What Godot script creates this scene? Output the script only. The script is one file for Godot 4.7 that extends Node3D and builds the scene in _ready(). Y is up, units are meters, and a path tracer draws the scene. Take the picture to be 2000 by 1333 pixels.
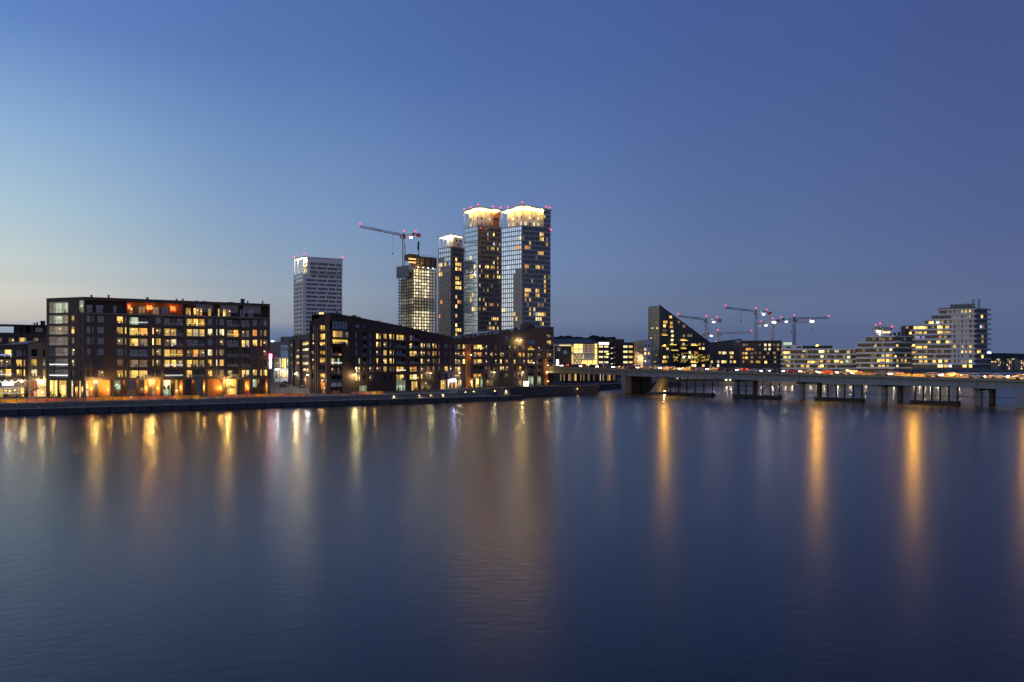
extends Node3D
# A dusk waterfront: brick apartment blocks on a quay, five towers behind, a road bridge and terraced blocks across the water.
# Lens of the photograph: 1500 px focal length on 2000 x 1333, horizon at row 710, eye 12.5 m above the water.
const FL := 1500.0
const CX := 1000.0
const HY := 710.0
const EYE := 12.5
const UPV := Vector3.UP

var rng := RandomNumberGenerator.new()
var taken := {}
var mats := {}
var boxes := {}
var shapes := {}

# ------------------------------------------------------------------ pixels to places
func pt(px: float, py: float, d: float) -> Vector3:
	return Vector3((px - CX) / FL * d, EYE - (py - HY) / FL * d, -d)

func gp(px: float, d: float, y := 0.0) -> Vector3:
	return Vector3((px - CX) / FL * d, y, -d)

class Face:
	var a: Vector3
	var dir: Vector3
	var n: Vector3
	var length: float
	func _init(p: Vector3, q: Vector3):
		a = p
		dir = (q - p); dir.y = 0.0
		length = dir.length()
		dir = dir.normalized()
		n = dir.cross(Vector3.UP)
	func u(px: float) -> float:
		var r := (px - 1000.0) / 1500.0
		return -(a.x + r * a.z) / (dir.x + r * dir.z)
	func depth(px: float) -> float:
		return -(a.z + dir.z * u(px))
	func v(px: float, py: float) -> float:
		return 12.5 - (py - 710.0) / 1500.0 * depth(px) - a.y
	func at(uu: float, vv: float, z := 0.0) -> Transform3D:
		return Transform3D(Basis(dir, Vector3.UP, n), a + dir * uu + Vector3.UP * vv + n * z)
	func pos(uu: float, vv: float, z := 0.0) -> Vector3:
		return a + dir * uu + Vector3.UP * vv + n * z

func face2(px0: float, d0: float, px1: float, d1: float, base: float) -> Face:
	return Face.new(gp(px0, d0, base), gp(px1, d1, base))

# ------------------------------------------------------------------ mesh building
class MB:
	var v := PackedVector3Array()
	var n := PackedVector3Array()
	var uvs := PackedVector2Array()
	func tri(a: Vector3, b: Vector3, c: Vector3):
		var k := (b - a).cross(c - a)
		if k.length_squared() < 1e-12: return
		k = k.normalized()
		v.append_array([a, c, b]); n.append_array([k, k, k])
	func quad(a: Vector3, b: Vector3, c: Vector3, d: Vector3):
		tri(a, b, c); tri(a, c, d)
	func box(c: Vector3, s: Vector3, bs := Basis.IDENTITY):
		var x := bs.x * s.x * 0.5
		var y := bs.y * s.y * 0.5
		var z := bs.z * s.z * 0.5
		quad(c - x - y + z, c + x - y + z, c + x + y + z, c - x + y + z)
		quad(c + x - y - z, c - x - y - z, c - x + y - z, c + x + y - z)
		quad(c + x - y + z, c + x - y - z, c + x + y - z, c + x + y + z)
		quad(c - x - y - z, c - x - y + z, c - x + y + z, c - x + y - z)
		quad(c - x + y + z, c + x + y + z, c + x + y - z, c - x + y - z)
		quad(c - x - y - z, c + x - y - z, c + x - y + z, c - x - y + z)
	func bar(p: Vector3, q: Vector3, t: float, t2 := -1.0):
		var d := q - p
		if d.length() < 1e-4: return
		var y := d.normalized()
		var x := y.cross(Vector3.UP)
		if x.length() < 0.01: x = Vector3.RIGHT
		x = x.normalized()
		box((p + q) * 0.5, Vector3(t, d.length(), t if t2 < 0 else t2), Basis(x, y, x.cross(y)))
	func rod(p: Vector3, q: Vector3, r0: float, r1: float, seg := 8, caps := true):
		var y := (q - p).normalized()
		var x := y.cross(Vector3.UP)
		if x.length() < 0.01: x = Vector3.RIGHT
		x = x.normalized()
		var z := x.cross(y)
		var first := v.size()
		for i in seg:
			var a0 := TAU * i / seg
			var a1 := TAU * (i + 1) / seg
			var e0 := x * cos(a0) + z * sin(a0)
			var e1 := x * cos(a1) + z * sin(a1)
			var vs := [p + e1 * r0, p + e0 * r0, q + e0 * r1, q + e1 * r1]
			var ns := [e1, e0, e0, e1]
			for k in [0, 2, 1, 0, 3, 2]:
				v.append(vs[k]); n.append(ns[k])
			if caps:
				tri(q, q + e1 * r1, q + e0 * r1)
				tri(p, p + e0 * r0, p + e1 * r0)
	func poly(pts: Array, down: float):   # convex outline seen from above, with thickness
		var m := pts.size()
		var c := Vector3.ZERO
		for p in pts: c += p
		c /= m
		var o := Vector3.DOWN * down
		for i in m:
			var p: Vector3 = pts[i]
			var q: Vector3 = pts[(i + 1) % m]
			if (p - c).cross(q - c).y > 0:
				tri(c, p, q); tri(c + o, q + o, p + o); quad(p + o, q + o, q, p)
			else:
				tri(c, q, p); tri(c + o, p + o, q + o); quad(q + o, p + o, p, q)
	func ball(c: Vector3, r: float, seg := 6):
		for i in seg:
			for j in seg / 2:
				var f := func(a, b): return Vector3(cos(TAU * a / seg) * sin(PI * b / (seg / 2)), cos(PI * b / (seg / 2)), sin(TAU * a / seg) * sin(PI * b / (seg / 2)))
				var p: Array = [f.call(i, j), f.call(i + 1, j), f.call(i + 1, j + 1), f.call(i, j + 1)]
				for k in [0, 1, 2, 0, 2, 3]:
					v.append(c + p[k] * r); n.append(p[k])
	func done() -> ArrayMesh:
		var m := ArrayMesh.new()
		var arr := []
		arr.resize(Mesh.ARRAY_MAX)
		arr[Mesh.ARRAY_VERTEX] = v
		arr[Mesh.ARRAY_NORMAL] = n
		if uvs.size() == v.size(): arr[Mesh.ARRAY_TEX_UV] = uvs
		if v.size(): m.add_surface_from_arrays(Mesh.PRIMITIVE_TRIANGLES, arr)
		return m

func q5(x: float) -> float:
	return maxf(0.05, snappedf(x, 0.05))

func bx(w: float, h: float, d: float) -> Mesh:
	var key := Vector3(w, h, d)
	if not boxes.has(key):
		var m := MB.new()
		m.box(Vector3.ZERO, key)
		boxes[key] = m.done()
	return boxes[key]

# ------------------------------------------------------------------ things and parts
func numbered(s: String) -> String:
	taken[s] = taken.get(s, -1) + 1
	return s if taken[s] == 0 else "%s_%03d" % [s, taken[s]]

func tag(o: Node, label: String, category := "", group := "", kind := ""):
	o.set_meta("label", label)
	if category: o.set_meta("category", category)
	if group: o.set_meta("group", group)
	if kind: o.set_meta("kind", kind)

func thing(called: String, label: String, category: String, at: Vector3, group := "") -> Node3D:
	var o := Node3D.new()
	o.name = numbered(called)
	add_child(o)
	o.position = at
	tag(o, label, category, group)
	return o

func part(b: Node3D, called: String, mesh: Mesh, m: Material, xf := Transform3D.IDENTITY) -> MeshInstance3D:
	# xf is a place in the world; things stand unturned at their base
	var o := MeshInstance3D.new()
	o.name = called
	o.mesh = mesh
	o.material_override = m
	o.transform = Transform3D(xf.basis, xf.origin - b.position)
	b.add_child(o, true)
	return o

func sub(p: Node3D, called: String, mesh: Mesh, m: Material, at := Transform3D.IDENTITY) -> MeshInstance3D:
	var o := MeshInstance3D.new()
	o.name = called
	o.mesh = mesh
	o.material_override = m
	o.transform = at
	p.add_child(o, true)
	return o

func off(x: float, y: float, z: float) -> Transform3D:
	return Transform3D(Basis.IDENTITY, Vector3(x, y, z))

func structure(called: String, mesh: Mesh, m: Material, label: String) -> MeshInstance3D:
	var o := MeshInstance3D.new()
	o.name = called
	o.mesh = mesh
	o.material_override = m
	add_child(o)
	tag(o, label, "", "", "structure")
	return o

func omni(p: Node3D, at: Vector3, c: Color, e: float, size := 0.15):
	var l := OmniLight3D.new()
	l.name = "lamp_light"
	l.light_color = c
	l.light_energy = e
	l.light_size = size
	l.omni_range = 80.0
	l.omni_attenuation = 2.0
	l.shadow_enabled = true
	l.position = at
	p.add_child(l, true)

func spot(p: Node3D, at: Vector3, towards: Vector3, c: Color, e: float, angle := 50.0, size := 0.1):
	var l := SpotLight3D.new()
	l.name = "spot_light"
	l.light_color = c
	l.light_energy = e
	l.light_size = size
	l.spot_range = 80.0
	l.spot_attenuation = 2.0
	l.spot_angle = angle
	l.spot_angle_attenuation = 0.6
	l.shadow_enabled = true
	var z := -towards.normalized()
	var x := Vector3.UP.cross(z)
	if x.length() < 0.01: x = Vector3.RIGHT
	x = x.normalized()
	l.transform = Transform3D(Basis(x, z.cross(x), z), at)
	p.add_child(l, true)

# ------------------------------------------------------------------ materials (colours given as linear values)
func lin(r: float, g: float, b: float) -> Color:
	return Color(r, g, b).linear_to_srgb()

func mat(called: String, c := Color.BLACK, rough := 0.8, metal := 0.0, spec := 0.5) -> StandardMaterial3D:
	if not mats.has(called):
		var m := StandardMaterial3D.new()
		m.resource_name = called
		m.albedo_color = c.linear_to_srgb()
		m.roughness = rough
		m.metallic = metal
		m.metallic_specular = spec
		mats[called] = m
	return mats[called]

func noise_tex(seed_: int, freq: float, c0: Color, c1: Color, kind := FastNoiseLite.TYPE_SIMPLEX, size := 512, normal := 0.0) -> NoiseTexture2D:
	var f := FastNoiseLite.new()
	f.seed = seed_
	f.noise_type = kind
	f.frequency = freq
	f.fractal_octaves = 5
	var t := NoiseTexture2D.new()
	t.width = size
	t.height = size
	t.seamless = true
	t.noise = f
	if normal > 0.0:
		t.as_normal_map = true
		t.bump_strength = normal
	else:
		var g := Gradient.new()
		g.set_color(0, c0.linear_to_srgb())
		g.set_color(1, c1.linear_to_srgb())
		t.color_ramp = g
	return t

func rough_mat(called: String, c0: Color, c1: Color, scale_: float, rough := 0.85, freq := 0.02, seed_ := 1) -> StandardMaterial3D:
	if not mats.has(called):
		var m := mat(called, Color(1, 1, 1), rough)
		m.albedo_texture = noise_tex(seed_, freq, c0, c1)
		m.uv1_triplanar = true
		m.uv1_world_triplanar = true
		m.uv1_scale = Vector3.ONE * scale_
	return mats[called]

func glow(called: String, c: Color, e: float, rough := 0.25) -> StandardMaterial3D:
	if not mats.has(called):
		var m := mat(called, c * 0.25, rough)
		m.emission_enabled = true
		m.emission = c.linear_to_srgb()
		m.emission_energy_multiplier = e
		mats[called] = m
	return mats[called]

const LIT := {
	"y": [Color(1.0, 0.62, 0.15), 0.85], "Y": [Color(1.0, 0.67, 0.18), 1.6], "o": [Color(1.0, 0.42, 0.08), 0.8], "w": [Color(1.0, 0.84, 0.46), 1.05], "g": [Color(0.8, 1.0, 0.66), 0.42],
	"d": [Color(0.8, 0.55, 0.28), 0.22], "r": [Color(1.0, 0.3, 0.2), 0.22], "c": [Color(0.75, 0.9, 1.0), 0.9], "v": [Color(0.5, 0.4, 1.0), 0.5],
}

func lit(k: String, step := 0) -> StandardMaterial3D:
	var e: Array = LIT[k]
	return glow("lit_window_%s%d" % [k, step], e[0], e[1] * [1.0, 0.5, 1.4, 0.72][step % 4])

func pane_mat(k: String) -> StandardMaterial3D:
	if LIT.has(k): return lit(k, rng.randi_range(0, 3))
	if k == "b": return mat("sky_glass", Color(0.2, 0.23, 0.28), 0.06, 0.7, 0.9)
	return mat("dark_glass", Color(0.03, 0.034, 0.042), 0.08, 0.25, 0.8)

# ------------------------------------------------------------------ windows
func frame_mesh(w: float, h: float, bars: int, t := 0.07) -> Mesh:
	var key := "frame%.2f_%.2f_%d_%.2f" % [w, h, bars, t]
	if not shapes.has(key):
		var m := MB.new()
		m.box(Vector3(-w / 2 + t / 2, 0, 0), Vector3(t, h, 0.1))
		m.box(Vector3(w / 2 - t / 2, 0, 0), Vector3(t, h, 0.1))
		m.box(Vector3(0, h / 2 - t / 2, 0), Vector3(w - 2 * t, t, 0.1))
		m.box(Vector3(0, -h / 2 + t / 2, 0), Vector3(w - 2 * t, t, 0.1))
		for i in bars:
			m.box(Vector3(-w / 2 + w * (i + 1) / (bars + 1), 0, 0), Vector3(t, h - 2 * t, 0.09))
		shapes[key] = m.done()
	return shapes[key]

func dress(p: Node3D, w: float, h: float, k: String, z: float):
	# what shows in a lit room: curtains, a blind, a lamp, things on the sill
	var dimmer := glow("lit_window_curtain_" + k, LIT[k][0] * Color(1, 0.9, 0.75), LIT[k][1] * 0.38, 0.8)  # curtains and blinds glow themselves, standing in for room light behind
	var dark := mat("sill_things", Color(0.02, 0.018, 0.015), 0.7)
	var roll := rng.randf()
	if roll < 0.45 and w > 0.8:
		var cw := q5(w * rng.randf_range(0.1, 0.26))
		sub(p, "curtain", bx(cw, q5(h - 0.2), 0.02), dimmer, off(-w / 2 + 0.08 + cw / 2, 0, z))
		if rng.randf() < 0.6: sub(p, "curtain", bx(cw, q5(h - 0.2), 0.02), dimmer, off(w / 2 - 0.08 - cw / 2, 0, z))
	elif roll < 0.65:
		var bh := q5(h * rng.randf_range(0.2, 0.5))
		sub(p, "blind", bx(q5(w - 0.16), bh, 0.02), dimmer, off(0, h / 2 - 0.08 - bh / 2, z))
	if rng.randf() < 0.8:
		var m := MB.new()
		var x := -w / 2 + 0.1
		while x < w / 2 - 0.15:
			var ww := rng.randf_range(0.1, 0.4)
			var hh := rng.randf_range(0.0, h * 0.42)
			if hh > 0.12 and x + ww < w / 2 - 0.08: m.box(Vector3(x + ww / 2, -h / 2 + 0.08 + hh / 2, 0), Vector3(ww, hh, 0.02))
			x += ww * rng.randf_range(1.0, 1.9)
		if m.v.size(): sub(p, "sill_clutter", m.done(), dark, off(0, 0, z + 0.012))
	if rng.randf() < 0.5:
		var m2: Mesh = shapes.get("lampball")
		if m2 == null:
			var b := MB.new(); b.ball(Vector3.ZERO, 0.14, 8)
			m2 = b.done(); shapes["lampball"] = m2
		sub(p, "ceiling_lamp", m2, glow("lit_window_lamp", Color(1.0, 0.8, 0.45), 4.0), off(rng.randf_range(-w * 0.3, w * 0.3), h * rng.randf_range(0.0, 0.3), z + 0.01))

func window(b: Node3D, f: Face, u0: float, u1: float, v0: float, v1: float, k: String, recess := 0.16, bars := 0, rich := true):
	var w := q5(u1 - u0)
	var h := q5(v1 - v0)
	var p := part(b, "window", frame_mesh(w, h, bars), mat("window_frame", Color(0.03, 0.028, 0.028), 0.5), f.at((u0 + u1) / 2, (v0 + v1) / 2, -recess))
	if LIT.has(k) and w > 1.0 and rich:
		# rooms behind: each leaf of the glazing shows another part of the room
		var n := 2 if w < 1.9 else 3
		var cut := (w - 0.1) / n
		for i in n: sub(p, "pane", bx(cut - 0.02, q5(h - 0.1), 0.03), pane_mat(k), off(-w / 2 + 0.05 + cut * (i + 0.5), 0, -0.03))
	else:
		sub(p, "pane", bx(q5(w - 0.1), q5(h - 0.1), 0.03), pane_mat(k), off(0, 0, -0.03))
	if rich and LIT.has(k) and w > 0.5: dress(p, w, h, k, -0.004)
	return p

# a wall sheet with real openings: openings are [u0, u1, v0, v1, depth]; top is a polyline [[u, height], ...]
func top_at(top: Array, u: float) -> float:
	for i in range(1, top.size()):
		if u <= top[i][0] or i == top.size() - 1:
			var s: float = (u - top[i - 1][0]) / maxf(1e-4, top[i][0] - top[i - 1][0])
			return lerpf(top[i - 1][1], top[i][1], clampf(s, 0, 1))
	return top[0][1]

func wall_mesh(top: Array, openings: Array) -> Mesh:
	var us := []
	var vs := [0.0]
	var hi := 0.0
	for t in top:
		us.append(t[0]); hi = maxf(hi, t[1])
	vs.append(hi)
	for o in openings:
		us.append_array([o[0], o[1]]); vs.append_array([o[2], o[3]])
	us.sort(); vs.sort()
	var m := MB.new()
	for i in us.size() - 1:
		if us[i + 1] - us[i] < 0.005: continue
		var um: float = (us[i] + us[i + 1]) / 2
		var h0 := top_at(top, us[i])
		var h1 := top_at(top, us[i + 1])
		var run := -1.0
		var ends := []
		for j in vs.size() - 1:
			if vs[j + 1] - vs[j] < 0.002: continue
			var vm: float = (vs[j] + vs[j + 1]) / 2
			var open := false
			for o in openings:
				if um > o[0] and um < o[1] and vm > o[2] and vm < o[3]:
					open = true
					break
			if not open and run < 0.0: run = vs[j]
			if open and run >= 0.0:
				ends.append([run, vs[j]]); run = -1.0
		if run >= 0.0: ends.append([run, hi])
		for e in ends:
			m.quad(Vector3(us[i], minf(e[0], h0), 0), Vector3(us[i + 1], minf(e[0], h1), 0), Vector3(us[i + 1], minf(e[1], h1), 0), Vector3(us[i], minf(e[1], h0), 0))
	for o in openings:
		var d: float = -o[4]
		m.quad(Vector3(o[0], o[2], d), Vector3(o[0], o[2], 0), Vector3(o[0], o[3], 0), Vector3(o[0], o[3], d))
		m.quad(Vector3(o[1], o[2], 0), Vector3(o[1], o[2], d), Vector3(o[1], o[3], d), Vector3(o[1], o[3], 0))
		m.quad(Vector3(o[0], o[2], d), Vector3(o[1], o[2], d), Vector3(o[1], o[2], 0), Vector3(o[0], o[2], 0))
		m.quad(Vector3(o[0], o[3], 0), Vector3(o[1], o[3], 0), Vector3(o[1], o[3], d), Vector3(o[0], o[3], d))
	return m.done()

# sides, back, floor and roof behind a wall sheet; the roof follows the top line
func shell_mesh(length: float, top: Array, deep: float, lip := 0.0, skip_left := false, skip_right := false) -> Mesh:
	var m := MB.new()
	var h0 := top_at(top, 0.0)
	var h1 := top_at(top, length)
	if not skip_left: m.quad(Vector3(0, 0, -deep), Vector3.ZERO, Vector3(0, h0, 0), Vector3(0, h0, -deep))
	if not skip_right: m.quad(Vector3(length, 0, 0), Vector3(length, 0, -deep), Vector3(length, h1, -deep), Vector3(length, h1, 0))
	for i in top.size() - 1:
		var a: Array = top[i]
		var b: Array = top[i + 1]
		m.quad(Vector3(a[0], a[1] - lip, 0), Vector3(b[0], b[1] - lip, 0), Vector3(b[0], b[1] - lip, -deep), Vector3(a[0], a[1] - lip, -deep))
		m.quad(Vector3(b[0], 0, -deep), Vector3(a[0], 0, -deep), Vector3(a[0], a[1], -deep), Vector3(b[0], b[1], -deep))
	return m.done()

func coping_mesh(top: Array, t := 0.25, out := 0.12) -> Mesh:
	var m := MB.new()
	for i in top.size() - 1:
		var p := Vector3(top[i][0], top[i][1] + t * 0.5 - 0.02, 0)
		var q := Vector3(top[i + 1][0], top[i + 1][1] + t * 0.5 - 0.02, 0)
		var x := (q - p).normalized()
		var y := Vector3.BACK.cross(x)
		m.box((p + q) / 2 + Vector3(0, 0, out - 0.3), Vector3((q - p).length(), t, 0.6), Basis(x, y, Vector3.BACK))
	return m.done()

func garland(p: Node3D, w: float, at: Transform3D, c: String, rows := 1, drop := 0.25):
	var m := MB.new()
	var cnt := int(w / 0.16)
	for i in cnt:
		for r in rows:
			m.box(Vector3(-w / 2 + w * (i + 0.5) / cnt, -absf(sin(i * 0.9)) * drop - r * 0.12 + rng.randf_range(-0.05, 0.05), rng.randf_range(-0.02, 0.02)), Vector3.ONE * 0.085)
	sub(p, "string_lights", m.done(), glow("string_light_" + c, {"y": Color(1, 0.72, 0.12), "w": Color(0.95, 0.95, 0.9), "v": Color(0.45, 0.5, 1.0)}[c], 1.7), at)

func balcony(b: Node3D, f: Face, u0: float, u1: float, v0: float, v1: float, ks: String, deep: float, garl := "", glass := true):
	# the lined back of a deep opening with its glazed doors, a slab edge, a railing and its glass
	var w := u1 - u0
	var h := v1 - v0
	var p := part(b, "balcony", bx(q5(w), q5(h), 0.06), mat("balcony_lining", Color(0.07, 0.055, 0.05), 0.8), f.at((u0 + u1) / 2, (v0 + v1) / 2, -deep + 0.02))
	var n := ks.length()
	var gap := 0.14
	var pw := (w - 0.2 - gap * (n - 1)) / n
	for i in n:
		var x := -w / 2 + 0.1 + pw / 2 + i * (pw + gap)
		var k := ks[i]
		var wn := sub(p, "glazing", frame_mesh(q5(pw), q5(h - 0.35), 1 if pw > 1.3 else 0, 0.06), mat("window_frame"), off(x, -0.1, 0.09))
		sub(p, "pane", bx(q5(pw - 0.08), q5(h - 0.45), 0.03), pane_mat(k), off(x, -0.1, 0.055))
		if LIT.has(k):
			var keep := wn.position
			var holder := sub(p, "curtain", bx(q5(pw * rng.randf_range(0.12, 0.25)), q5(h - 0.5), 0.02), glow("lit_window_curtain_" + k, LIT[k][0] * Color(1, 0.9, 0.75), LIT[k][1] * 0.38, 0.8), off(keep.x - pw * 0.36, keep.y, 0.12))  # the cloth's own glow imitates light coming through from the room
			if rng.randf() < 0.6: sub(p, "ceiling_lamp", bx(0.2, 0.15, 0.1), glow("lit_window_lamp", Color(1.0, 0.8, 0.45), 4.0), off(x + rng.randf_range(-0.2, 0.3) * pw, rng.randf_range(0.0, 0.3) * h, 0.14))
	var rail := MB.new()
	rail.box(Vector3(0, -h / 2 + 1.05, deep - 0.09), Vector3(w, 0.06, 0.07))
	for i in int(w / 1.1) + 1:
		rail.box(Vector3(-w / 2 + 0.04 + (w - 0.08) * i / int(w / 1.1), -h / 2 + 0.5, deep - 0.09), Vector3(0.05, 1.0, 0.05))
	sub(p, "railing", rail.done(), mat("railing_metal", Color(0.05, 0.05, 0.055), 0.45, 0.6))
	sub(p, "balustrade_glass", bx(q5(w - 0.1), 0.9, 0.02), clear_glass(), off(0, -h / 2 + 0.52, deep - 0.14))
	if rng.randf() < 0.75:
		var m := MB.new()
		for i in rng.randi_range(2, 4):
			var x := rng.randf_range(-w / 2 + 0.4, w / 2 - 0.4)
			var hh := rng.randf_range(0.5, 1.05)
			m.box(Vector3(x, -h / 2 + hh / 2, deep * 0.5), Vector3(rng.randf_range(0.3, 0.6), hh, 0.4))
		sub(p, "garden_furniture", m.done(), mat("sill_things", Color(0.02, 0.018, 0.015), 0.7))
	if garl: garland(p, w - 0.2, off(0, -h / 2 + 1.0, deep - 0.03), garl, 2)
	return p

func clear_glass() -> StandardMaterial3D:
	if not mats.has("clear_glass"):
		var m := mat("clear_glass", Color(0.6, 0.68, 0.7), 0.04)
		m.albedo_color.a = 0.1
		m.transparency = BaseMaterial3D.TRANSPARENCY_ALPHA
	return mats["clear_glass"]

func sconce(b: Node3D, f: Face, u: float, v: float, e: float, c := Color(1.0, 0.62, 0.2), z := 0.1):
	# a short tube on the wall that throws light up and down
	var p := part(b, "wall_sconce", bx(0.16, 0.35, 0.16), mat("lamp_housing", Color(0.05, 0.05, 0.05), 0.4, 0.5), f.at(u, v, z))
	for s in [-1, 1]:
		sub(p, "lamp_lens", bx(0.12, 0.05, 0.12), glow("sconce_bulb", Color(1.0, 0.72, 0.3), 9.0), off(0, 0.2 * s, 0))
		omni(p, Vector3(0, 0.34 * s, 0.1), c.linear_to_srgb(), e, 0.08)

func wall_lamp(b: Node3D, f: Face, u: float, v: float, e: float, c := Color(1.0, 0.75, 0.34), z := 0.5):
	var m := MB.new()
	m.bar(Vector3(0, 0, -z), Vector3(0, 0.05, 0), 0.07)
	m.box(Vector3(0, 0.09, 0.05), Vector3(0.34, 0.08, 0.4))
	var p := part(b, "wall_lamp", m.done(), mat("lamp_housing", Color(0.05, 0.05, 0.05), 0.4, 0.5), f.at(u, v, z))
	sub(p, "lamp_lens", bx(0.3, 0.12, 0.36), glow("wall_lamp_bulb", Color(1.0, 0.84, 0.42), 16.0), off(0, -0.02, 0.05))
	omni(p, Vector3(0, -0.25, 0.1), c.linear_to_srgb(), e, 0.15)

# ------------------------------------------------------------------ sky: dusk, the glow where the sun went down
const SKY_EL := [0.0, 1.2, 2.2, 2.9, 4.5, 7.0, 10.0, 15.0, 21.0, 30.0, 50.0, 90.0]
const SKY_AZ := [-155.0, -95.0, -34.0, -17.0, 0.0, 17.0, 34.0, 90.0, 150.0]
# rows follow SKY_AZ, columns SKY_EL; colours as they are seen on a screen, 0 to 255
const SKY_C := [
	[[185, 156, 142], [202, 174, 155], [212, 188, 168], [213, 195, 178], [208, 199, 190], [192, 197, 204], [168, 187, 211], [130, 162, 209], [100, 137, 199], [79, 116, 187], [62, 95, 168], [55, 85, 158]],
	[[205, 165, 140], [228, 185, 150], [240, 205, 170], [245, 215, 180], [245, 222, 195], [235, 225, 212], [205, 213, 222], [165, 193, 226], [122, 163, 220], [92, 132, 203], [66, 104, 182], [55, 85, 158]],
	[[112, 134, 176], [118, 142, 182], [150, 158, 178], [200, 190, 180], [203, 202, 195], [186, 200, 206], [166, 192, 214], [134, 170, 218], [93, 131, 205], [72, 108, 188], [60, 92, 172], [55, 85, 158]],
	[[88, 108, 152], [92, 114, 158], [104, 122, 162], [146, 150, 168], [148, 158, 176], [138, 158, 188], [124, 152, 197], [104, 138, 196], [81, 117, 187], [69, 103, 178], [58, 89, 166], [55, 85, 158]],
	[[82, 99, 144], [86, 103, 148], [94, 108, 150], [106, 118, 154], [112, 127, 164], [110, 132, 178], [102, 129, 183], [88, 118, 181], [73, 104, 174], [64, 92, 168], [57, 86, 162], [55, 85, 158]],
	[[80, 95, 138], [84, 99, 142], [88, 102, 146], [92, 107, 148], [96, 113, 154], [92, 113, 160], [85, 108, 163], [76, 101, 163], [68, 93, 160], [61, 86, 158], [56, 84, 158], [55, 85, 158]],
	[[78, 92, 134], [82, 95, 138], [85, 98, 142], [87, 100, 144], [88, 102, 148], [83, 98, 150], [77, 94, 152], [71, 89, 150], [64, 83, 147], [59, 80, 148], [55, 81, 152], [55, 85, 158]],
	[[74, 84, 122], [78, 88, 126], [82, 92, 130], [85, 95, 134], [86, 96, 136], [80, 92, 138], [74, 88, 140], [66, 82, 140], [60, 78, 140], [56, 78, 144], [54, 80, 150], [55, 85, 158]],
	[[112, 108, 128], [122, 115, 134], [130, 121, 139], [134, 124, 143], [136, 128, 149], [128, 127, 157], [112, 121, 162], [92, 110, 162], [76, 100, 159], [58, 82, 150], [56, 83, 154], [55, 85, 158]],
]

func sky_colour(az: float, el: float) -> Color:
	if el < 0.0: el = 0.0
	var j := 0
	while j < SKY_EL.size() - 2 and el > SKY_EL[j + 1]: j += 1
	var t: float = clampf((el - SKY_EL[j]) / (SKY_EL[j + 1] - SKY_EL[j]), 0, 1)
	var n := SKY_AZ.size()
	var i := n - 1
	for k in n - 1:
		if az >= SKY_AZ[k] and az < SKY_AZ[k + 1]: i = k
	var a0: float = SKY_AZ[i]
	var a1: float = SKY_AZ[(i + 1) % n] + (360.0 if i == n - 1 else 0.0)
	var aa := az + (360.0 if az < a0 else 0.0)
	var s := clampf((aa - a0) / (a1 - a0), 0, 1)
	s = s * s * (3.0 - 2.0 * s) * 0.4 + s * 0.6
	var get_c := func(r: int, c: int) -> Color:
		var e: Array = SKY_C[r][c]
		return Color(e[0] / 255.0, e[1] / 255.0, e[2] / 255.0)
	var r2 := (i + 1) % n
	var lo: Color = get_c.call(i, j).lerp(get_c.call(r2, j), s)
	var hi: Color = get_c.call(i, j + 1).lerp(get_c.call(r2, j + 1), s)
	var c := lo.lerp(hi, t)
	var g := c.get_luminance()
	c = c.lerp(Color(g, g, g), 0.16)
	return Color(c.r * lerpf(1.0, 0.975, clampf((c.b - c.r) * 6.0, 0.0, 1.0)), c.g * 1.0, c.b * 0.985).srgb_to_linear()

func make_sky() -> PanoramaSkyMaterial:
	var w := 1024
	var h := 512
	var im := Image.create(w, h, false, Image.FORMAT_RGBF)
	var f := FastNoiseLite.new()
	f.seed = 5
	f.frequency = 0.012
	f.fractal_octaves = 4
	for y in h:
		var el := 90.0 - (y + 0.5) / h * 180.0
		for x in w:
			var az := (x + 0.5) / w * 360.0
			if az > 180.0: az -= 360.0
			var c := sky_colour(az, el)
			# thin drawn-out cloud low in the glow
			if el > 0.5 and el < 7.0:
				var k := f.get_noise_3d(cos(deg_to_rad(az)) * 160.0, el * 34.0, sin(deg_to_rad(az)) * 160.0)
				c = c * (1.0 + 0.1 * k * clampf(minf(el - 0.5, 7.0 - el), 0.0, 1.0))
			im.set_pixel(x, y, c)
	var p := PanoramaSkyMaterial.new()
	p.panorama = ImageTexture.create_from_image(im)
	return p

func _ready():
	rng.seed = 20231
	# ---- camera
	var cam := Camera3D.new()
	cam.name = "camera"
	cam.position = Vector3(0, EYE, 0)
	cam.projection = Camera3D.PROJECTION_FRUSTUM
	cam.near = 0.1
	cam.far = 12000.0
	cam.size = 2.0 * 0.1 * 666.5 / FL
	cam.frustum_offset = Vector2(0, 0.1 * (HY - 666.5) / FL)
	add_child(cam)
	cam.current = true
	# ---- sky and air
	var we := WorldEnvironment.new()
	we.name = "environment"
	var env := Environment.new()
	env.background_mode = Environment.BG_SKY
	var sky := Sky.new()
	sky.sky_material = make_sky()
	env.sky = sky
	env.background_energy_multiplier = 1.0
	env.tonemap_mode = Environment.TONE_MAPPER_LINEAR
	env.tonemap_exposure = 1.07
	env.sdfgi_enabled = true
	env.ssao_enabled = true
	env.ssil_enabled = true
	we.environment = env
	add_child(we)
	# ---- the last light of the set sun: a broad weak glow from the sunset side
	var sun := DirectionalLight3D.new()
	sun.name = "afterglow"
	sun.light_energy = 0.04
	sun.light_angular_distance = 40.0
	sun.light_color = lin(1.0, 0.8, 0.65)
	sun.shadow_enabled = true
	sun.rotation_degrees = Vector3(-8, -62, 0)
	add_child(sun)
	make_materials()
	make_water()
	make_land()
	make_quay()
	block_a()
	block_b()
	block_e()
	block_f()
	street()
	towers()
	bridge()
	far_side()
	small_things()

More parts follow.
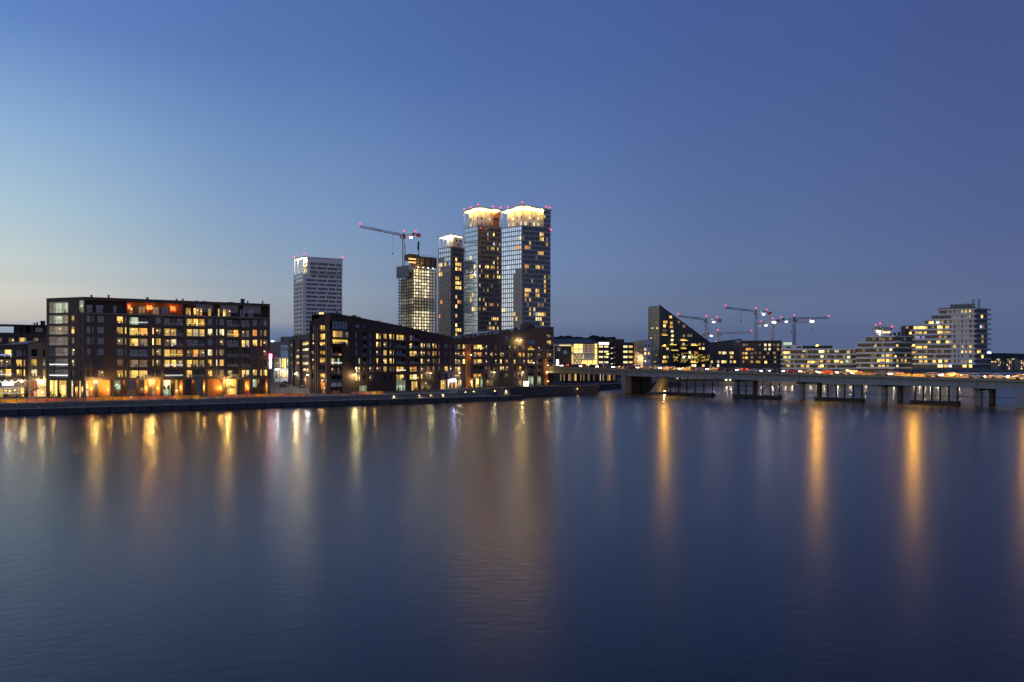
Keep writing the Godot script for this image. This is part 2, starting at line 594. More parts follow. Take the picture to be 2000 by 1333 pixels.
func make_materials():
	rough_mat("dark_brick", Color(0.072, 0.053, 0.047), Color(0.13, 0.095, 0.082), 0.35, 0.9, 0.03, 3)
	rough_mat("red_brick", Color(0.053, 0.035, 0.031), Color(0.098, 0.064, 0.055), 0.35, 0.9, 0.03, 4)
	rough_mat("beige_render", Color(0.42, 0.34, 0.25), Color(0.52, 0.43, 0.32), 0.15, 0.9, 0.02, 6)
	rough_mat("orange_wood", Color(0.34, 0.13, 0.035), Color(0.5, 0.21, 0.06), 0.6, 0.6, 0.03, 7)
	rough_mat("quay_concrete", Color(0.19, 0.17, 0.145), Color(0.31, 0.28, 0.24), 0.12, 0.9, 0.02, 8)
	rough_mat("dark_concrete", Color(0.045, 0.045, 0.05), Color(0.1, 0.1, 0.105), 0.2, 0.85, 0.02, 9)
	rough_mat("paving", Color(0.2, 0.17, 0.14), Color(0.3, 0.26, 0.21), 0.2, 0.85, 0.02, 10)
	rough_mat("asphalt", Color(0.045, 0.045, 0.045), Color(0.085, 0.083, 0.08), 0.3, 0.85, 0.03, 11)
	rough_mat("bridge_steel", Color(0.17, 0.19, 0.215), Color(0.27, 0.295, 0.32), 0.08, 0.6, 0.02, 12)
	rough_mat("tower_panel", Color(0.36, 0.36, 0.36), Color(0.46, 0.46, 0.45), 0.04, 0.6, 0.02, 13)
	rough_mat("cream_panel", Color(0.66, 0.6, 0.5), Color(0.76, 0.7, 0.59), 0.04, 0.7, 0.02, 14)
	rough_mat("white_panel", Color(0.66, 0.66, 0.68), Color(0.78, 0.78, 0.79), 0.05, 0.6, 0.02, 15)
	rough_mat("ground_earth", Color(0.05, 0.045, 0.04), Color(0.1, 0.09, 0.08), 0.05, 0.95, 0.02, 16)
	rough_mat("ivory_panel", Color(0.84, 0.8, 0.72), Color(0.9, 0.86, 0.78), 0.04, 0.7, 0.02, 17)
	mat("roof_metal", Color(0.05, 0.05, 0.055), 0.5, 0.3)
	mat("roof_felt", Color(0.04, 0.04, 0.045), 0.9)
	mat("steel_dark", Color(0.03, 0.03, 0.035), 0.5, 0.4)

# ------------------------------------------------------------------ water, land, quay
func make_water():
	var m := mat("harbour_water", Color(0.005, 0.008, 0.016), 0.255, 0.0, 0.45)
	var f := FastNoiseLite.new()
	f.seed = 77
	f.frequency = 0.036
	f.fractal_octaves = 5
	f.fractal_gain = 0.55
	var t := NoiseTexture2D.new()
	t.width = 2048; t.height = 2048
	t.seamless = true
	t.noise = f
	t.as_normal_map = true
	t.bump_strength = 3.0
	m.normal_enabled = true
	m.normal_texture = t
	m.normal_scale = 0.085
	m.uv1_scale = Vector3(1.0, 1.0, 1.0)
	var mb := MB.new()
	# sheet with coordinates in units of 150 m across and 62 m along the view: ripples lie across the wind
	var put := func(x0: float, x1: float, z0: float, z1: float):
		mb.quad(Vector3(x0, 0, z0), Vector3(x1, 0, z0), Vector3(x1, 0, z1), Vector3(x0, 0, z1))
	put.call(-7000.0, 7000.0, 120.0, -9000.0)
	for p in mb.v:
		var q := Vector2(p.x, p.z).rotated(0.12)
		mb.uvs.append(Vector2(q.x / 150.0, q.y / 62.0))
	structure("water", mb.done(), m, "dark rippled harbour water mirroring the lit blocks")

var quay_front: Face    # the edge of the floating breakwater, on the water
var quay_wall: Face

func make_land():
	quay_front = Face.new(gp(-160, 174.5), gp(1021, 263))
	quay_wall = Face.new(quay_front.pos(0, 0, -4.6), quay_front.pos(quay_front.length - 10.0, 0, -4.6))
	var w0 := quay_wall.pos(-140, 0)
	var w1 := quay_wall.pos(quay_wall.length, 0)
	var pts := [w0, w1, gp(982, 287), gp(1164, 313), gp(1172, 360), gp(1200, 372), gp(1330, 420), gp(1560, 438), gp(1945, 446), gp(1950, 700), gp(1400, 2200), Vector3(-300, 0, -3500), Vector3(-3500, 0, -3500), Vector3(-3500, 0, -160)]
	var flat := PackedVector2Array()
	for p in pts: flat.append(Vector2(p.x, p.z))
	var ids := Geometry2D.triangulate_polygon(flat)
	var m := MB.new()
	var y := 2.45
	for i in range(0, ids.size(), 3):
		var a := Vector3(flat[ids[i]].x, y, flat[ids[i]].y)
		var b := Vector3(flat[ids[i + 1]].x, y, flat[ids[i + 1]].y)
		var c := Vector3(flat[ids[i + 2]].x, y, flat[ids[i + 2]].y)
		if (b - a).cross(c - a).y > 0: m.tri(a, b, c)
		else: m.tri(a, c, b)
	for i in pts.size():
		var p: Vector3 = pts[i]
		var q: Vector3 = pts[(i + 1) % pts.size()]
		m.quad(Vector3(p.x, -1.5, p.z), Vector3(q.x, -1.5, q.z), Vector3(q.x, y, q.z), Vector3(p.x, y, p.z))
	structure("ground", m.done(), mat("ground_earth"), "dark level ground behind the quay walls")
	# promenade strip along the quay
	var pm := MB.new()
	var f := quay_wall
	pm.quad(f.pos(-60, 2.456, -0.5), f.pos(f.length, 2.456, -0.5), f.pos(f.length, 2.456, -16), f.pos(-60, 2.456, -16))
	structure("promenade", pm.done(), mat("paving"), "pale paved promenade between the quay wall and the brick blocks")
	# street running inland between the two blocks
	var sm := MB.new()
	sm.quad(gp(534, 250, 2.462), gp(640, 252, 2.462), gp(575, 520, 2.462), gp(545, 520, 2.462))
	structure("street", sm.done(), mat("asphalt"), "asphalt street leading inland between the brick blocks")

func make_quay():
	# floating breakwater in sections with dark fender posts at the joints
	var f := quay_front
	var b := thing("floating_breakwater", "long low concrete breakwater with pale edge lying along the quay", "breakwater", f.pos(0, 0))
	var n := 34
	var sl := f.length / n
	var sec := MB.new()
	sec.box(Vector3(0, 0.35, -1.6), Vector3(sl - 0.12, 2.1, 3.2))
	var sm := sec.done()
	var cap := bx(sl - 0.1, 0.16, 0.5)
	var dk := bx(sl - 0.1, 0.08, 2.7)
	for i in n:
		var u := (i + 0.5) * sl
		var p := part(b, "pontoon_section", sm, mat("dark_concrete"), f.at(u, 0.0))
		sub(p, "edge_kerb", cap, mat("beige_render"), off(0, 1.48, -0.25))
		sub(p, "deck", dk, mat("quay_concrete"), off(0, 1.44, -1.88))
		if i % 2 == 0:
			sub(p, "mooring_bollard", bx(0.5, 0.4, 0.35), mat("beige_render"), off(sl * 0.3, 1.75, -0.35))
		sub(p, "fender", bx(0.45, 1.5, 0.22), mat("steel_dark"), off(sl * 0.48, 0.55, 0.12))
	# quay wall behind it
	var w := quay_wall
	var q := thing("quay_wall", "long grey concrete quay wall below the promenade", "wall", w.pos(0, 0))
	var panel := 6.2
	var cnt := int((w.length + 40.0) / panel)
	for i in cnt:
		part(q, "wall_panel", bx(panel - 0.06, 3.0, 0.5), mat("quay_concrete"), w.at(-40 + (i + 0.5) * panel, 1.0, 0.1))
	part(q, "coping", bx(cnt * panel, 0.18, 0.7), mat("paving"), w.at(-40 + cnt * panel / 2, 2.6, 0.1))
	# lights set in the face of the wall near its end
	for px in [768.0, 818.0, 840.0, 864.0, 909.0, 925.0, 966.0, 988.0]:
		if px > 900: continue
		var u := w.u(px)
		if u > w.length - 0.5: continue
		var lp := part(q, "wall_light", bx(0.3, 0.18, 0.16), mat("lamp_housing", Color(0.05, 0.05, 0.05), 0.4, 0.5), w.at(u, 2.25, 0.44))
		sub(lp, "lamp_lens", bx(0.24, 0.05, 0.12), glow("quay_light_bulb", Color(1.0, 0.72, 0.36), 26.0), off(0, -0.11, 0))
		spot(lp, Vector3(0, -0.2, 0.15), w.n * 0.35 + Vector3.DOWN, lin(1.0, 0.66, 0.32), 9.0, 65.0)
	# stepped landing between the promenade wall and the stone pier
	var st := thing("landing_steps", "broad concrete landing with steps going down to the breakwater", "steps", w.pos(w.length, 0))
	var sf := Face.new(gp(879, 252.8), gp(958, 262.0))
	for i in 6:
		part(st, "step", bx(sf.length * (0.95 - i * 0.07), 0.34, 1.2), mat("quay_concrete"), sf.at(sf.length * (0.5 + i * 0.03), 1.55 + i * 0.17, 1.6 - i * 0.7))
	# block with lamps
	var rb := thing("retaining_wall", "low concrete retaining wall with small lamps shining down", "wall", gp(895, 268, 1.4))
	var rf := Face.new(gp(896, 262), gp(996, 279.5))
	part(rb, "wall_face", bx(rf.length, 3.1, 0.6), mat("quay_concrete"), rf.at(rf.length / 2, 1.6, -0.3))
	part(rb, "coping", bx(rf.length + 0.2, 0.16, 0.9), mat("paving"), rf.at(rf.length / 2, 3.24, -0.3))
	for px in [909.0, 925.0, 966.0, 988.0]:
		var lp2 := part(rb, "wall_light", bx(0.3, 0.18, 0.16), mat("lamp_housing"), rf.at(rf.u(px), 2.75, 0.08))
		sub(lp2, "lamp_lens", bx(0.24, 0.05, 0.12), glow("quay_light_bulb", Color(1.0, 0.72, 0.36), 26.0), off(0, -0.11, 0))
		spot(lp2, Vector3(0, -0.2, 0.15), rf.n * 0.35 + Vector3.DOWN, lin(1.0, 0.66, 0.32), 9.0, 65.0)
	# stone pier
	var pf := Face.new(gp(984, 287), gp(1165, 313))
	var sp := thing("stone_pier", "dark granite pier wall with thin railing ending at open water", "pier", pf.pos(0, 0))
	var rows := 4
	var per := 14
	var bw := pf.length / per
	var bm := bx(bw - 0.05, 0.98, 0.5)
	for r in rows:
		for i in per:
			var sh := 0.5 * bw if r % 2 else 0.0
			var uu := (i + 0.5) * bw + sh
			if uu + bw / 2 > pf.length + 0.6 * bw: continue
			part(sp, "stone", bm, mat("dark_concrete") if (r * 7 + i * 3) % 5 else mat("dark_brick"), pf.at(uu, -0.55 + (r + 0.5) * 1.0, 0.2 + 0.03 * ((i * 5 + r * 3) % 3)))
	part(sp, "coping", bx(pf.length + 0.8, 0.3, 1.2), mat("quay_concrete"), pf.at(pf.length / 2, 3.52, 0.0))
	var rl := MB.new()
	rl.bar(Vector3(0, 1.1, 0), Vector3(pf.length, 1.1, 0), 0.06)
	rl.bar(Vector3(0, 0.6, 0), Vector3(pf.length, 0.6, 0), 0.03)
	for i in 40: rl.bar(Vector3(pf.length * i / 39.0, 0, 0), Vector3(pf.length * i / 39.0, 1.1, 0), 0.05)
	part(sp, "railing", rl.done(), mat("steel_dark"), pf.at(0, 3.67, 0.2))
	var ml := part(sp, "marker_lamp", bx(0.3, 0.4, 0.2), mat("lamp_housing"), pf.at(pf.u(1125.5), 2.3, 0.6))
	sub(ml, "lamp_lens", bx(0.22, 0.3, 0.06), glow("marker_lamp_bulb", Color(1.0, 0.6, 0.15), 8.0), off(0, 0, 0.13))
	omni(ml, Vector3(0, 0, 0.4), lin(1, 0.6, 0.15), 0.6)

# ------------------------------------------------------------------ the brick blocks on the quay
# cols: [px0, px1, letters from the top row down]; rows: [[v0, v1], ...]; "-" leaves blank wall
func punched(b: Node3D, f: Face, cols: Array, rows: Array, ops: Array, bars := 0):
	for c in cols:
		var u0 := f.u(c[0])
		var u1 := f.u(c[1])
		for r in mini(rows.size(), c[2].length()):
			var k: String = c[2][r]
			if k == "-": continue
			ops.append([u0, u1, rows[r][0], rows[r][1], 0.22])
			window(b, f, u0, u1, rows[r][0], rows[r][1], k, 0.17, bars if u1 - u0 > 1.2 else 0)

# bays: [px0, px1, ["kk", ...] from the top row down, {row: garland}]
func bays(b: Node3D, f: Face, list: Array, rows: Array, ops: Array, deep := 1.3):
	for c in list:
		var u0 := f.u(c[0])
		var u1 := f.u(c[1])
		for r in mini(rows.size(), c[2].size()):
			if c[2][r] == "-": continue
			ops.append([u0, u1, rows[r][0], rows[r][1], deep])
			balcony(b, f, u0, u1, rows[r][0], rows[r][1], c[2][r], deep, c[3].get(r, "") if c.size() > 3 else "")

func roof_bits(b: Node3D, f: Face, list: Array, top: Array):
	for c in list:   # [px, width, height, set back]
		var u := f.u(c[0])
		var m := MB.new()
		m.box(Vector3(0, c[2] / 2.0, 0), Vector3(c[1], c[2], c[1]))
		m.box(Vector3(0, c[2] + 0.08, 0), Vector3(c[1] + 0.2, 0.12, c[1] + 0.2))
		part(b, "roof_vent", m.done(), mat("roof_metal"), f.at(u, top_at(top, u), -c[3]))

func block_a():
	var f := face2(164, 222, 527, 247, 2.5)
	var g := face2(90, 226, 164, 222, 2.5)
	var b := thing("apartment_block", "dark brown brick apartment block with orange lit roof terrace above the promenade", "apartment block", gp(164, 222, 2.5), "")
	var H := 29.0
	var top := [[0.0, H], [f.length, H - 0.15]]
	var ops := []
	var rows := []
	var brows := []
	for r in 6:
		var fl := 24.4 - 3.175 * (r + 1)
		rows.append([fl + 0.6, fl + 2.65])
		brows.append([fl + 0.22, fl + 2.8])
	punched(b, f, [
		[168.1, 176.5, "bbbb.."], [179.4, 183.0, "bbb..."], [189.6, 202.5, "bbbb.d"], [227.6, 239.9, "yydbdy"], [243.4, 246.7, "dydb.y"],
		[296.8, 300.3, ".YYyy."], [303.6, 314.0, "bdydd."], [405.4, 414.4, "bwbwyy"], [421.6, 424.6, "bwbdwd"], [427.9, 437.6, "bwddyd"],
		[493.2, 502.0, "boy..y"], [508.4, 511.0, "bdo..y"], [514.3, 521.7, "bddd.y"]], rows, ops, 1)
	bays(b, f, [
		[252.0, 288.7, ["g.", "Yo", "yd", "bb", "dd", "yY"], {1: "y", 0: "w"}], [319.8, 357.7, ["b.b", "yy.", "dw.", "yyo", "yyd", "..."], {3: "y", 5: "w", 4: "w"}],
		[363.5, 400.6, ["yyo", "ywy", "bb.", "dod", "yyd", "y.."], {0: "y"}], [442.7, 466.9, ["b.", "do", "bb", "..", "..", "d."], {1: "y"}], [471.4, 488.3, ["bb", "dd", "yw", "..", "..", "yw"], {}]], brows, ops)
	# ground floor: shop windows, lit doors and wood panelled niches with up and down lights
	for s in [[167.0, 173.0, "w"], [174.0, 181.0, "O"], [183.5, 190.5, "."], [192.0, 213.5, "N"], [222.5, 235.0, "g"], [239.0, 244.0, "n"], [250.6, 265.2, "b"], [266.3, 270.0, "n"], [271.5, 281.0, "."], [282.0, 288.0, "O"], [296.0, 303.0, "d"],
			[304.2, 312.4, "O"], [318.0, 333.0, "W"], [334.2, 338.6, "n"], [340.6, 347.6, "y"], [349.0, 356.3, "O"], [362.0, 373.0, "."], [374.0, 378.7, "n"], [380.3, 395.3, "b"], [396.6, 399.6, "O"], [405.0, 434.3, "N"], [442.0, 461.6, "E"],
			[464.0, 474.0, "."], [478.2, 487.0, "O"], [492.8, 501.6, "g"], [503.2, 506.5, "n"], [507.5, 518.0, "."], [519.0, 522.5, "O"]]:
		var u0 := f.u(s[0])
		var u1 := f.u(s[1])
		var k: String = s[2]
		var um := (u0 + u1) / 2
		if k in ["O", "N", "n"]:
			ops.append([u0, u1, 0.06, 5.0, 0.9])
			var np := part(b, "wood_niche", bx(q5(u1 - u0), 4.94, 0.08), mat("orange_wood"), f.at(um, 2.53, -0.87))
			var slat := MB.new()
			var cnt := int((u1 - u0) / 0.4)
			for i in cnt: slat.box(Vector3(-(u1 - u0) / 2 + (i + 0.5) * (u1 - u0) / cnt, 0, 0.06), Vector3(0.3, 4.9, 0.04))
			if cnt: sub(np, "cladding_boards", slat.done(), mat("orange_wood"))
			if k == "O": sconce(b, f, um, 2.6, 3.0, Color(1.0, 0.55, 0.11), -0.3)
			elif k == "N": sconce(b, f, u1 - 0.5, 2.3, 3.8, Color(1.0, 0.55, 0.11), -0.2)
			else: omni(np, Vector3(0, 1.9, 0.6), lin(1.0, 0.55, 0.13), 0.5)
		else:
			ops.append([u0, u1, 0.06, 5.0, 0.3])
			var kk: String = {"E": "y", "W": "g"}.get(k, k)
			var wp: Node3D = window(b, f, u0, u1, 2.2, 5.0, "w" if k == "W" else kk, 0.22, 1 if u1 - u0 > 1.3 else 0)
			window(b, f, u0, u1, 0.06, 2.2, kk if k != "g" else ".", 0.22, 1 if u1 - u0 > 1.3 else 0)
	for c in [[187.0, 745.0], [294.0, 743.5], [442.0, 742.0]]:
		wall_lamp(b, f, f.u(c[0]), f.v(c[0], c[1]), 46.0, Color(1.0, 0.58, 0.15), 1.3)
	# recessed roof terrace
	var t0 := 0.4
	var t1 := f.length - 0.4
	var tv0 := 24.65
	var tv1 := 28.3
	ops.append([t0, t1, tv0, tv1, 2.2])
	var tb := part(b, "roof_terrace", bx(q5(t1 - t0), 3.65, 0.08), mat("dark_brick"), f.at((t0 + t1) / 2, (tv0 + tv1) / 2, -2.18))
	var o0 := f.u(248.0)
	var o1 := f.u(357.0)
	part(b, "terrace_cladding", bx(q5(o1 - o0), 3.6, 0.06), mat("orange_wood"), f.at((o0 + o1) / 2, (tv0 + tv1) / 2, -2.08))
	for px in [248.0, 292.0, 338.0, 357.5, 404.0, 466.0]:
		part(b, "terrace_partition", bx(0.2, 3.6, 1.9), mat("orange_wood") if px < 350 else mat("dark_brick"), f.at(f.u(px), (tv0 + tv1) / 2, -1.15))
	for c in [[252.0, 0.9], [290.0, 1.2], [295.0, 1.1], [336.0, 1.0], [340.5, 1.2]]:
		sconce(b, f, f.u(c[0]), tv0 + 2.2, c[1], Color(1.0, 0.28, 0.05), -1.85)
	for w in [[168.0, 180.0, "b"], [187.0, 201.0, "b"], [221.0, 228.0, "b"], [254.0, 259.0, "y"], [269.0, 286.0, "d"], [298.0, 311.0, "d"], [316.0, 331.0, "b"], [363.5, 373.5, "y"], [378.5, 389.5, "y"], [390.5, 396.5, "o"], [407.0, 413.5, "y"], [427.0, 430.2, "y"], [436.5, 442.5, "Y"], [443.5, 452.0, "d"], [470.0, 480.0, "b"], [486.0, 497.0, "b"]]:
		window(b, f, f.u(w[0]), f.u(w[1]), tv0 + 0.15, tv0 + 2.5, w[2], 1.98, 1)
	var rl := MB.new()
	rl.box(Vector3(0, 1.1, 0), Vector3(t1 - t0, 0.07, 0.08))
	for i in 40: rl.box(Vector3(-(t1 - t0) / 2 + (t1 - t0) * i / 39.0, 0.55, 0), Vector3(0.05, 1.1, 0.05))
	part(b, "terrace_railing", rl.done(), mat("railing_metal", Color(0.05, 0.05, 0.055), 0.45, 0.6), f.at((t0 + t1) / 2, tv0, -0.12))
	part(b, "terrace_slab_edge", bx(q5(f.length + 0.2), 0.14, 0.3), mat("tower_panel"), f.at(f.length / 2, 24.5, 0.1))
	for px in [382.0, 430.0, 475.0]: part(b, "terrace_glass", bx(q5(f.u(px + 34) - f.u(px)), 2.4, 0.03), clear_glass(), f.at((f.u(px) + f.u(px + 34)) / 2, tv0 + 2.4, -0.2))
	part(b, "wall", wall_mesh(top, ops), mat("dark_brick"), f.at(0, 0))
	# gable end with glazed balconies
	var ops2 := []
	var g0 := g.u(95.0)
	var g1 := g.u(132.4)
	var gk := ["cc", "gg", "dd", "bb", "bb", "..", ".."]
	for r in 7:
		var fl := 24.6 - 3.175 * r
		var hh := 3.3 if r == 0 else 2.65
		ops2.append([g0, g1, fl + 0.15, fl + 0.15 + hh, 1.6])
		var bal: Node3D = balcony(b, g, g0, g1, fl + 0.15, fl + 0.15 + hh, ["gg", "gd", "dd", "b.", "bb", "..", ".."][r], 1.6, ["", "", "", "", "", "w", "w"][r])
		part(b, "balcony_glazing", bx(q5(g1 - g0 - 0.1), q5(hh - 0.2), 0.03), clear_glass(), g.at((g0 + g1) / 2, fl + 0.15 + hh / 2, -0.06))
	punched(b, g, [[138.0, 144.3, "yyddd."], [155.5, 158.0, "......"]], rows, ops2)
	for s in [[94.6, 111.0, "E"], [112.5, 129.0, "E"], [136.5, 142.0, "w"], [146.3, 150.8, "O"], [152.0, 156.6, "w"], [158.5, 161.5, "O"]]:
		var u0 := g.u(s[0])
		var u1 := g.u(s[1])
		ops2.append([u0, u1, 0.06, 5.0, 0.5])
		if s[2] == "O":
			part(b, "wood_niche", bx(q5(u1 - u0), 4.94, 0.08), mat("orange_wood"), g.at((u0 + u1) / 2, 2.53, -0.47))
			sconce(b, g, (u0 + u1) / 2, 2.4, 3.0, Color(1.0, 0.55, 0.13), -0.2)
		else:
			window(b, g, u0, u1, 0.06, 5.0, "Y" if s[2] == "E" else "w", 0.35, 1 if s[2] == "E" else 0)
	# penthouse corner glass
	ops2.append([g.u(152.0), g.u(163.0), tv0, tv1, 0.4])
	window(b, g, g.u(152.0), g.u(163.0), tv0, tv1, "g", 0.3, 1)
	part(b, "wall", wall_mesh([[0.0, H - 0.1], [g.length, H]], ops2), mat("dark_brick"), g.at(0, 0))
	# the rest of the shell
	part(b, "roof_and_back", shell_mesh(f.length, top, 15.0, 0.25, true), mat("dark_brick"), f.at(0, 0))
	part(b, "side_wall", bx(0.3, H, 13.0), mat("dark_brick"), Transform3D(Basis(g.dir, UPV, g.n), g.pos(0.16, H / 2, -6.6)))
	part(b, "coping", coping_mesh(top), mat("roof_metal"), f.at(0, 0))
	part(b, "coping", coping_mesh([[0.0, H - 0.1], [g.length, H]]), mat("roof_metal"), g.at(0, 0))
	roof_bits(b, f, [[178.0, 0.5, 0.8, 1.5], [212.0, 0.45, 1.1, 2.5], [288.0, 0.6, 0.8, 1.5], [345.0, 0.4, 0.6, 1.0], [358.0, 0.4, 0.8, 2.0], [385.0, 0.4, 0.4, 2.0], [400.0, 0.5, 0.4, 2.0], [452.0, 1.4, 0.35, 2.0], [475.5, 1.1, 1.5, 2.0], [486.0, 0.35, 1.0, 2.5], [514.0, 0.35, 1.0, 1.0]], top)
	# stair with a lit rail at the foot of the gable
	var stn := part(b, "entrance_ramp", ramp_mesh(8.0, 0.2, 2.8, 1.4), mat("quay_concrete"), Transform3D(Basis(g.dir, UPV, g.n), g.pos(-4.0, 0.0, 2.0)))

func ramp_mesh(l: float, h0: float, h1: float, w: float) -> Mesh:
	var m := MB.new()
	for z in [0.0, w]:
		m.bar(Vector3(-l / 2, h0 + 1.0, z), Vector3(l / 2, h1 + 1.0, z), 0.06)
		for i in 9:
			var s: float = i / 8.0
			m.bar(Vector3(-l / 2 + l * s, lerpf(h0, h1, s), z), Vector3(-l / 2 + l * s, lerpf(h0, h1, s) + 1.0, z), 0.04)
	m.quad(Vector3(-l / 2, h0, w), Vector3(l / 2, h1, w), Vector3(l / 2, h1, 0), Vector3(-l / 2, h0, 0))
	m.quad(Vector3(-l / 2, h0 - 0.25, w), Vector3(l / 2, h1 - 0.25, w), Vector3(l / 2, h1, w), Vector3(-l / 2, h0, w))
	return m.done()

func block_b():
	# lower dark block with the beige bay and the lit cafe
	var f := face2(-60, 216, 54.5, 226, 2.5)
	var b := thing("cafe_block", "low dark brick block with glowing cafe windows beside taller brown block", "apartment block", gp(0, 221, 2.5))
	var h0 := f.v(-60, 678.0)
	var h1 := f.v(54.5, 672.0)
	var ops := []
	var rows := []
	for r in 3:
		var y: float = [690.5, 709.5, 728.5][r]
		var v := f.v(40.0, y)
		rows.append([v - 1.0, v + 1.0])
	punched(b, f, [[31.0, 42.5, "byy"], [45.5, 49.0, "byy"], [-30.0, -18.0, "ydy"]], rows, ops, 1)
	var rr := []
	for y in [690.0, 709.0, 728.0]:
		var v := f.v(12.0, y)
		rr.append([v - 1.3, v + 1.3])
	bays(b, f, [[-6.0, 24.0, ["bY", "dd", "dy"], {0: "v", 2: "w"}]], rr, ops, 1.2)
	# cafe front
	var c0 := f.u(-10.0)
	var c1 := f.u(48.0)
	ops.append([c0, c1, 0.1, 5.2, 0.8])
	var cp := part(b, "cafe_front", bx(q5(c1 - c0), 5.1, 0.06), mat("balcony_lining", Color(0.07, 0.055, 0.05), 0.8), f.at((c0 + c1) / 2, 2.65, -0.75))
	for i in 7:
		var w := (c1 - c0) / 7.0
		window(b, f, c0 + i * w + 0.05, c0 + (i + 1) * w - 0.05, 0.12, 2.7, ["d", "y", "d", "y", "d", "d", "y"][i], 0.62, 1)
	var sg := sub(cp, "lit_sign", bx(q5((f.u(26.0) - f.u(4.0))), 1.0, 0.12), glow("cafe_sign_glow", Color(0.95, 0.97, 0.9), 2.2), off((f.u(4.0) + f.u(26.0)) / 2 - (c0 + c1) / 2, 1.4, 0.5))
	omni(sg, Vector3(0, 0.0, 0.6), lin(1, 0.95, 0.85), 6.0, 0.4)
	# zigzag of white lights under the lintel and strings of bulbs below
	var z := MB.new()
	var n := 9
	for i in n:
		var xa := -(c1 - c0) / 2 + (c1 - c0) * i / n
		var xb := -(c1 - c0) / 2 + (c1 - c0) * (i + 1) / n
		z.bar(Vector3(xa, 2.45 if i % 2 else 1.7, 0.72), Vector3(xb, 1.7 if i % 2 else 2.45, 0.72), 0.1)
	sub(cp, "zigzag_lights", z.done(), glow("zigzag_light", Color(1.0, 0.97, 0.85), 2.0))
	for r in 3: garland(cp, c1 - c0 - 0.3, off(0, 0.5 - r * 0.75, 0.7), "w" if r != 1 else "y", 1, 0.5)
	wall_lamp(b, f, f.u(41.5), f.v(41.5, 743.5), 14.0)
	var top := [[0.0, h0], [f.length, h1]]
	part(b, "wall", wall_mesh(top, ops), mat("dark_brick"), f.at(0, 0))
	part(b, "roof_and_back", shell_mesh(f.length, top, 12.0), mat("dark_brick"), f.at(0, 0))
	part(b, "coping", coping_mesh(top), mat("tower_panel"), f.at(0, 0))
	# beige bay
	var g := face2(54.5, 226.3, 89.6, 231, 2.5)
	var b2 := thing("beige_townhouse", "narrow beige rendered house front with lamp over its door", "house", gp(70, 228, 2.5))
	var top2 := [[0.0, g.v(54.5, 671.5)], [g.length, g.v(89.6, 666.0)]]
	var ops2 := []
	var rw := []
	for y in [689.5, 709.0, 728.5]:
		var v := g.v(66.0, y)
		rw.append([v - 1.05, v + 1.05])
	punched(b2, g, [[60.5, 72.5, ".yw"], [84.0, 88.5, ".gy"]], rw, ops2, 0)
	ops2.append([g.u(59.5), g.u(71.5), 0.1, 4.6, 0.3])
	window(b2, g, g.u(59.5), g.u(71.5), 0.1, 4.6, "r", 0.2, 1)
	part(b2, "wall", wall_mesh(top2, ops2), mat("beige_render"), g.at(0, 0))
	part(b2, "roof_and_back", shell_mesh(g.length, top2, 11.0), mat("beige_render"), g.at(0, 0))
	part(b2, "roof_edge", coping_mesh(top2, 0.3, 0.25), mat("roof_metal"), g.at(0, 0))
	wall_lamp(b2, g, g.u(79.5), g.v(79.5, 744.0), 16.0)
	wall_lamp(b2, g, g.u(77.0), g.v(77.0, 766.0), 5.0, Color(1, 0.75, 0.34), 1.2)
	# higher block behind with an open red roof terrace
	var k := face2(-60, 246, 95, 256, 2.5)
	var b3 := thing("terrace_block", "brown block behind cafe with reddish open roof frame", "apartment block", gp(0, 250, 2.5))
	var kh := k.v(0.0, 650.0)
	var ops3 := []
	var r3 := [[k.v(20, 664.5) - 0.85, k.v(20, 664.5) + 0.85]]
	punched(b3, k, [[-6.0, 3.5, "d"], [15.5, 27.5, "d"], [36.0, 50.0, "y"], [64.0, 74.5, "d"], [76.0, 90.0, "."]], r3, ops3, 1)
	var top3 := [[0.0, kh], [k.length, kh]]
	part(b3, "wall", wall_mesh(top3, ops3), mat("dark_brick"), k.at(0, 0))
	part(b3, "roof_and_back", shell_mesh(k.length, top3, 12.0), mat("roof_felt"), k.at(0, 0))
	var kt := k.v(0.0, 633.5)
	part(b3, "terrace_canopy", bx(q5(k.length), 0.5, 6.0), mat("red_brick"), k.at(k.length / 2, kt - 0.25, -3.2))
	for px in [-40.0, 29.5, 36.0, 46.0, 61.0, 88.0]:
		part(b3, "terrace_pier", bx(1.1, kt - kh - 0.5, 5.4), mat("red_brick"), k.at(k.u(px), (kh + kt - 0.5) / 2, -3.1))
	part(b3, "terrace_wall", bx(q5(k.u(95) - k.u(48)), q5(kt - kh - 0.5), 0.3), mat("red_brick"), k.at((k.u(48) + k.u(95)) / 2, (kh + kt - 0.5) / 2, -3.6))
	part(b3, "terrace_window", bx(2.6, 1.5, 0.1), pane_mat("b"), k.at(k.u(72.0), kh + 1.2, -3.4))
	roof_bits(b3, k, [[81.0, 1.3, 1.4, 4.0], [70.0, 0.5, 0.8, 3.0], [65.0, 0.4, 0.6, 3.0]], [[0.0, kt], [k.length, kt]])

